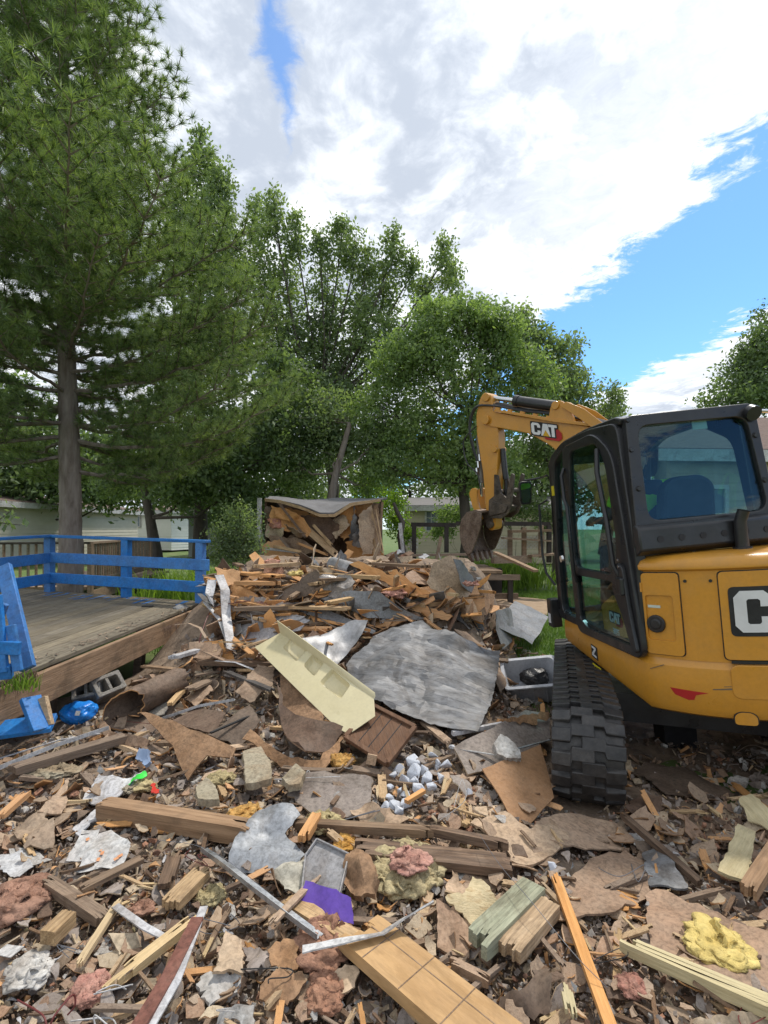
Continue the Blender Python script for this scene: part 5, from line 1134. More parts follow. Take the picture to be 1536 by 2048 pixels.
def fluff(name, px, py, rx, ry, m, label, lift=.03, group=None, ring_=False, n=7, cat='insulation', fl=.55, mats=None):
    """torn batt of mineral wool: ragged wavy layers over a soft core, with loose fibres"""
    c = hit(px, py, lift); s = c.y/FP; bm = bmesh.new(); R0 = min(rx, ry)*s*(1.0 if ring_ else 1.3)
    for k in range(n):
        a = 6.283*k/n+random.uniform(-.3, .3)
        if ring_: ox, oy = math.cos(a)*rx*.66*s, math.sin(a)*ry*.80*s; rr = .44
        else: q = random.uniform(.1, .62); ox, oy = math.cos(a)*rx*q*s, math.sin(a)*ry*q*s*1.2; rr = random.uniform(.45, .62)
        g = bmesh.ops.create_icosphere(bm, subdivisions=4, radius=1)['verts']; sd = random.uniform(0, 50); r_ = R0*rr*1.15
        for v in g:
            u = v.co.copy(); f = 1+.55*noise.fractal(u*1.3+Vector((sd, 0, 0)), .9, 2.1, 3)+.10*noise.noise(Vector((u.x*5+sd, u.y*13, u.z*13)))+.05*noise.noise(Vector((u.x*14+sd, u.y*30, u.z*30)))
            v.co = Vector((ox+u.x*f*r_*1.25, oy+u.y*f*r_*1.2, .3*r_+u.z*f*r_*fl*.9))
        # a ragged sheet peeled off this lobe
        P = []; kk = random.choice((7, 8, 9)); sc = r_*random.uniform(.9, 1.35)
        for i in range(kk): b_ = 6.283*i/kk; e = random.uniform(.6, 1.15); P.append((math.cos(b_)*sc*e*1.2, math.sin(b_)*sc*e))
        h0 = r_*fl*random.uniform(.7, 1.15); sq = random.uniform(0, 40)
        me = sheet_mesh('layer', P, lambda x, y: h0+r_*.65*noise.noise(Vector((x/r_*1.6+sq, y/r_*1.6, 1)))+r_*.16*noise.noise(Vector((x/r_*6, y/r_*9+sq, 2))), r_*.10, m, sc/7, sc*.12, sq)
        if me:
            me.transform(Matrix.Translation((ox, oy, 0)) @ Matrix.Rotation(random.gauss(0, .25), 4, 'X') @ Matrix.Rotation(random.gauss(0, .25), 4, 'Y')); bm.from_mesh(me); bpy.data.meshes.remove(me)
    me = bpy.data.meshes.new(name); bm.to_mesh(me); bm.normal_update()
    vs = [v.co.copy() for v in bm.verts]; ns = [v.normal.copy() for v in bm.verts]; bm.free()
    me.materials.append(m); me.polygons.foreach_set('material_index', [0]*len(me.polygons)); me.polygons.foreach_set('use_smooth', [True]*len(me.polygons))
    o = link(name, me, None, Matrix.Translation(c)); tag(o, label, cat, group); V = []; Fc = []
    for _ in range(420*n):
        p = random.choice(vs); i = vs.index(p) if False else random.randrange(len(vs)); p = vs[i]; d = (ns[i]*.6+Vector((random.gauss(0, 1), random.gauss(0, 1), random.gauss(0, .4)))).normalized()*random.uniform(.006, .022)*(.5+R0*6)
        w_ = d.orthogonal().normalized()*.00045; k = len(V); V += [p-w_, p+w_, p+d]; Fc.append((k, k+1, k+2))
    fm = bpy.data.meshes.new('fibres'); fm.from_pydata(V, [], Fc); fm.materials.append(m); link('fibres', fm, o)['kind'] = 'stuff'
    return o
def chunk_mesh(name, m, seed, flat=.7):
    rnd = random.Random(seed); bm = bmesh.new()
    for _ in range(13):
        v = Vector((rnd.gauss(0, 1), rnd.gauss(0, 1), rnd.gauss(0, 1))).normalized()*rnd.uniform(.75, 1); bm.verts.new((v.x, v.y*.8, v.z*flat))
    bmesh.ops.convex_hull(bm, input=bm.verts); bmesh.ops.bevel(bm, geom=list(bm.edges), offset=.05, segments=1, affect='EDGES')
    me = bpy.data.meshes.new(name); bm.to_mesh(me); bm.free(); me.materials.append(m); return me
def strip(name, pts, w, m, label, cat, t=.003, lift=.06, fold=.3, twist=0, depth=False, group=None, lip=True):
    """bent length of trim: an L-shaped ribbon through photo points"""
    f = at if depth else hit; P = [f(p[0], p[1], p[2] if len(p) > 2 else lift) for p in pts]; out = []
    for i in range(len(P)-1):
        for k in range(5): out.append(P[i].lerp(P[i+1], k/5))
    out.append(P[-1]); c = sum(out, Vector())/len(out); b = B(); n = len(out)
    prof2 = [(-w/2, 0), (w/2, 0), (w/2, w*fold if lip else t), (w/2-t, w*fold if lip else t), (w/2-t, t), (-w/2, t)]; V = []
    for i, p in enumerate(out):
        d = (out[min(i+1, n-1)]-out[max(0, i-1)]).normalized(); s = d.cross(UP).normalized(); u = s.cross(d); a = R(twist)*i/n+.12*noise.noise(Vector((i*.4, c.x*9, 0)))
        s2 = s*math.cos(a)+u*math.sin(a); u2 = u*math.cos(a)-s*math.sin(a)
        for x, z in prof2: V.append(p-c+s2*x+u2*z)
    k = len(prof2); Fc = [(i*k+j, i*k+(j+1) % k, (i+1)*k+(j+1) % k, (i+1)*k+j) for i in range(n-1) for j in range(k)]+[tuple(range(k)), tuple((n-1)*k+j for j in range(k-1, -1, -1))]
    b.add(V, Fc); o = b.build(name, m, mw=Matrix.Translation(c)); return tag(o, label, cat, group)

def build_heroes():
    H_ = M
    # ---------------- big sheets of the heap
    o = torn('metal_sheet', [(693, 1338, .16), (703, 1312, .20), (738, 1290, .24), (745, 1262, .28), (786, 1246, .34), (846, 1240, .36), (908, 1262, .34), (1000, 1303, .28), (996, 1345, .24), (985, 1395, .16), (955, 1467, .10), (905, 1462, .10), (880, 1452, .12), (775, 1408, .14), (735, 1396, .13), (700, 1372, .12)],
             H_['ribbed'], 'large crumpled galvanised metal sheet leaning on the heap beside the beige panel', 'metal sheet', t=.004, jag=.006, wav=.03, flat=.1, grid=.04, xdir=(0, 9))
    me = o.data    # pressed ribs, a few mm deep
    for v in me.vertices:
        x_, y_ = v.co.x, v.co.y; vd = noise.voronoi(Vector((x_*2.3+4, y_*3.4, .5)))[0]
        v.co.z += .085*min(.6, vd[1]-vd[0])+.05*max(0, 1-abs(y_-.25*x_+.02)*9)*(1 if x_ > -.15 else .3)-.12*max(0, -x_-.30)-.10*max(0, y_-.22)+.006*noise.noise(Vector((x_*14, y_*14, 2)))
    me.set_sharp_from_angle(angle=R(14))
    beige_panel()
    torn('metal_sheet', [(598, 1290, .15), (640, 1268, .2), (700, 1250, .25), (735, 1252, .25), (724, 1272, .22), (690, 1305, .16), (672, 1330, .12), (640, 1312, .12)], H_['galv'], 'folded silver metal sheet with black underside behind the beige panel', 'metal sheet', t=.004, wav=.05, m2=H_['tar'], jag=.004, curl=.5)
    torn('tar_sheet', [(640, 1197, .12), (700, 1180, .25), (760, 1184, .3), (800, 1215, .25), (835, 1232, .2), (870, 1242, .12), (800, 1238, .12), (735, 1236, .1), (690, 1216, .1)], H_['galvd'], 'dark grey folded sheet lying across the middle of the heap', 'sheet', t=.004, wav=.05, jag=.006, flat=0)
    torn('plastic_film', [(638, 1158, .2), (660, 1145, .26), (700, 1150, .28), (712, 1166, .24), (702, 1190, .16), (690, 1212, .1), (668, 1200, .12), (648, 1182, .14)], mat('dusty_clear_film', (.27, .24, .22), (.40, .37, .34), scale=9, rough=.25, dust=.3, bump=.6), 'dusty torn plastic film draped over the grey sheet', 'plastic film', t=.002, wav=.08, jag=.015, flat=0)
    torn('corrugated_scrap', [(570, 1200, .1), (640, 1213, .12), (705, 1240, .16), (752, 1262, .14), (748, 1268, .12), (690, 1250, .1), (600, 1226, .08)], H_['galvd'], 'long narrow grey strip of sheet below the plastic film', 'metal strip', t=.004, wav=.02)
    for P, l in (([(1000, 1225, .2), (1030, 1212, .3), (1062, 1216, .3), (1096, 1235, .3), (1082, 1262, .22), (1062, 1292, .12), (1020, 1280, .12), (990, 1262, .12)], 'crumpled grey flashing sheet at the right edge of the heap by the grass'),
                 ([(985, 1222, .12), (1010, 1216, .18), (1032, 1240, .18), (1020, 1285, .1), (1000, 1300, .08), (982, 1262, .1)], 'dark folded sheet scrap left of the grey flashing'),
                 ([(905, 1228, .12), (935, 1222, .2), (965, 1236, .16), (972, 1262, .1), (930, 1258, .1)], 'black torn tar sheet above the big metal sheet')):
        torn('metal_sheet', P, H_['galvd'] if 'grey' in l else H_['tar'], l, 'metal sheet', t=.004, wav=.05, jag=.01, flat=0)
    # galvanised duct
    c = hit(664, 1128, .16); c2 = hit(704, 1140, .16); root = empty('duct', c, label='short silver corrugated duct lying on top of the heap', cat='duct')
    b = B(); d = (c2-c); n = 14; b.tube([d*i/n for i in range(n+1)], [.085+.005*(i % 2) for i in range(n+1)], 20, caps=False); b.tube([d*i/n for i in range(n+1)], [.080+.005*(i % 2) for i in range(n+1)], 20, caps=False); b.build('pipe', H_['galv'], root, smooth=True)
    # long planks and big panels jutting out of the crest
    for a, e, w, t, m, l in (((560, 1180, .2), (470, 1120, .36), .14, .03, 'ply', 'broad orange plank rising to the left end of the crest'), ((600, 1112, .3), (510, 1150, .3), .10, .04, 'pine', 'pale joist crossing the left crest'), ((700, 1235, .2), (560, 1195, .3), .12, .03, 'pine', 'long pale board sloping down above the beige panel'),
                             ((740, 1112, .3), (860, 1150, .3), .12, .03, 'oldwood', 'grey plank lying behind the long orange strip'), ((470, 1160, .3), (560, 1172, .28), .10, .04, 'ply', 'orange joist across the left of the heap'), ((640, 1200, .2), (470, 1232, .2), .09, .04, 'oldwood', 'weathered joist below the crest at left')):
        lumber('plank', a, e, w, t, M[m], l, 'plank', j0=.12, j1=.1)
    # ---------------- wall panels on the heap: (outline, material, label)
    for P, m, l, kw in (
        ([(698, 1128, .3), (718, 1122, .33), (862, 1186, .22), (850, 1196, .15), (820, 1190, .15), (760, 1160, .2)], 'ply', 'long orange plywood strip running down from the duct', {}),
        ([(780, 1146, .25), (795, 1140, .3), (835, 1176, .22), (852, 1196, .12), (830, 1192, .12), (800, 1170, .2)], 'ply', 'curled plywood scrap just right of the long orange strip', dict(curl=.6)),
        ([(852, 1165, .25), (868, 1125, .38), (898, 1112, .42), (925, 1120, .38), (930, 1160, .28), (945, 1182, .2), (950, 1195, .12), (905, 1198, .12), (888, 1182, .16), (860, 1178, .2)], 'tan', 'upright beige wallboard with a curled corner on the right of the heap', dict(wav=.05)),
        ([(905, 1118, .55), (925, 1120, .5), (940, 1150, .35), (962, 1190, .2), (950, 1196, .14), (926, 1170, .26)], 'steelgrey', 'grey bent trim edge hanging from the beige wallboard', {}),
        ([(955, 1186, .3), (990, 1182, .3), (985, 1206, .25), (960, 1245, .12), (935, 1232, .12), (948, 1205, .3)], 'brownrock', 'dark brown snapped board with toothed edge at the right end of the heap', dict(jag=.03)),
        ([(815, 1206, .2), (850, 1210, .2), (905, 1232, .15), (895, 1242, .1), (850, 1232, .1), (812, 1214, .1)], 'ply', 'reddish plywood strip above the big metal sheet', {}),
        ([(538, 1205, .1), (585, 1172, .2), (632, 1140, .3), (645, 1160, .25), (638, 1186, .15), (605, 1195, .1), (570, 1204, .1)], 'hardd', 'dark triangular board propped on the heap left of the film', {}),
        ([(434, 1142, .25), (460, 1140, .3), (482, 1143, .3), (478, 1168, .2), (455, 1172, .2), (438, 1166, .2)], 'ply', 'bright wavy plywood scrap at the top left of the heap', dict(wav=.04)),
        ([(456, 1172, .2), (482, 1168, .25), (500, 1180, .2), (520, 1195, .15), (515, 1204, .1), (480, 1200, .1), (460, 1186, .12)], 'ply', 'curled orange veneer below the wavy plywood scrap', dict(wav=.05)),
        ([(528, 1130, .25), (552, 1122, .3), (566, 1135, .28), (560, 1155, .2), (530, 1152, .2)], 'rust', 'reddish square of insulation batt at the top of the heap', dict(t=.06)),
        ([(458, 1205, .1), (490, 1190, .15), (560, 1200, .15), (600, 1212, .12), (570, 1232, .1), (500, 1240, .08), (470, 1228, .08)], 'grey', 'brown-grey sagging board across the left side of the heap', dict(wav=.04)),
        ([(480, 1255, .08), (520, 1222, .12), (575, 1222, .12), (620, 1240, .12), (600, 1262, .1), (560, 1270, .1), (520, 1285, .06), (478, 1288, .06)], 'siding', 'white-blue tile board lying left of the beige panel', {}),
        ([(500, 1236, .14), (560, 1228, .16), (610, 1232, .16), (600, 1240, .13), (540, 1243, .13)], 'white', 'white folded panel edge above the tile board', {}),
        ([(380, 1286, .08), (412, 1284, .1), (450, 1290, .1), (440, 1318, .06), (376, 1318, .06)], 'hard', 'flat brown board by the end of the deck joist', {}),
        ([(590, 1298, .12), (625, 1262, .18), (640, 1268, .2), (650, 1300, .12), (610, 1330, .1)], 'hardd', 'dark slab wedged behind the beige panel', {}),
        ([(905, 1262, .1), (935, 1262, .12), (1004, 1330, .1), (1012, 1372, .05), (1000, 1388, .05), (985, 1352, .08)], 'hard', 'brown board standing between the metal sheet and the grey tub', {}),
        ([(560, 1330, .16), (575, 1362, .22), (608, 1364, .25), (640, 1420, .2), (655, 1462, .15), (615, 1440, .15), (580, 1450, .12), (563, 1400, .14)], 'brownrock', 'torn brown panelling sticking up under the beige panel', dict(wav=.05, jag=.02)),
        ([(548, 1362, .2), (565, 1400, .24), (590, 1420, .22), (640, 1455, .14), (692, 1470, .10), (665, 1508, .05), (610, 1512, .06), (585, 1485, .12), (560, 1420, .2)], 'hardd', 'big dark-brown torn underlay with ragged edge in the middle foreground', dict(wav=.06, jag=.02, t=.012, m2='hard')),
        ([(485, 1480, .12), (500, 1455, .2), (540, 1490, .12), (580, 1510, .08), (640, 1520, .06), (690, 1470, .1), (680, 1505, .04), (650, 1538, .03), (590, 1540, .03), (520, 1505, .06)], 'brownrock', 'curling brown flap under the dark torn underlay', dict(wav=.04, t=.01)),
        ([(343, 1445, .07), (395, 1412, .1), (452, 1428, .1), (425, 1468, .06)], 'hardd', 'rectangular dark wood-grain panel on the left', dict(jag=.004)),
        ([(415, 1470, .07), (500, 1410, .12), (520, 1440, .12), (500, 1468, .08), (480, 1492, .05)], 'hardd', 'second dark wood-grain panel right of the rectangular one', dict(jag=.008)),
        ([(470, 1385, .15), (515, 1330, .2), (550, 1340, .2), (545, 1372, .2), (500, 1404, .12)], 'hard', 'orange-brown shard left of the beige panel', dict(jag=.02)),
        ([(564, 1568, .05), (650, 1542, .08), (742, 1555, .09), (744, 1610, .04), (738, 1640, .02), (620, 1628, .02), (590, 1605, .03)], 'grey', 'flat grey-brown torn board in the centre below the wreckage', dict(jag=.015, t=.012, m2='tan')),
        ([(700, 1622, .05), (730, 1608, .06), (818, 1636, .05), (800, 1650, .02), (720, 1645, .02)], 'tan', 'tan paper-faced strip under the flat grey-brown board', dict(wav=.02)),
        ([(905, 1500, .06), (950, 1470, .12), (1010, 1440, .16), (1050, 1422, .18), (1097, 1428, .16), (1100, 1478, .08), (1020, 1520, .05), (935, 1550, .03)], 'grey', 'long grey-brown board with peeled corner against the track', dict(m2='tan', t=.012, jag=.012)),
        ([(1000, 1440, .19), (1040, 1432, .2), (1096, 1424, .2), (1092, 1442, .17), (1070, 1440, .17), (1072, 1452, .15), (1052, 1448, .16)], 'brownrock', 'peeled tan paper layer on the corner of the long grey board', dict(t=.003, jag=.02)),
        ([(963, 1542, .09), (1015, 1515, .13), (1080, 1490, .16), (1095, 1540, .12), (1106, 1600, .05), (1046, 1662, .03), (1030, 1652, .03)], 'leatherb', 'smooth speckled brown square board in front of the track', dict(jag=.002, wav=.006)),
        ([(940, 1652, .03), (1010, 1625, .04), (1060, 1660, .04), (1100, 1640, .03), (1148, 1690, .03), (1095, 1712, .03), (1052, 1730, .03), (1020, 1722, .03), (1015, 1690, .04)], 'tan', 'muddy tan board under the speckled brown one', dict(jag=.012, t=.01)),
        ([(1060, 1650, .035), (1110, 1628, .035), (1160, 1632, .03), (1245, 1650, .02), (1250, 1702, .02), (1180, 1700, .03), (1120, 1690, .035)], 'hard', 'orange-brown board pressed flat under the near end of the track', dict(jag=.012)),
        ([(1290, 1790, .05), (1312, 1776, .06), (1536, 1862, .08), (1560, 1990, .03), (1420, 1960, .03), (1300, 1900, .03), (1295, 1850, .04)], 'hard', 'big flat brown hardboard at the lower right under yellow insulation', dict(jag=.012, wav=.015)),
        ([(1120, 1770, .04), (1180, 1712, .05), (1250, 1700, .05), (1296, 1722, .04), (1300, 1790, .03), (1230, 1830, .03), (1150, 1840, .03), (1105, 1825, .03)], 'hard', 'broad dirty hardboard right of the long lath', dict(jag=.02, wav=.02)),
        ([(1284, 1700, .05), (1330, 1705, .05), (1376, 1768, .03), (1360, 1780, .03), (1300, 1770, .03)], 'galvd', 'grey weathered flap beside the broad dirty hardboard', dict(jag=.012)),
        ([(872, 1800, .07), (905, 1820, .06), (942, 1850, .04), (938, 1920, .02), (875, 1895, .03)], 'hard', 'plain brown hardboard piece left of the strand board', dict(jag=.006)),
        ([(890, 1800, .07), (930, 1785, .1), (945, 1752, .12), (962, 1760, .12), (996, 1805, .07), (988, 1838, .05), (945, 1856, .04)], 'osb', 'pale strand board offcut with rough edges in the lower centre', dict(t=.012, jag=.01)),
        ([(888, 1790, .05), (905, 1745, .07), (935, 1780, .06), (930, 1800, .05)], 'tan', 'tan pointed scrap behind the strand board', {}),
        ([(1435, 1745, .08), (1475, 1652, .11), (1512, 1662, .1), (1496, 1760, .05), (1482, 1762, .05)], 'yellowwood', 'pale splintered plywood board at the right edge', dict(t=.014, jag=.006)),
        ([(1478, 1595, .09), (1500, 1590, .1), (1560, 1640, .08), (1560, 1672, .05), (1496, 1640, .06)], 'yellowwood', 'pale board with mouldy corner above the splintered plywood board', dict(jag=.006)),
        ([(457, 1722, .05), (470, 1680, .07), (520, 1620, .1), (585, 1616, .1), (600, 1640, .07), (570, 1664, .08), (610, 1712, .04), (598, 1728, .04), (560, 1745, .03), (470, 1736, .04)], 'steelgrey', 'torn grey-blue metal sheet left of the plastic tray', dict(t=.004, jag=.008, wav=.03)),
        ([(165, 1600, .04), (198, 1548, .07), (245, 1556, .07), (290, 1540, .08), (262, 1572, .05), (230, 1600, .04), (205, 1630, .03), (192, 1608, .04)], 'siding', 'white torn board with green plastic on its corner', {}),
        ([(145, 1662, .02), (218, 1598, .05), (232, 1604, .05), (160, 1672, .02)], 'siding', 'white narrow strip running down from the white torn board', {}),
        ([(0, 1708, .04), (45, 1700, .05), (68, 1735, .03), (40, 1758, .02), (0, 1740, .03)], 'white', 'white paper scrap with dirty edge at the left', dict(t=.003)),
        ([(28, 1648, .05), (85, 1618, .07), (110, 1650, .06), (105, 1690, .04), (50, 1700, .04)], 'hard', 'brown flaking board scrap at the left edge', dict(jag=.02, wav=.03)),
        ([(75, 1625, .08), (135, 1560, .07), (136, 1600, .05), (124, 1625, .04)], 'hard', 'dusty brown board left of the white torn board', dict(jag=.008)),
        ([(216, 1872, .06), (275, 1862, .06), (284, 1890, .04), (238, 1912, .03)], 'tan', 'small tan rectangle of board at the lower left', dict(t=.012, jag=.004)),
        ([(425, 1948, .08), (450, 1862, .1), (482, 1885, .08), (486, 1950, .05)], 'tan', 'tan trapezoid of wallboard standing on white plaster at the lower left', dict(t=.012, jag=.006)),
        ([(400, 1985, .04), (412, 1945, .06), (445, 1950, .05), (482, 1952, .04), (475, 1982, .03), (440, 2000, .03), (415, 2022, .03)], 'plaster', 'white torn plasterboard under the tan trapezoid', dict(t=.013, jag=.02)),
        ([(420, 2050, .04), (445, 2020, .07), (480, 2010, .07), (505, 2032, .05), (508, 2060, .04)], 'plaster', 'white plaster slab at the bottom edge left of centre', dict(t=.015, jag=.02)),
        ([(485, 1890, .07), (510, 1883, .08), (540, 1910, .05), (530, 1945, .04), (498, 1950, .04)], 'grey', 'grey-brown shingle scrap beside the tan trapezoid', dict(t=.006, wav=.03)),
        ([(535, 1905, .07), (575, 1880, .08), (598, 1895, .07), (600, 1930, .05), (570, 1950, .04), (540, 1930, .04)], 'brownrock', 'rounded brown flake of flooring at the bottom centre', dict(wav=.02)),
        ([(520, 1985, .05), (545, 1945, .07), (605, 1940, .06), (612, 1965, .05), (575, 2010, .04), (540, 2020, .03)], 'brownrock', 'larger rounded brown flake below the first one', dict(wav=.02)),
        ([(648, 1960, .04), (690, 1930, .06), (722, 1930, .06), (710, 1975, .04), (665, 1992, .03)], 'tan', 'tan board scrap beside the rusty insulation at the bottom', {}),
        ([(1050, 1985, .05), (1065, 1938, .07), (1100, 1945, .06), (1098, 2030, .03), (1010, 2040, .03), (1000, 1995, .04)], 'hardd', 'dark brown square of roofing felt at the bottom right of the plank', dict(wav=.03)),
        ([(1380, 2048, .03), (1462, 2022, .06), (1536, 2030, .05), (1536, 2060, .03), (1400, 2062, .03)], 'tan', 'pale tan slab at the bottom right corner', dict(t=.015)),
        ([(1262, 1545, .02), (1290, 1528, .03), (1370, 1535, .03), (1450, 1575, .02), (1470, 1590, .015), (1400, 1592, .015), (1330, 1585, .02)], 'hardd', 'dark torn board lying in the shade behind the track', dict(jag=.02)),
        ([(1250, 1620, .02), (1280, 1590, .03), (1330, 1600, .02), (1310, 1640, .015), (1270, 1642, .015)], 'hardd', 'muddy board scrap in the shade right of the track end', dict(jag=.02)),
        ([(280, 1400, .05), (312, 1388, .07), (340, 1398, .06), (330, 1425, .05), (300, 1432, .04)], 'concrete', 'round grey-brown lid scrap beyond the curled tube', dict(t=.01)),
        ([(368, 1395, .04), (420, 1370, .06), (426, 1378, .06), (392, 1415, .03)], 'hard', 'short brown board by the pale planks under the deck end', {}),
        ([(820, 1300, .12), (860, 1290, .2), (905, 1310, .16), (890, 1330, .12)], 'galvd', 'small grey flap lying on the big metal sheet', dict(t=.002)),
    ):
        kw = dict(kw)
        if isinstance(kw.get('m2'), str): kw['m2'] = M[kw['m2']]
        mm = M[m] if isinstance(m, str) else m
        torn({'hard': 'hardboard_sheet', 'hardd': 'dark_board', 'tan': 'wallboard', 'grey': 'grey_board', 'ply': 'plywood_sheet', 'plaster': 'plasterboard', 'siding': 'white_board', 'white': 'folded_trim', 'brownrock': 'board_fragment', 'yellowwood': 'plywood_board', 'osb': 'strand_board',
              'galvd': 'metal_scrap', 'steelgrey': 'metal_scrap', 'leatherb': 'brown_board', 'rust': 'insulation_batt', 'concrete': 'round_lid'}.get(m, 'board'), P, mm, l, 'board' if m not in ('galvd', 'steelgrey', 'rust') else 'scrap', **kw)
    # board rolled into an open curl, its orange broken edge towards us
    K = [(900, 392), (780, 362), (690, 352), (628, 332), (606, 282), (640, 192), (755, 122), (838, 150), (846, 222), (800, 275), (752, 262)]
    rim = [at(x/2.954, 1340+y/2.954, 3.95+.02*i) for i, (x, y) in enumerate(K)]; out = []
    for i in range(len(rim)-1):
        P4 = [rim[max(0, i-1)], rim[i], rim[i+1], rim[min(len(rim)-1, i+2)]]
        for k in range(5): t_ = k/5; p, q, r_, s_ = P4; out.append(.5*((2*q)+(-p+r_)*t_+(2*p-5*q+4*r_-s_)*t_*t_+(-p+3*q-3*r_+s_)*t_**3))
    out.append(rim[-1]); c = out[20]; n = len(out); V = []; bk_ = Vector((.20, .42, .05))
    for j in range(6):
        for i, p in enumerate(out):
            tn = (out[min(n-1, i+1)]-out[max(0, i-1)]).normalized(); nn_ = tn.cross(bk_).normalized(); w_ = .025*noise.noise(Vector((i*.25, j*.9, 3))) + (.02*noise.noise(Vector((i*.9, 7, 1))) if j in (0, 5) else 0)
            e_ = p-c+bk_*(j/5+w_*2)+nn_*w_; V += [e_-nn_*.005, e_+nn_*.005]
    Fc = []; Mi = []
    ix = lambda j, i, s: (j*n+i)*2+s
    for j in range(5):
        for i in range(n-1): Fc += [(ix(j, i, 0), ix(j, i+1, 0), ix(j+1, i+1, 0), ix(j+1, i, 0)), (ix(j, i, 1), ix(j+1, i, 1), ix(j+1, i+1, 1), ix(j, i+1, 1))]; Mi += [0, 0]
    for i in range(n-1): Fc += [(ix(0, i, 0), ix(0, i, 1), ix(0, i+1, 1), ix(0, i+1, 0)), (ix(5, i, 0), ix(5, i+1, 0), ix(5, i+1, 1), ix(5, i, 1))]; Mi += [1, 1]
    for j in range(5): Fc += [(ix(j, 0, 0), ix(j+1, 0, 0), ix(j+1, 0, 1), ix(j, 0, 1)), (ix(j, n-1, 0), ix(j, n-1, 1), ix(j+1, n-1, 1), ix(j+1, n-1, 0))]; Mi += [1, 1]
    b = B(); b.add(V, Fc); b.mi = Mi; tag(b.build('curled_board', [M['hardd'], M['ply']], smooth=True, mw=Matrix.Translation(c)), 'dark brown board curled into an open roll, its orange edge facing forward', 'board')
    torn('curled_flap', [(280, 1428, .14), (300, 1425, .2), (345, 1440, .2), (400, 1470, .16), (440, 1490, .12), (478, 1508, .07), (470, 1528, .03), (420, 1522, .06), (375, 1560, .02), (360, 1530, .06), (345, 1490, .12), (310, 1456, .14)], M['brownrock'], 'long curled brown flap trailing right from the curled tube', 'board', t=.01, wav=.05, jag=.012, flat=0)
    torn('curled_flap', [(208, 1440, .06), (222, 1462, .08), (262, 1470, .1), (300, 1480, .08), (290, 1496, .04), (235, 1490, .03), (208, 1470, .03)], M['hard'], 'orange-edged lower lip of the curled board', 'board', t=.01, wav=.03)
    # ---------------- cabinet door, tub, blocks
    o, Q, F_ = torn('cabinet_door', [(690, 1480, .12), (745, 1412, .17), (833, 1460, .15), (775, 1532, .09)], wood('dark_stained_wood', (.10, .05, .028), (.17, .085, .045), rand=0, dust=.12), 'dark brown cabinet door under the lower edge of the beige panel', 'cabinet door', t=.02, jag=0, wav=0, flat=1, ret=True)
    c2 = [Vector((q.x, q.y)) for q in Q]
    for a, e in zip(c2, c2[1:]+c2[:1]):
        b = B(); b.bar((a.x*.97, a.y*.97, .016), (e.x*.97, e.y*.97, .016), .035, .03, (0, 0, 1)); b.build('door_rail', o.data.materials[0], o, bev=.004)
    for f in (.25, .5, .75): a = c2[0].lerp(c2[3], f); e = c2[1].lerp(c2[2], f); b = B(); b.bar((a.x*.9, a.y*.9, .0105), (e.x*.9, e.y*.9, .0105), .006, .004, (0, 0, 1)); b.build('panel_groove', M['black'], o)
    b = B(); e = hit(743, 1520, .11); b.box((-.03, -.005, -.03), (.03, .005, .035)); b.box((-.01, -.007, -.012), (-.005, -.005, .012)); b.box((.006, -.007, -.012), (.011, -.005, .012)); tag(b.build('outlet_plate', M['tan'], mw=Matrix.Translation(e) @ Matrix.Rotation(.2, 4, 'Y')), 'small tan outlet plate hanging on the lower corner of the cabinet door', 'outlet plate')
    tub()
    for px, py, s, l in ((178, 1385, .10, 'broken concrete block under the deck, the left of two'), (212, 1378, .11, 'broken concrete block under the deck, the right of two')):
        c = hit(px, py, .10); b = B(); ring(b, rpoly([(-s*1.1, -s*.8), (s*1.1, -s*.8), (s*1.1, s*.8), (-s*1.1, s*.8)], .01, 3), rpoly([(-s*.8, -s*.5), (s*.8, -s*.5), (s*.8, s*.5), (-s*.8, s*.5)], .02, 3), lambda p: Vector((p[0], p[1], -s)), lambda p: Vector((p[0], p[1], s)))
        b.box((-s*.12, -s*.5, -s*.99), (s*.12, s*.5, s*.97)); tag(b.build('concrete_block', M['concrete'], bev=.006, mw=Matrix.Translation(c) @ Euler((R(-50), R(10), R(20+px)), 'XYZ').to_matrix().to_4x4()), l, 'concrete block')
    blob('plastic_bag', 160, 1425, 34, 22, M['bagblue'], 'blue crinkled plastic bag under the deck beside the concrete blocks', 'plastic bag', lift=.05)
    b = B(); p = hit(164, 1421, .12); b.box((-.018, 0, -.018), (.018, .002, .018)); tag(b.build('bag_label', M['white'], mw=Matrix.Translation(p+Vector((0, -.06, .0))) @ Matrix.Rotation(R(-35), 4, 'X')), 'small white label on the blue plastic bag', 'label')
    # ---------------- foam and plaster
    for P, l in (([(486, 1510), (522, 1500), (540, 1528), (545, 1562), (492, 1572)], 'square yellow-grey cushion of foam left of centre'), ([(564, 1560), (592, 1535), (612, 1552), (600, 1576), (578, 1577)], 'smaller foam block right of the square cushion'),
                 ([(392, 1582), (412, 1560), (432, 1580), (438, 1606), (396, 1604)], 'rounded grey stone-like slab left of the foam cushion')):
        torn('foam_block', [(x, y, .10) for x, y in P], M['foam'], l, 'foam block', t=.04, jag=.004, wav=.006, flat=.6)
    g = 'broken white chunks in the middle'
    tm = [chunk_mesh('white_chunk', M['foamw'], 60+k, .8) for k in range(6)]
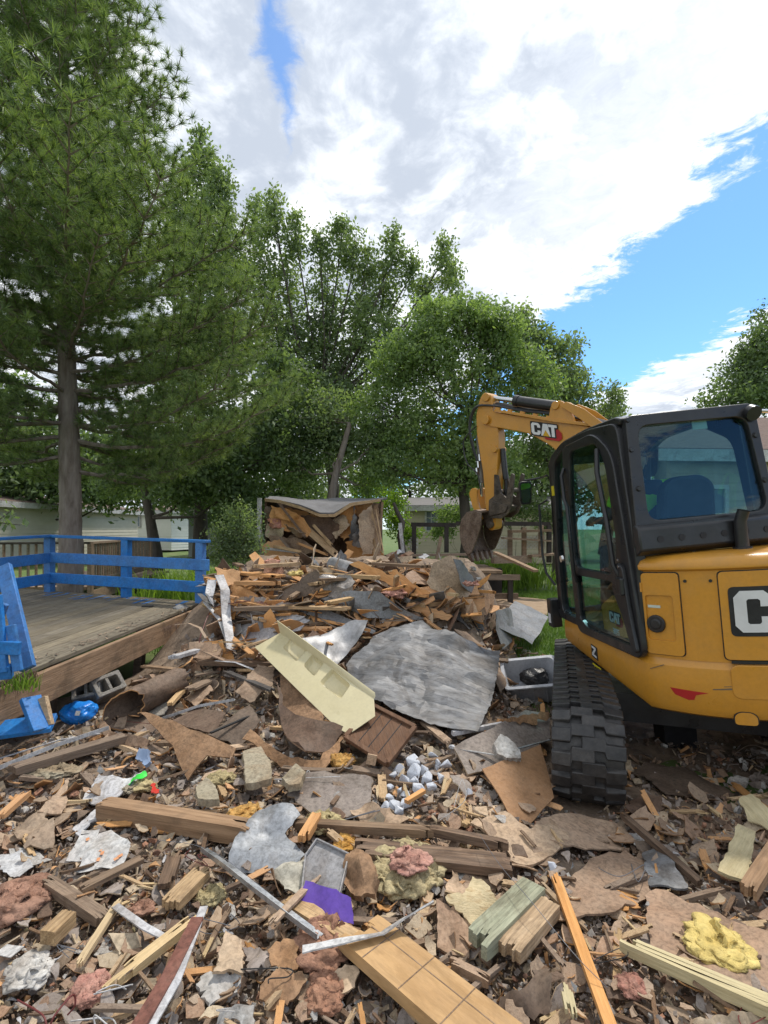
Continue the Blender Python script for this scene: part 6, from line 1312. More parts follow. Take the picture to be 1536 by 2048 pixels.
    for px, py, r_ in ((828, 1525, 19), (801, 1540, 14), (848, 1540, 13), (870, 1532, 16), (830, 1550, 20), (853, 1558, 16), (806, 1562, 16), (880, 1556, 12), (838, 1578, 15), (826, 1566, 12), (862, 1577, 13), (811, 1592, 12), (790, 1610, 14), (778, 1596, 11), (770, 1612, 13), (797, 1622, 11),
                       (812, 1606, 13), (831, 1594, 9), (785, 1550, 9), (872, 1510, 14), (800, 1582, 9), (780, 1575, 8), (892, 1535, 15), (905, 1500, 12), (938, 1586, 9), (1102, 1736, 13), (1240, 1400, 4)):
        if px > 1200: continue
        c = hit(px, py, .025); s = r_*1.3*c.y/FP; o = link('white_chunk', random.choice(tm), None, Matrix.Translation(c) @ Euler([random.uniform(0, 6) for _ in range(3)]).to_matrix().to_4x4() @ Matrix.Diagonal((s, s, s, 1)))
        tag(o, 'broken pale blue-white chunk in the cluster right of the flat grey-brown board' if px < 915 else ('lone white chunk at the right of the white cluster' if px < 1000 else 'lone white chunk lying in front of the muddy tan board'), 'plaster chunk', g if px < 915 else None)
    torn('styrofoam_piece', [(985, 1492, .16), (998, 1473, .2), (1012, 1476, .2), (1038, 1502, .16), (1040, 1522, .12), (1012, 1520, .12), (992, 1510, .13)], M['plaster'], 'white-grey styrofoam piece lying on the long grey board', 'styrofoam', t=.05, jag=.008, wav=.01)
    torn('styrofoam_piece', [(1456, 1563, .05), (1475, 1552, .07), (1498, 1560, .06), (1490, 1576, .04)], M['plaster'], 'white torn scrap lying in the shade right of the track', 'scrap', t=.03, jag=.008)
    # ---------------- lumber
    for a, e, w, t, m, l, kw in (
        ((200, 1622, .06), (505, 1660, .08), .09, .09, 'joist', 'wet brown timber with muddy top across the left foreground', dict(j0=.02, j1=.1)),
        ((585, 1648, .06), (868, 1664, .07), .05, .04, 'oldwood', 'thin mouldy lath behind the yellow ring of insulation', {}),
        ((700, 1700, .06), (1025, 1728, .06), .12, .04, 'wet', 'wide dark wet plank with nail holes in the centre', dict(j0=.1, j1=.05)),
        ((860, 1662, .07), (1018, 1690, .07), .04, .04, 'wet', 'short dark reddish batten above the wide wet plank', {}),
        ((840, 1208, .22), (957, 1197, .26), .09, .04, 'pine', 'pale stud lying flat on the right crest of the heap', dict(j0=.05, j1=.01)),
        ((905, 1200, .25), (908, 1178, .38), .06, .03, 'fresh', 'short upright offcut standing on the stud', dict(j0=0, j1=.01)),
        ((640, 1150, .28), (620, 1120, .35), .05, .03, 'pine', 'short pale stick beside the duct', {}),
        ((618, 1125, .3), (755, 1180, .22), .09, .04, 'pine', 'pale stud poking out from under the film', dict()),
        ((950, 1895, .09), (1068, 1778, .09), .10, .06, 'greenpaint', 'greenish timber offcut with splintered end at the lower right', dict(j0=.06, j1=.0, n=5))
        ,((1015, 1905, .08), (1100, 1812, .07), .09, .05, 'pine', 'raw splintered timber offcut right of the greenish one', dict(j0=.05, j1=.01, n=9)),
        ((1108, 1745, .08), (1230, 2080, .08), .038, .02, 'ply', 'long orange lath running to the bottom edge right of centre', dict(j0=.08, j1=.02)),
        ((1235, 1882, .08), (1560, 2010, .10), .06, .04, 'yellowwood', 'long pale yellow split timber at the lower right', dict(j0=.12, j1=.01, bend=-.03)),
        ((1243, 1640, .05), (1400, 1752, .05), .035, .03, 'wet', 'brown branch-like pole right of the track end', dict(j0=.05, j1=.02)),
        ((1495, 1780, .12), (1560, 1690, .14), .06, .05, 'joist', 'brown post stub at the right edge below the pale board', {}),
        ((200, 1985, .07), (395, 1835, .08), .045, .03, 'fresh', 'long splintered pale timber crossing the lower left', dict(j0=.14, j1=.14)),
        ((155, 1940, .06), (240, 1795, .08), .025, .02, 'fresh', 'thin weathered stick crossing the lower left', dict(j0=.04, j1=.02)),
        ((160, 1785, .04), (285, 1712, .05), .045, .02, 'oldwood', 'dark brown thin board above the white strip at the left', dict(j1=.01)),
        ((90, 1760, .06), (215, 1846, .05), .05, .04, 'oldwood', 'grey-brown broken batten at the far left', {}),
        ((95, 1880, .08), (140, 1830, .09), .06, .05, 'pine', 'small square timber offcut left of the thin stick', dict(j0=.005, j1=.005)),
        ((330, 1780, .05), (352, 1700, .06), .06, .03, 'wet', 'reddish broken board end left of the long metal channel', {}),
        ((335, 1820, .06), (412, 1735, .07), .08, .04, 'pine', 'orange chunky timber piece left of the metal channel', dict(j0=.04, j1=.04)),
        ((0, 1640, .06), (55, 1580, .08), .04, .03, 'ply', 'orange batten at the far left edge', {}),
        ((20, 1548, .08), (250, 1470, .10), .09, .05, 'oldwood', 'weathered timber behind the white trims at the left', dict(j1=.01)),
        ((270, 1600, .05), (210, 1650, .04), .03, .02, 'pine', 'small tan stick beside the white narrow strip', {}),
        ((540, 1860, .09), (640, 1740, .13), .03, .012, 'hard', 'thin brown splinter standing in front of the purple cardboard', dict(j1=.1)),
        ((575, 1800, .08), (730, 1900, .06), .07, .04, 'pine', 'short pale stud below the purple cardboard', dict(j0=.02, j1=.02)),
        ((605, 1690, .07), (635, 1620, .11), .05, .04, 'ply', 'orange post stub behind the grey tray', dict(j1=.02)),
        ((350, 1345, .08), (400, 1270, .18), .07, .03, 'siding', 'white board leaning under the end of the deck', {}),
        ((340, 1430, .05), (378, 1348, .08), .045, .03, 'pine', 'pale splintered plank under the deck end', {}),
        ((382, 1400, .05), (428, 1335, .09), .10, .02, 'oldwood', 'flaking white-painted plank right of the pale splintered one', {}),
        ((390, 1322, .1), (560, 1330, .12), .09, .04, 'wet', 'dark charred beam below the tile board', {}),
        ((450, 1330, .16), (545, 1395, .16), .05, .02, 'tar', 'thin black strip left of the beige panel', {}),
        ((422, 1478, .09), (520, 1412, .14), .02, .01, 'black', 'black edging strip between the two dark wood-grain panels', dict(j0=0, j1=0)),
        ((400, 1503, .08), (500, 1490, .1), .06, .015, 'tan', 'tan flat strip left of the foam cushion', {}),
        ((285, 1332, .05), (360, 1340, .06), .06, .02, 'oldwood', 'short grey board on the ground by the deck leg', {}),
        ((812, 1610, .06), (848, 1575, .09), .03, .02, 'ply', 'small orange stick among the white chunks', dict(j0=.005, j1=.01)),
        ((1145, 2048, .06), (1130, 1960, .08), .035, .02, 'yellowwood', 'short yellowish splinter at the bottom left of the long lath', {}),
        ((895, 1925, .05), (980, 1962, .06), .03, .03, 'hard', 'brown broken stick above the tile-print plank', {}),
        ((700, 1138, .3), (640, 1180, .2), .07, .03, 'oldwood', 'grey plank under the duct', {}),
        ((470, 1110, .2), (482, 1150, .12), .07, .03, 'oldwood', 'broken grey plank end standing at the left of the heap', dict(j0=.1)),
        ((1320, 1790, .03), (1210, 1718, .03), .012, .012, 'wet', 'thin dark rod across the broad dirty hardboard', {}),
        ((905, 1465, .10), (1005, 1450, .12), .03, .03, 'siding', 'pale pipe end below the big metal sheet', dict(j0=0, j1=0)),
        ((845, 1430, .1), (900, 1500, .06), .06, .02, 'hard', 'brown shard beside the cabinet door', {}),
    ):
        lumber('timber' if m not in ('tar', 'black') else 'strip', a, e, w, t, M[m], l, 'timber' if m not in ('tar', 'black') else 'strip', **kw)
    # tile-print plank with its plywood sheet
    o = lumber('plank', (712, 1858, .09), (1030, 2120, .10), .18, .045, M['lino'], 'heavy plank with tile-print plywood face running to the bottom edge', 'plank', j0=.05, j1=0, n=5)
    Ln = o.dimensions.x
    for k in range(4): b = B(); x = -Ln/2+.13+k*.17; b.box((x, -.088, .0228), (x+.004, .088, .0236)); b.build('printed_line', M['oldwood'], o)
    b = B(); b.box((-Ln/2+.05, .028, .0228), (Ln/2, .032, .0234)); b.build('printed_line', M['oldwood'], o)
    # white and metal trims
    for pts, w, m, l, kw in (
        ([(-10, 1540, .10), (110, 1492, .12), (215, 1457, .14)], .055, 'white', 'long white channel trim lying at the left below the deck', dict(fold=.5)),
        ([(318, 1440, .08), (395, 1414, .1), (470, 1400, .12)], .04, 'white', 'white channel trim continuing right of the curled tube', dict(fold=.5)),
        ([(-10, 1520, .08), (120, 1480, .09), (200, 1468, .1)], .02, 'siding', 'thin white strip above the long channel trim', {}),
        ([(408, 1700, .12), (470, 1745, .13), (540, 1800, .11), (640, 1875, .08)], .036, 'alum', 'long bent aluminium channel crossing the lower left of centre', dict(fold=.6)),
        ([(605, 1900, .12), (700, 1880, .14), (765, 1868, .13), (808, 1838, .15), (868, 1805, .19)], .036, 'white', 'white twisted trim strip bent upward at the bottom centre', dict(twist=50, fold=.15)),
        ([(230, 1812, .09), (290, 1855, .09), (330, 1876, .07)], .03, 'siding', 'short whitish strip at the lower left', dict(fold=.2)),
        ([(438, 1150, .3), (450, 1180, .3), (452, 1230, .2), (462, 1300, .1)], .10, 'siding', 'white vinyl siding strip bent down at the deck end', dict(fold=.12, twist=30)),
        ([(410, 1205, .25), (440, 1240, .2), (455, 1280, .12)], .05, 'white', 'curved white corner trim at the deck end', dict(fold=.3)),
        ([(425, 1160, .3), (418, 1190, .3), (426, 1212, .25)], .09, 'siding', 'crumpled white siding scrap against the last blue post', dict(fold=.2, twist=60)),
        ([(470, 1214, .2), (540, 1230, .16), (600, 1232, .16)], .03, 'white', 'white trim lying across the left of the heap', dict()),
        ([(990, 1510, .1), (1100, 1480, .14)], .02, 'alum', 'silver edge strip under the long grey board', {}),
        ([(900, 1496, .07), (1000, 1512, .08)], .02, 'alum', 'silver strip below the big metal sheet', {}),
        ([(520, 1345, .18), (470, 1325, .16), (430, 1322, .14)], .02, 'siding', 'thin pale strip above the charred beam', {}),
        ([(350, 1250, .35), (378, 1247, .42), (400, 1256, .45), (412, 1276, .4)], .03, 'hard', 'thin bent brown molding over the end of the deck', dict(fold=.1)),
        ([(0, 1900, .04), (35, 1905, .05)], .05, 'paper', 'printed card scrap at the far left edge', dict(lip=False)),
    ):
        strip('trim_strip', pts, w, M[m], l, 'trim', **kw)
    strip('maroon_board', [(275, 2060, .09), (335, 1960, .10), (395, 1840, .11)], .045, M['maroon'], 'maroon board with white splintered edges at the lower left', 'board', t=.012, lip=False)
    strip('trim_strip', [(292, 2070, .08), (352, 1965, .10), (408, 1815, .11)], .03, M['siding'], 'white flaking strip beside the maroon board', 'trim', t=.006, lip=False)
    # insulation
    for px, py, rx, ry, m, l, kw in (
        (812, 1742, 56, 66, 'gins', 'ring-shaped clump of mustard yellow insulation in the centre foreground', dict(ring_=True, n=11)),
        (818, 1725, 24, 34, 'pink', 'pink insulation tuft lying inside the yellow ring', dict(lift=.10, n=5)),
        (490, 1640, 30, 26, 'oins', 'orange-yellow insulation above the torn grey-blue sheet', {}),
        (652, 1650, 30, 22, 'gins', 'brownish insulation tuft above the plastic tray', {}),
        (688, 1690, 16, 22, 'oins', 'orange insulation tuft right of the plastic tray', dict(n=4)),
        (685, 1525, 26, 16, 'oins', 'orange insulation under the cabinet door', {}),
        (1435, 1900, 44, 48, 'yins', 'bright yellow insulation clump on the big hardboard', dict(fl=.35)),
        (655, 1900, 38, 48, 'rust', 'rusty pink insulation under the white twisted trim', {}),
        (650, 1990, 24, 42, 'rust', 'rusty pink insulation trailing to the bottom edge', {}),
        (35, 1810, 44, 40, 'rust', 'pinkish-brown insulation clump at the left edge', {}),
        (180, 1985, 40, 26, 'pink', 'pink insulation tuft at the lower left', {}),
        (285, 1822, 26, 16, 'rust', 'small pink-brown insulation tuft above the splintered timber', dict(n=4)),
        (425, 1795, 22, 18, 'gins', 'cream insulation tuft by the long aluminium channel', dict(n=4)),
        (785, 1190, 30, 12, 'pink', 'pink insulation roll on the crest of the heap', dict(lift=.22)),
        (940, 1170, 16, 9, 'pink', 'small pink tuft on the beige wallboard', dict(lift=.4, n=3)),
        (520, 1210, 24, 8, 'pink', 'pink insulation strip in the left of the heap', dict(lift=.1, n=4)),
        (545, 1125, 16, 9, 'pink', 'pink tuft beside the reddish square batt', dict(lift=.2, n=3)),
        (592, 1150, 18, 10, 'yins', 'yellow insulation scrap near the top of the heap', dict(lift=.2, n=4)),
        (285, 1575, 20, 16, 'gins', 'mustard-brown stuffing ball by the green plastic', dict(n=4)),
        (262, 1582, 18, 14, 'foam', 'brown foam lump by the green plastic', dict(n=4)),
        (148, 1590, 14, 8, 'rust', 'small reddish tuft on the dusty brown board', dict(n=3)),
        (440, 1560, 40, 16, 'gins', 'brownish clump of matted insulation left of the foam cushion', {}),
        (1260, 1975, 20, 20, 'pink', 'small pink tuft at the bottom right', dict(n=3)),
        (110, 1545, 50, 20, 'foam', 'cream crumbled foam heap at the left', dict(fl=.35)),
        (60, 1950, 36, 30, 'plaster', 'white crumbled plaster heap at the lower left', dict(fl=.4)),
    ):
        fluff('insulation' if m not in ('foam', 'plaster') else 'crumbled_lump', px, py, rx, ry, M[m], l, cat='insulation' if m not in ('foam', 'plaster') else 'rubble', **kw)
    # tray, purple cardboard, cream basket
    o, Q, F_ = torn('plastic_tray', [(604, 1790, .06), (612, 1715, .11), (635, 1682, .14), (700, 1712, .14), (680, 1798, .07)], M['tray'], 'grey plastic tray tipped up behind the purple cardboard', 'tray', t=.006, jag=0, wav=.002, flat=.9, ret=True)
    V = [Vector((q.x, q.y)) for q in Q]
    for s, z in ((.985, .012), (.74, -.004)):
        for a, e in zip(V, V[1:]+V[:1]): b = B(); b.bar((a.x*s, a.y*s, z), (e.x*s, e.y*s, z), .008, .014 if s > .9 else .006, (0, 0, 1)); b.build('tray_rim', M['tray'], o, bev=.003)
    torn('cardboard', [(600, 1800, .09), (612, 1762, .13), (660, 1778, .13), (702, 1796, .13), (708, 1850, .08), (655, 1838, .08), (604, 1815, .08)], M['purple'], 'bright purple torn cardboard in the centre foreground', 'cardboard', t=.004, jag=.004, wav=.01)
    torn('basket', [(545, 1745, .07), (575, 1725, .1), (612, 1718, .1), (608, 1792, .05), (570, 1785, .05)], mat('cream_basket_plastic', (.52, .49, .40), rand=0, dust=.2), 'cream plastic basket scrap left of the tray', 'basket', t=.012, wav=.02)
    torn('brown_crust', [(677, 1752, .1), (690, 1720, .14), (715, 1705, .15), (745, 1722, .15), (757, 1760, .12), (752, 1795, .08), (725, 1802, .08), (700, 1780, .09)], M['brownrock'], 'thick brown crusty chunk between the tray and the yellow ring', 'rubble chunk', t=.03, wav=.03, jag=.01)
    torn('green_plastic', [(245, 1556, .09), (290, 1538, .12), (288, 1552, .1), (258, 1566, .08)], M['green'], 'bright green plastic scrap on the white torn board', 'plastic scrap', t=.003, wav=.03)
    torn('red_scrap', [(305, 1570, .06), (312, 1568, .07), (320, 1588, .05), (308, 1588, .05)], M['red'], 'small red plastic scrap right of the stuffing ball', 'plastic scrap', t=.006)
    torn('blue_cup', [(272, 1518, .09), (282, 1498, .13), (300, 1502, .13), (296, 1530, .08)], mat('cloudy_blue_cup', (.22, .30, .45), (.30, .38, .52), rand=0, rough=.3), 'cloudy blue plastic cup left of the brown flap', 'cup', t=.03, wav=.01)
    # papers: a fanned stack with small printed pictures
    for k, P in enumerate(([(132, 1722, .04), (165, 1662, .08), (200, 1660, .08), (170, 1722, .04)], [(148, 1742, .04), (198, 1668, .08), (222, 1660, .08), (262, 1690, .06), (215, 1735, .03), (160, 1746, .03)], [(190, 1735, .05), (240, 1690, .07), (262, 1694, .07), (242, 1740, .04)])):
        o, Q, F_ = torn('magazine_page', P, M['paper'], ('left fanned white magazine page', 'middle white magazine page with small food pictures', 'right magazine page curling over the stack')[k]+' at the left', 'paper', t=.002, jag=.003, wav=.012, ret=True)
        for _ in range(3 if k else 1):
            x, y = random.uniform(-.05, .05), random.uniform(-.02, .02); q = B(); q.add([(x-.011, y-.008, .006), (x+.011, y-.007, .006), (x+.010, y+.008, .006), (x-.010, y+.007, .006)], [(0, 1, 2, 3)]); q.build('printed_picture', mat('printed_food_picture', (.55, .18, .06), (.62, .36, .2), scale=60, rand=0), o)
    # wires
    def wire(pts, r_, m, l, c='wire'):
        P = [hit(*p) for p in pts]; b = B(); out = []; P = [P[0]]+P+[P[-1]]
        for i in range(1, len(P)-2):
            for k in range(6): t = k/6; a, b_, c_, d = P[i-1:i+3]; out.append(.5*((2*b_)+(-a+c_)*t+(2*a-5*b_+4*c_-d)*t*t+(-a+3*b_-3*c_+d)*t**3))
        out.append(P[-1]); b.tube(out, r_, 6); tag(b.build('wire', M[m], smooth=True), l, c)
    wire([(35, 2000, .1), (85, 2030, .12), (95, 2060, .1), (110, 2030, .13), (145, 1990, .13), (150, 2010, .1), (135, 2030, .08)], .0028, 'cable', 'dark red looping cable at the lower left', 'cable')
    wire([(960, 1670, .14), (1000, 1730, .16), (1060, 1800, .17), (1150, 1910, .12), (1215, 1975, .08)], .0012, 'wire', 'thin grey wire crossing the timber offcuts at the lower right')
    wire([(880, 1640, .05), (930, 1600, .1), (925, 1560, .12), (915, 1585, .1), (905, 1630, .04)], .0016, 'white', 'thin white looping wire right of the white chunks')
    wire([(1465, 1510, .05), (1500, 1490, .08), (1536, 1500, .06)], .003, 'oldwood', 'thin twig arc on the shaded ground at the right', 'twig')
    wire([(470, 1205, .3), (500, 1202, .32), (430, 1215, .2), (405, 1260, .18), (398, 1290, .08)], .004, 'cable', 'rusty cable drooping over the deck end', 'cable')
    wire([(590, 1830, .04), (430, 1705, .13), (320, 1680, .1)], .001, 'wire', 'faint grey wire under the aluminium channel')
    # weeds, roots and leaf litter on the near edge of the deck
    sp = [(at(random.gauss(38, 16), 1352, 3.42).x, 3.42+random.uniform(-.05, .1), .62+random.uniform(-.01, .03)) for _ in range(90)]
    blades('deck_weeds', sp, .04, .13, .006, M['leafy'], 'small yellow-green weeds growing on the near deck edge at left'); bpy.data.objects['deck_weeds']['category'] = 'weeds'
    V = []; Fc = []
    for k in range(280):
        f = random.random()**.8; x = -2.60+.30*f+random.gauss(-.03, .03)-abs(random.gauss(0, .12)); y = 3.0+3.5*f; z = .668+.075*(y-3.45)/3.25+random.uniform(0, .012); a_ = random.uniform(0, 6.28); l_ = random.uniform(.008, .035)
        u = Vector((math.cos(a_), math.sin(a_), random.uniform(-.2, .3)))*l_; w_ = Vector((-u.y, u.x, .1*l_))*.22; q = len(V); p = Vector((x, y, z)); V += [p-u-w_, p+u-w_*.5, p+u*1.1+w_, p-u*.8+w_]; Fc.append((q, q+1, q+2, q+3))
    me = bpy.data.meshes.new('leaf_litter'); me.from_pydata(V, [], Fc); me.materials.append(M['hard']); me.materials.append(M['hardd']); me.polygons.foreach_set('material_index', [random.randrange(2) for _ in Fc]); tag(link('leaf_litter', me), 'brown leaf litter and twigs along the near edge of the deck', 'leaf litter', kind='stuff')
    V = []; Fc = []
    for k in range(150):
        x0 = random.gauss(45, 18) if k < 90 else random.gauss(335, 18); dd = 3.50 if k < 90 else 5.6; yy = (1350-.33*(x0-45)) if k < 90 else (1252-.33*(x0-335)); p = at(x0, yy, dd-.02); q = p+Vector((random.gauss(0, .03), -.02-random.random()*.03, -random.uniform(.03, .16))); w_ = Vector((.003, 0, 0)); m_ = len(V); V += [p-w_, p+w_, q]; Fc.append((m_, m_+1, m_+2))
    me = bpy.data.meshes.new('hanging_roots'); me.from_pydata(V, [], Fc); me.materials.append(M['hardd']); tag(link('hanging_roots', me), 'dry roots hanging over the rim joist of the deck', 'roots', kind='stuff')
    # bits lying on the blue deck
    b = B(); c = at(283, 1218, 6.2); c.z = .76; b.tube([c, c+Vector((.12, .05, .0))], .012, 6); tag(b.build('deck_litter', M['black']), 'small black scrap lying on the deck boards', 'scrap')
    torn('roof_felt', [(168, 1262, 5.35), (300, 1228, 6.05), (362, 1218, 6.3), (310, 1250, 5.65), (245, 1272, 5.2)], M['grey'], 'flat grey felt piece lying on the deck boards', 'felt', t=.004, depth=True, wav=.002, flat=.9)
    torn('slate_scrap', [(345, 1218, 6.2), (365, 1208, 6.35), (378, 1215, 6.3), (360, 1226, 6.1)], M['galvd'], 'small pile of grey shingle on the deck corner', 'shingle', t=.03, depth=True)

def blob(name, px, py, rx, ry, m, label, cat, lift=.05):
    c = hit(px, py, lift); s = c.y/FP; bm = bmesh.new(); bmesh.ops.create_icosphere(bm, subdivisions=5, radius=1)
    for v in bm.verts: u = v.co; f = 1+.22*noise.noise(u*1.7)+.10*abs(noise.noise(u*5))+.05*abs(noise.noise(u*12)); v.co = Vector((u.x*rx*s*f, u.y*rx*s*.8*f, u.z*ry*s*f))
    me = bpy.data.meshes.new(name); bm.to_mesh(me); bm.free(); me.materials.append(m); me.polygons.foreach_set('use_smooth', [True]*len(me.polygons)); return tag(link(name, me, None, Matrix.Translation(c)), label, cat)

def beige_panel():
    """moulded bath panel with three sunk soap shelves and a turned-up lip"""
    P = [hit(*q) for q in ((510, 1295, .30), (560, 1268, .36), (748, 1402, .24), (750, 1430, .20), (698, 1468, .15))]
    o_, ex, ey = P[0], P[4]-P[0], P[1]-P[0]; nn = ex.cross(ey).normalized()
    if nn.y > 0: nn = -nn
    F_ = frame(o_, ex, nn); Fi = F_.inverted(); L2 = lambda px, py: _pl(px, py, o_, nn, Fi)
    out = [L2(*q) for q in ((509, 1294), (560, 1266), (660, 1330), (748, 1398), (750, 1432), (698, 1468), (676, 1458), (600, 1386))]
    holes = [rpoly([L2(*q) for q in h], .025, 5) for h in ([(566, 1296), (586, 1275), (618, 1299), (594, 1326)], [(608, 1334), (626, 1311), (650, 1328), (630, 1356)], [(640, 1368), (665, 1340), (702, 1372), (682, 1400)])]
    b = B(); pts = [Vector(p) for p in out]; E = [(i, (i+1) % len(pts)) for i in range(len(pts))]
    for h in holes: k = len(pts); pts += [Vector(p) for p in h]; E += [(k+i, k+(i+1) % len(h)) for i in range(len(h))]
    vo, ed, fo, *_ = delaunay_2d_cdt(pts, E, [], 0, 1e-6)
    def ins(pt, Q):
        r_ = False; j = len(Q)-1
        for i in range(len(Q)):
            if (Q[i][1] > pt[1]) != (Q[j][1] > pt[1]) and pt[0] < (Q[j][0]-Q[i][0])*(pt[1]-Q[i][1])/(Q[j][1]-Q[i][1])+Q[i][0]: r_ = not r_
            j = i
        return r_
    keep = [f for f in fo if ins(sum((vo[i] for i in f), Vector((0, 0)))/len(f), out) and not any(ins(sum((vo[i] for i in f), Vector((0, 0)))/len(f), h) for h in holes)]
    n = len(vo); bz = lambda p: .02*math.sin(p.x*2.2)
    V = [Vector((p.x, p.y, bz(p))) for p in vo]+[Vector((p.x, p.y, bz(p)-.006)) for p in vo]; cnt = {(a, c): 1 for f in keep for a, c in zip(f, list(f[1:])+[f[0]])}
    b.add(V, [tuple(f) for f in keep]+[tuple(i+n for i in reversed(f)) for f in keep]+[(a, a+n, c+n, c) for (a, c) in cnt if (c, a) not in cnt])
    root = b.build('bath_wall_panel', M['beige'], mw=F_, bev=.002); tag(root, 'beige moulded bath wall panel with three recessed shelves, tilted on the heap', 'bath panel')
    for h in holes:
        c = sum((Vector(p) for p in h), Vector((0, 0)))/len(h); q = B(); m_ = len(h); z0 = bz(c)
        V = [Vector((p[0], p[1], bz(Vector(p)))) for p in h]+[Vector((*(Vector(p).lerp(c, .10)), z0-.035)) for p in h]+[Vector((*(Vector(p).lerp(c, .30)), z0-.05)) for p in h]
        q.add(V, [(i, (i+1) % m_, m_+(i+1) % m_, m_+i) for i in range(m_)]+[(m_+i, m_+(i+1) % m_, 2*m_+(i+1) % m_, 2*m_+i) for i in range(m_)]+[tuple(range(2*m_, 3*m_))]); q.build('shelf_recess', M['beige'], root, smooth=True)
    # lip folded up along the far edge
    a, c = Vector(out[1]), Vector(out[3]); d = (c-a).normalized(); nrm = Vector((-d.y, d.x)); k = 10; V = []
    if nrm.dot(Vector(out[0])-a) > 0: nrm = -nrm
    for i in range(k+1):
        p = a.lerp(c, i/k); z = bz(p); hgt = .10*(1-i/k)**1.3+.015
        V += [(p.x, p.y, z), (p.x+nrm.x*.012, p.y+nrm.y*.012, z+hgt*.5), (p.x+nrm.x*.03-d.x*.02, p.y+nrm.y*.03, z+hgt), (p.x+nrm.x*.036-d.x*.02, p.y+nrm.y*.036, z+hgt), (p.x+nrm.x*.018, p.y+nrm.y*.018, z+hgt*.5), (p.x+nrm.x*.006, p.y+nrm.y*.006, z-.004)]
    q = B(); q.add(V, [(i*6+j, i*6+(j+1) % 6, (i+1)*6+(j+1) % 6, (i+1)*6+j) for i in range(k) for j in range(6)]+[(0, 1, 2, 3, 4, 5), tuple(k*6+j for j in (5, 4, 3, 2, 1, 0))]); q.build('folded_lip', M['beige'], root, smooth=True)
def _pl(px, py, o_, nn, Fi):
    d = Vector(((px-CX)/FP, 1, (CY-py)/FP)); c = Vector((0, 0, CH)); t = (o_-c).dot(nn)/d.dot(nn); q = Fi @ (c+d*t); return (q.x, q.y)

def tub():
    c = hit(1062, 1360, .18); root = empty('plastic_tub', c, rot=(R(28), R(-8), R(-10)), label='grey plastic tub tipped on its side holding a black bag beside the track', cat='tub')
    b = B(); n = 28
    def rr(w, d, z): return [Vector((x, y, z)) for x, y in rpoly([(-w, -d), (w, -d), (w, d), (-w, d)], .06, 7)]
    L = [rr(.20, .14, -.16), rr(.245, .18, .10), rr(.275, .21, .105), rr(.275, .21, .085), rr(.27, .205, .085), rr(.24, .175, .095)]
    V = []; m_ = len(L[0])
    order = [rr(.17, .11, -.165), rr(.20, .14, -.155), rr(.238, .176, .085), rr(.268, .206, .09), rr(.268, .206, .105), rr(.236, .174, .105), rr(.19, .13, -.145), rr(.16, .10, -.15)]
    V = [p for l in order for p in l]; Fc = [(k*m_+i, k*m_+(i+1) % m_, (k+1)*m_+(i+1) % m_, (k+1)*m_+i) for k in range(len(order)-1) for i in range(m_)]+[tuple(range(m_)), tuple((len(order)-1)*m_+i for i in range(m_))]
    b.add(V, Fc); b.build('basin', M['tub'], root, smooth=True)
    for x in (-.12, 0, .12): q = B(); q.box((x-.004, -.181, -.12), (x+.004, -.165, .06)); q.build('rib', M['tub'], root)
    o = blob('black_bag', 1072, 1342, 27, 17, M['bagblack'], 'crumpled black plastic bag inside the grey tub', 'plastic bag', lift=.24); o.location = c+Vector((.05, .03, .02))

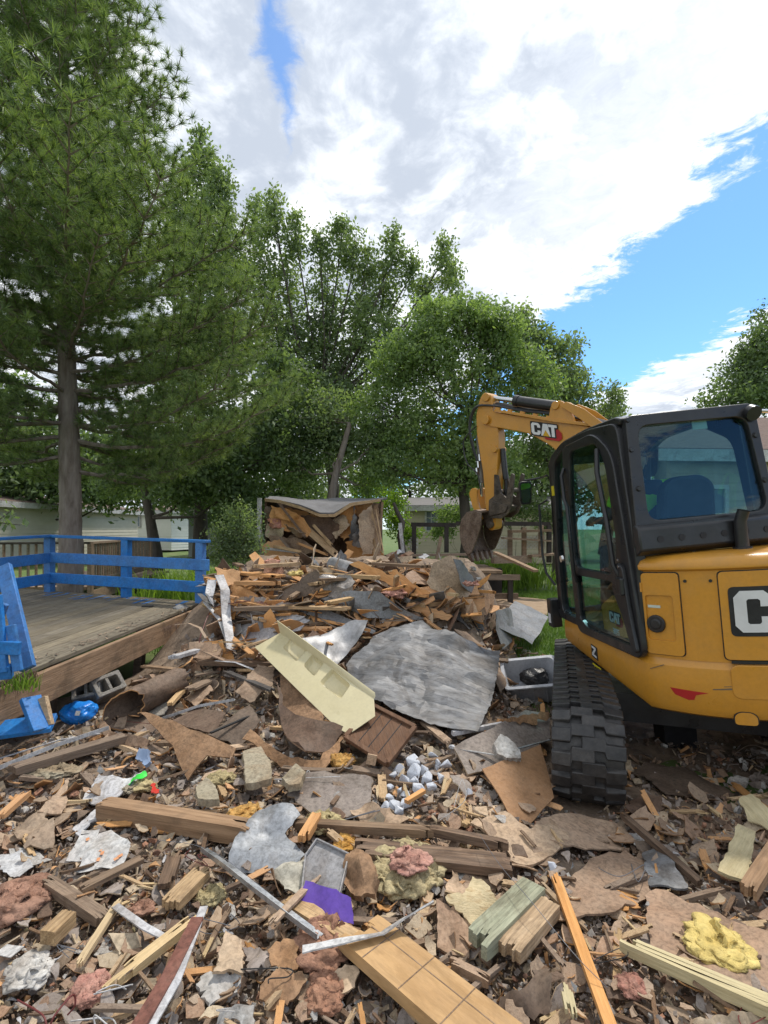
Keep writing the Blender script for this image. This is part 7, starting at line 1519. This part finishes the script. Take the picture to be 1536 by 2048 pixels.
def build_shed():
    root = empty('torn_shed', (-1.3, 11.2, .78), label='torn open remains of the mobile home with sagging grey roof and exposed panelling', cat='shed')
    o = root.location
    d = 11.3; P = lambda x, y, dd=d: at(x, y, dd)
    dark = mat('dark_interior', (.025, .018, .014), (.05, .035, .028), rand=0)
    # back and side walls, floor
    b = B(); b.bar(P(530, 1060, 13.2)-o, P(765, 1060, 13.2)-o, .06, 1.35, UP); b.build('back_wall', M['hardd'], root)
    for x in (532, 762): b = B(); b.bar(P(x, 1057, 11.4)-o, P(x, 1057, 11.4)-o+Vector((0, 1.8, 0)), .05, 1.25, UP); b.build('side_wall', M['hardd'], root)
    for x in (524, 757): 
        b = B(); b.bar(P(x, 1112)-o, P(x+(8 if x > 600 else -3), 1004)-o, .05, .04, (0, -1, 0)); b.build('stud', M['hard'], root)
    # sagging roof membrane
    def piece(name, pts, m, t=.012, wav=.04, jag=.02, kw=None):
        r_ = torn(name, [(x, y, dd) for x, y, dd in pts], m, None, None, t=t, wav=wav, jag=jag, flat=0, depth=True, parent=root); return r_
    piece('roof', [(530, 997, 11.2), (560, 1000, 11.0), (600, 1012, 10.9), (640, 1028, 10.85), (668, 1028, 10.9), (700, 1004, 11.0), (766, 1000, 11.2), (775, 994, 12.6), (640, 999, 13.2), (540, 992, 12.8)], M['roofmem'], t=.03)
    piece('roof_edge', [(530, 997, 11.1), (560, 1000, 10.9), (600, 1012, 10.8), (640, 1028, 10.75), (668, 1028, 10.8), (700, 1006, 10.9), (760, 998, 11.1), (762, 1003, 11.1), (704, 1012, 10.9), (670, 1034, 10.8), (640, 1034, 10.75), (600, 1018, 10.8), (560, 1006, 10.9), (530, 1003, 11.1)], M['pine'], t=.015, wav=.005, jag=.004)
    for pts, m in (([(575, 1015), (640, 1030), (655, 1050), (640, 1052), (630, 1072), (615, 1058), (600, 1068), (580, 1050), (560, 1045), (545, 1030)], 'ply'),
                   ([(540, 1010), (580, 1020), (610, 1042), (622, 1062), (612, 1075), (590, 1060), (570, 1062), (555, 1050), (540, 1045)], 'ply'),
                   ([(672, 1040), (700, 1010), (712, 1012), (706, 1045), (700, 1075), (688, 1082), (675, 1062)], 'ply'),
                   ([(712, 1010), (745, 1002), (742, 1015), (718, 1035), (712, 1028)], 'ply'),
                   ([(718, 1030), (742, 1012), (748, 1060), (745, 1108), (724, 1110), (716, 1080)], 'hard'),
                   ([(745, 1010), (757, 1008), (762, 1110), (748, 1110)], 'hard'),
                   ([(535, 1045), (570, 1055), (565, 1075), (575, 1088), (560, 1085), (532, 1072)], 'tan'),
                   ([(560, 1080), (590, 1070), (592, 1100), (570, 1105), (556, 1098)], 'hard'),
                   ([(530, 1010), (545, 1015), (548, 1045), (532, 1045)], 'hardd'),
                   ([(704, 1068), (722, 1056), (732, 1080), (724, 1098), (706, 1092)], 'galv'),
                   ([(700, 1060), (708, 1010), (712, 1040), (716, 1070), (704, 1098), (696, 1080)], 'galvd'),
                   ([(568, 1048), (600, 1060), (612, 1068), (600, 1076), (575, 1060)], 'hard'),
                   ([(540, 1070), (600, 1078), (640, 1100), (600, 1112), (545, 1110)], 'hard'), ([(600, 1030), (660, 1036), (690, 1060), (650, 1090), (610, 1074)], 'hardd'), ([(548, 1016), (600, 1030), (590, 1048), (552, 1034)], 'ply'),
                   ([(655, 1044), (690, 1030), (700, 1050), (672, 1078)], 'tan'), ([(520, 1090), (560, 1078), (600, 1112), (530, 1116)], 'ply'), ([(690, 1085), (740, 1070), (768, 1112), (700, 1116)], 'ply'), ([(640, 1070), (665, 1058), (670, 1110), (650, 1112)], 'hardd')):
        dd = random.uniform(10.95, 11.4); piece('torn_panel', [(x, y, dd+random.uniform(-.12, .12)) for x, y in pts], M[m], wav=.05, jag=.03)
    piece('insulation_batt', [(540, 1037, 11.1), (560, 1036, 11.0), (562, 1055, 11.0), (542, 1055, 11.1)], M['pink'], t=.08)
    piece('insulation_batt', [(560, 1038, 11.3), (582, 1045, 11.2), (585, 1052, 11.2), (566, 1048, 11.3)], M['pink'], t=.05)
    for (a, e, w, m) in (((556, 1004), (612, 1076), .05, 'hardd'), ((615, 1060), (672, 1108), .14, 'pine'), ((625, 1048), (665, 1092), .06, 'pine'), ((548, 1094), (600, 1102), .06, 'pine'), ((742, 1010), (748, 1108), .05, 'pine'), ((735, 1015), (755, 1108), .02, 'pine'), ((752, 1020), (768, 1110), .02, 'pine'), ((600, 1090), (650, 1106), .05, 'ply'), ((532, 1098), (600, 1104), .05, 'siding'), ((744, 1024), (764, 1105), .015, 'pine'), ((560, 1075), (590, 1110), .05, 'oldwood')):
        p, q = P(*a, random.uniform(10.8, 11.2)), P(*e, random.uniform(10.6, 11.0)); F_ = frame((p+q)/2-o, q-p, Vector((0, -1, .2))); link('broken_stud', lumber_mesh('broken_stud', (q-p).length, w, .04, M[m], .08, .08), root, F_)
    b = B(); b.bar(P(518, 1082, 11.0)-o, P(519, 996, 11.0)-o, .09, .03, (0, -1, 0)); b.build('corner_trim', M['white'], root)
    # bent tree stump beside it, with its loose white strip
    b = B(); b.tube([P(806, 1108, 12), P(800, 1070, 12), P(806, 1045, 12.0), P(795, 1025, 12.1), P(787, 1005, 12.1)], [.09, .07, .055, .05, .03], 8); tag(b.build('dead_trunk', M['barkd'], smooth=True), 'twisted dead trunk standing right of the torn shed', 'tree trunk')
    q = B(); q.bar(P(806, 1106, 11.9), P(800, 1046, 11.9), .08, .03, (0, -1, 0)); tag(q.build('white_post', M['siding']), 'bent white siding strip against the dead trunk', 'trim')
    q = B(); q.bar(P(873, 1120, 11.6), P(882, 1073, 11.6), .07, .05, (0, -1, 0)); tag(q.build('leaning_post', M['oldwood']), 'short leaning grey post stub left of the bucket', 'post')
    for i, (x, y) in enumerate(((780, 1108), (792, 1104), (808, 1110), (815, 1106), (845, 1112), (735, 1112), (770, 1114))):
        torn('floor_scrap', [(x-9, y+3, 11.4), (x+6, y-5, 11.5), (x+14, y+1, 11.5), (x+3, y+5, 11.3)], M[('hard', 'siding', 'rust')[i % 3]], 'small scrap lying on the torn floor between shed and bucket', 'scrap', depth=True, t=.01, group='scraps on the torn floor')
    # half-buried ring of rotten mat in the dirt
    for k, r_ in enumerate((.42, .55)):
        b = B(); c = at(962, 1170, 10.2); b.tube([Vector((c.x+r_*1.2*math.cos(a), 10.6+r_*.9*math.sin(a), .10-.02*k)) for a in [math.pi*(.0+.9*j/9) for j in range(10)]], .035, 6); tag(b.build('rotten_hoop', M['oldwood'], smooth=True), ('inner', 'outer')[k]+' curved rotten hoop lying on the sandy dirt', 'hoop')

# ---------------------------------------------------------------- scattered pieces
def visible_top(px):
    T = [(-60, 1500), (0, 1490), (140, 1450), (300, 1360), (345, 1330), (420, 1240), (440, 1150), (520, 1112), (700, 1112), (850, 1120), (960, 1180), (1000, 1240), (1075, 1290), (1090, 1440), (1110, 1640), (1240, 1640), (1260, 1590), (1600, 1560)]
    for (a, p), (b, q) in zip(T, T[1:]):
        if px <= b: return p+(q-p)*(px-a)/(b-a)
    return 1560
def build_scatter():
    def shard(seed, m, t, m2=None, asp=1.0):
        rnd = random.Random(seed); k = rnd.choice((4, 5, 5, 6, 7)); P = []
        for i in range(k): a = 6.283*(i+rnd.uniform(-.3, .3))/k; r_ = rnd.uniform(.55, 1); P.append((math.cos(a)*r_, math.sin(a)*r_*asp))
        cv = rnd.choice((-1, 1))*rnd.uniform(.05, .6); tw = rnd.uniform(-.45, .45)
        me = sheet_mesh('shard', P, lambda x, y: cv*x*x+tw*x*y+.14*noise.noise(Vector((x*2, y*2, seed))), t, m, .45, .07, seed, m2, step=.26); return me
    kinds = [  # name, material, cat, look, count, (min,max px radius), thickness, aspect, templates, edge material
        ('hardboard_scrap', 'hard', 'board scrap', 'torn brown hardboard scrap', 290, (16, 50), .10, .75, 14, 'brownrock'),
        ('dark_board_scrap', 'hardd', 'board scrap', 'torn dark brown board scrap', 150, (12, 34), .10, .7, 8, 'hard'),
        ('wallboard_scrap', 'tan', 'board scrap', 'torn tan wallboard scrap', 180, (14, 42), .12, .7, 10, 'ply'),
        ('grey_board_scrap', 'grey', 'board scrap', 'grey-faced broken board scrap', 170, (14, 42), .10, .7, 8, 'tan'),
        ('plaster_chip', 'plaster', 'plaster chip', 'white broken plaster chip', 60, (6, 15), .35, .8, 8, None),
        ('sheet_metal_scrap', 'galvd', 'metal scrap', 'small bent grey metal scrap', 26, (9, 20), .03, .6, 5, None),
        ('white_scrap', 'siding', 'plastic scrap', 'small white vinyl scrap', 40, (8, 22), .05, .4, 5, None),
        ('plywood_scrap', 'ply', 'plywood scrap', 'orange splintered plywood scrap', 130, (10, 30), .10, .5, 8, None)]
    LM = [(150, 1700, 'by the fanned white magazine pages'), (40, 1800, 'by the pinkish insulation at the left edge'), (60, 1950, 'by the white crumbled plaster at lower left'), (180, 1985, 'by the pink tuft at lower left'), (300, 1920, 'by the long splintered pale timber'), (220, 1570, 'by the green plastic scrap'),
          (100, 1545, 'by the cream crumbled foam heap'), (350, 1640, 'by the wet brown timber'), (60, 1480, 'by the white channel trim'), (160, 1425, 'by the blue plastic bag'), (260, 1430, 'by the curled brown roll'), (420, 1450, 'by the dark wood-grain panels'), (515, 1535, 'by the square foam cushion'), (530, 1680, 'by the torn grey-blue sheet'),
          (655, 1810, 'by the purple cardboard'), (500, 1780, 'by the aluminium channel'), (560, 1960, 'by the rounded brown flakes'), (430, 1960, 'by the white torn plasterboard'), (650, 1960, 'by the rusty pink insulation'), (812, 1742, 'by the mustard insulation ring'), (655, 1590, 'by the flat grey-brown board'), (830, 1560, 'by the white chunk cluster'),
          (880, 1960, 'by the tile-print plank'), (940, 1810, 'by the pale strand board'), (1010, 1850, 'by the greenish timber offcut'), (1170, 1900, 'by the long orange lath'), (1060, 1990, 'by the dark roofing felt square'), (1040, 1580, 'by the speckled brown board'), (1080, 1690, 'by the muddy tan board'), (1200, 1770, 'by the broad dirty hardboard'),
          (1435, 1900, 'by the bright yellow insulation clump'), (1380, 1990, 'by the long yellow split timber'), (1330, 1690, 'by the brown pole'), (1470, 1700, 'by the pale splintered plywood'), (1340, 1570, 'in the shade behind the track'), (1260, 1975, 'by the pink tuft at lower right'), (1020, 1480, 'by the long grey-brown board'), (760, 1470, 'by the dark cabinet door'),
          (850, 1340, 'by the big metal sheet'), (630, 1370, 'by the beige bath panel'), (1060, 1350, 'by the grey tub'), (1050, 1250, 'by the grey flashing sheet'), (900, 1150, 'by the upright beige wallboard'), (860, 1215, 'by the stud on the crest'), (780, 1160, 'by the long orange plywood strip'), (680, 1135, 'by the silver duct'), (670, 1180, 'by the dusty plastic film'),
          (755, 1210, 'by the dark grey folded sheet'), (590, 1180, 'by the propped dark triangular board'), (548, 1138, 'by the reddish insulation square'), (460, 1160, 'by the wavy plywood scrap'), (450, 1240, 'by the bent white siding strip'), (530, 1255, 'by the white tile board'), (530, 1215, 'by the sagging brown-grey board'), (470, 1325, 'by the charred beam'), (370, 1390, 'by the pale splintered plank'), (960, 1210, 'by the dark toothed board')]
    REG = {}
    def zone(p):
        q = (CX+FP*p.x/p.y, CY-FP*(p.z-CH)/p.y); return min(LM, key=lambda l: (l[0]-q[0])**2+(l[1]-q[1])**2*1.6)[2]
    def place(name, me, s3, lab, cat, gr, px, py, lift, tilt, yaw=None):
        p = hit(px, py, lift); 
        if p.y > 10.6: return
        s = p.y/FP
        e = Euler((random.gauss(0, tilt), random.gauss(0, tilt), random.uniform(0, 6.283) if yaw is None else yaw)); z = zone(p)
        o = link(name, me, None, Matrix.Translation(p) @ e.to_matrix().to_4x4() @ Matrix.Diagonal((*[q*s for q in s3], 1)))
        REG.setdefault((lab, z), []).append((px, o)); return tag(o, lab+' '+z, cat, lab+'s '+z)
    def spot():
        while True:
            px = random.uniform(-40, 1576); py = random.uniform(1110, 2070)
            if py < visible_top(px)+6: continue
            if py < 1330 and 430 < px < 990 and random.random() < .25: continue
            return px, py
    for name, m, cat, lab, n, (r0, r1), th_, asp, nt, m2 in kinds:
        tm = [x for x in (shard(k*13+len(name), M[m], th_, M[m2] if m2 else None, asp) for k in range(nt)) if x]
        for t_ in tm: t_.name = name
        for _ in range(n):
            px, py = spot(); r_ = r0+(r1-r0)*random.random()**2.0; fs = 1 if py > 1500 else (.8 if py > 1300 else .7); r_ *= fs
            place(name, random.choice(tm), (r_, r_*random.uniform(.7, 1.1), min(r_, 22)), lab, cat, None, px, py, random.uniform(.0, .045)+(.05 if py < 1350 else 0), .36 if py > 1450 else .55)
    # larger torn sheets lying flat, spread out over the foreground
    for name, m, lab, n, asp in (('large_hardboard_scrap', 'hard', 'large torn brown board', 26, .75), ('wallboard_sheet', 'tan', 'large torn tan wallboard', 24, .6), ('grey_sheet', 'grey', 'large torn grey-faced board', 22, .7), ('dark_sheet', 'hardd', 'large torn dark board', 14, .6), ('plasterboard_piece', 'plaster', 'broken white plasterboard', 10, .7)):
        tm = [x for x in (shard(k*31+5, M[m], .045, M['ply'] if m != 'plaster' else None, asp) for k in range(7)) if x]
        for t_ in tm: t_.name = name
        for _ in range(n):
            px, py = spot(); 
            while py < 1500: px, py = spot()
            r_ = random.uniform(40, 74); place(name, random.choice(tm), (r_, r_*random.uniform(.6, 1), r_*.45), lab, 'board', None, px, py, random.uniform(-.01, .02), .14)
    for k in range(16):
        px, py = spot()
        while py < 1440: px, py = spot()
        P = [hit(px+random.uniform(-10, 10)+i*random.uniform(-26, 26), py+random.uniform(-22, 22), random.uniform(.03, .10)) for i in range(5)]; b = B(); out = []; P = [P[0]]+P+[P[-1]]
        for i in range(1, len(P)-2):
            for q in range(6): t = q/6; a, b_, c_, d_ = P[i-1:i+3]; out.append(.5*((2*b_)+(-a+c_)*t+(2*a-5*b_+4*c_-d_)*t*t+(-a+3*b_-3*c_+d_)*t**3))
        m = ('wire', 'cable', 'white', 'black')[k % 4]; b.tube(out, random.uniform(.0012, .0025), 5); z = zone(P[0])
        tag(b.build('wire', M[m], smooth=True), 'short tangled '+{'wire': 'grey', 'cable': 'dark red', 'white': 'white', 'black': 'black'}[m]+' wire '+z, 'wire', 'loose wires in the rubble')
    # sticks, laths and splinters
    lk = [('wood_splinter', 'fresh', 'splinter', 'pale wood splinter', 60, (14, 46), .10, .07), ('lath_scrap', 'pine', 'lath', 'broken pine lath', 70, (26, 70), .11, .06), ('old_stick', 'oldwood', 'stick', 'weathered broken stick', 95, (22, 70), .10, .06),
          ('plywood_strip', 'ply', 'strip', 'orange plywood strip', 45, (20, 60), .13, .035), ('wet_stick', 'wet', 'stick', 'dark wet stick', 80, (20, 60), .10, .06)]
    for name, m, cat, lab, n, (r0, r1), w, t in lk:
        tm = [lumber_mesh(name, 2, w*2*random.uniform(.7, 1.6), t*2, M[m], .35, .35, random.uniform(-.06, .06), 4) for _ in range(8)]
        for _ in range(n):
            px, py = spot(); r_ = r0+(r1-r0)*random.random()**1.6
            if py < 1450: r_ *= .75
            yaw = random.gauss(.25, .55) if py < 1350 else random.uniform(0, 6.283)
            place(name, random.choice(tm), (r_, r_, r_), lab, cat, None, px, py, random.uniform(.01, .05)+(.06 if py < 1350 else 0), .16 if py > 1450 else .28, yaw)
    # the crest of the heap: bigger broken boards piled at all angles
    hk = [('plywood_piece', 'ply', 'plywood piece', 'orange broken plywood piece', 115, .05, .5), ('wallboard_piece', 'tan', 'board piece', 'tan broken wallboard piece', 45, .06, .6), ('brown_board_piece', 'hard', 'board piece', 'brown broken board piece', 48, .05, .6), ('dark_board_piece', 'hardd', 'board piece', 'dark broken board piece', 34, .05, .6), ('siding_strip', 'siding', 'siding strip', 'white broken siding strip', 16, .02, .15), ('bent_sheet_piece', 'galvd', 'metal sheet', 'grey bent metal piece', 16, .02, .6)]
    for name, m, cat, lab, n, th_, asp in hk:
        tm = [x for x in (shard(k*17+3, M[m], th_, None, asp) for k in range(6)) if x]
        for t_ in tm: t_.name = name
        for _ in range(n):
            while True:
                px, py = random.uniform(420, 990), 1112+random.random()**1.15*215
                if py > visible_top(px)+4 and not (690 < px and py > 1245): break
            r_ = random.uniform(18, 62)*(.7 if py < 1150 else 1)
            if _ % 3 == 0: r_ = random.uniform(45, 80)*(.65 if py < 1150 else .9)
            place(name, random.choice(tm), (r_, r_*random.uniform(.6, 1), r_*.6), lab, cat, None, px, py, random.uniform(-.02, .10), .6)
    tm = [lumber_mesh('broken_joist', 2, .16*random.uniform(.7, 1.3), .09, M[random.choice(('pine', 'oldwood', 'ply', 'pine'))], .2, .2, 0, 4) for _ in range(8)]
    for _ in range(60):
        while True:
            px, py = random.uniform(420, 980), 1112+random.random()**1.3*200
            if py > visible_top(px)+4: break
        r_ = random.uniform(24, 75)*(.7 if py < 1150 else 1); place('broken_joist', random.choice(tm), (r_, r_*.9, r_*.9), 'broken length of framing timber', 'timber', None, px, py, random.uniform(.04, .2), .2, random.gauss(-.25, .7))
    tm = [chunk_mesh('brown_chunk', M[m_], 90+k, .7) for k, m_ in enumerate(('brownrock', 'concrete', 'plaster', 'gins', 'hardd', 'rust'))]
    nm = ['brown crumbly chunk', 'grey stony chunk', 'small white plaster lump', 'small mustard foam lump', 'dark brown lump', 'small rusty lump']
    for _ in range(170):
        k = random.choice((0, 0, 1, 2, 4, 5, 3)); px, py = spot(); r_ = random.uniform(4, 12); place(('brown_chunk', 'stony_chunk', 'plaster_lump', 'foam_lump', 'dark_lump', 'rusty_lump')[k], tm[k], (r_,)*3, nm[k], 'chunk', None, px, py, .01, 1)
    ORD = ['first', 'second', 'third', 'fourth', 'fifth', 'sixth', 'seventh', 'eighth', 'ninth']
    for (lab, z), L in REG.items():
        L.sort(key=lambda t: t[0]); n = len(L)
        if 1 < n <= 9:
            for i, (_, o) in enumerate(L):
                sl_ = lab if len((lab+' '+z).split()) < 12 else ' '.join(lab.split()[-3:])
                w_ = 'leftmost' if i == 0 else ('rightmost' if i == n-1 else ('middle' if n == 3 else ORD[i]+' from left'))
                o['label'] = (w_+' of the '+sl_+'s '+z) if n > 2 else (('left' if i == 0 else 'right')+' one of two '+sl_+'s '+z)
        elif n == 1:
            if 'group' in L[0][1]: del L[0][1]['group']
    # crumbs nobody could count: chips, splinters and dust-size bits, one mesh per colour
    for name, m, n, e, lab in (('brown_chips', 'hard', 1300, (2.4, 1.5, .22), 'countless small brown board chips'), ('tan_chips', 'tan', 1500, (2.3, 1.3, .22), 'countless small tan board chips'), ('plywood_chips', 'ply', 450, (2.6, .7, .2), 'countless small orange plywood chips'), ('grey_chips', 'grey', 900, (2.2, 1.5, .2), 'countless small grey board chips'), ('wood_crumbs', 'grey', 9000, (1, .5, .15), 'countless brown wood crumbs between the larger pieces'), ('pale_crumbs', 'pine', 3500, (1, .22, .14), 'countless pale wood splinters between the larger pieces'), ('white_crumbs', 'plaster', 1300, (1, .8, .5), 'countless white plaster crumbs'),
                            ('dark_crumbs', 'hardd', 4000, (1, .55, .3), 'countless dark brown crumbs between the larger pieces'), ('grey_crumbs', 'grey', 2600, (1, .7, .3), 'countless grey crumbs between the larger pieces'), ('rusty_crumbs', 'rust', 900, (1, .7, .5), 'countless rusty insulation crumbs')):
        P = []; S = []
        while len(P) < n:
            px = random.uniform(-40, 1576); py = random.uniform(1120, 2070)
            yt = visible_top(px)
            if px > 1240: yt = 1480
            if py < yt: continue
            if len(P) % 6 == 0 or not P: base = hit(px, py, .0)
            else: base = Vector((P[-1][0]+random.gauss(0, .07), P[-1][1]+random.gauss(0, .07), 0))
            z = hf(base.x, base.y) if py < 3000 else base.z
            z = z-.012+.02*random.random()
            P.append((base.x, base.y, z)); S.append(base.y/FP*(1.6+6.5*random.random()**2.2))
        P = np.array(P); S = np.array(S)[:, None, None]; cube = np.array([(x, y, z) for z in (-1, 1) for y in (-1, 1) for x in (-1, 1)], float)*np.array(e)
        N_ = len(P); cube = cube[None]*RNG.uniform(.55, 1.3, (N_, 8, 3)); q = RNG.normal(0, 1, (N_, 4)); q[:, 1:3] *= .45; q /= np.linalg.norm(q, axis=1)[:, None]; w, x, y, z = q.T
        Rm = np.stack([1-2*(y*y+z*z), 2*(x*y-z*w), 2*(x*z+y*w), 2*(x*y+z*w), 1-2*(x*x+z*z), 2*(y*z-x*w), 2*(x*z-y*w), 2*(y*z+x*w), 1-2*(x*x+y*y)], 1).reshape(-1, 3, 3)
        V = np.einsum('nij,nkj->nki', Rm, cube*S)+P[:, None]; k = np.arange(N_)[:, None, None]*8
        Fc = (k+np.array([(0, 2, 3, 1), (4, 5, 7, 6), (0, 1, 5, 4), (2, 6, 7, 3), (0, 4, 6, 2), (1, 3, 7, 5)])[None]).reshape(-1, 4)
        tag(link(name, npmesh(name, V.reshape(-1, 3), Fc, M[m])), lab, 'crumbs', kind='stuff')

build_ground(); build_houses(); build_trees(); build_pine(); build_grass(); build_fences(); build_deck(); build_shed()
build_excavator(); build_operator()
build_heroes(); build_scatter()
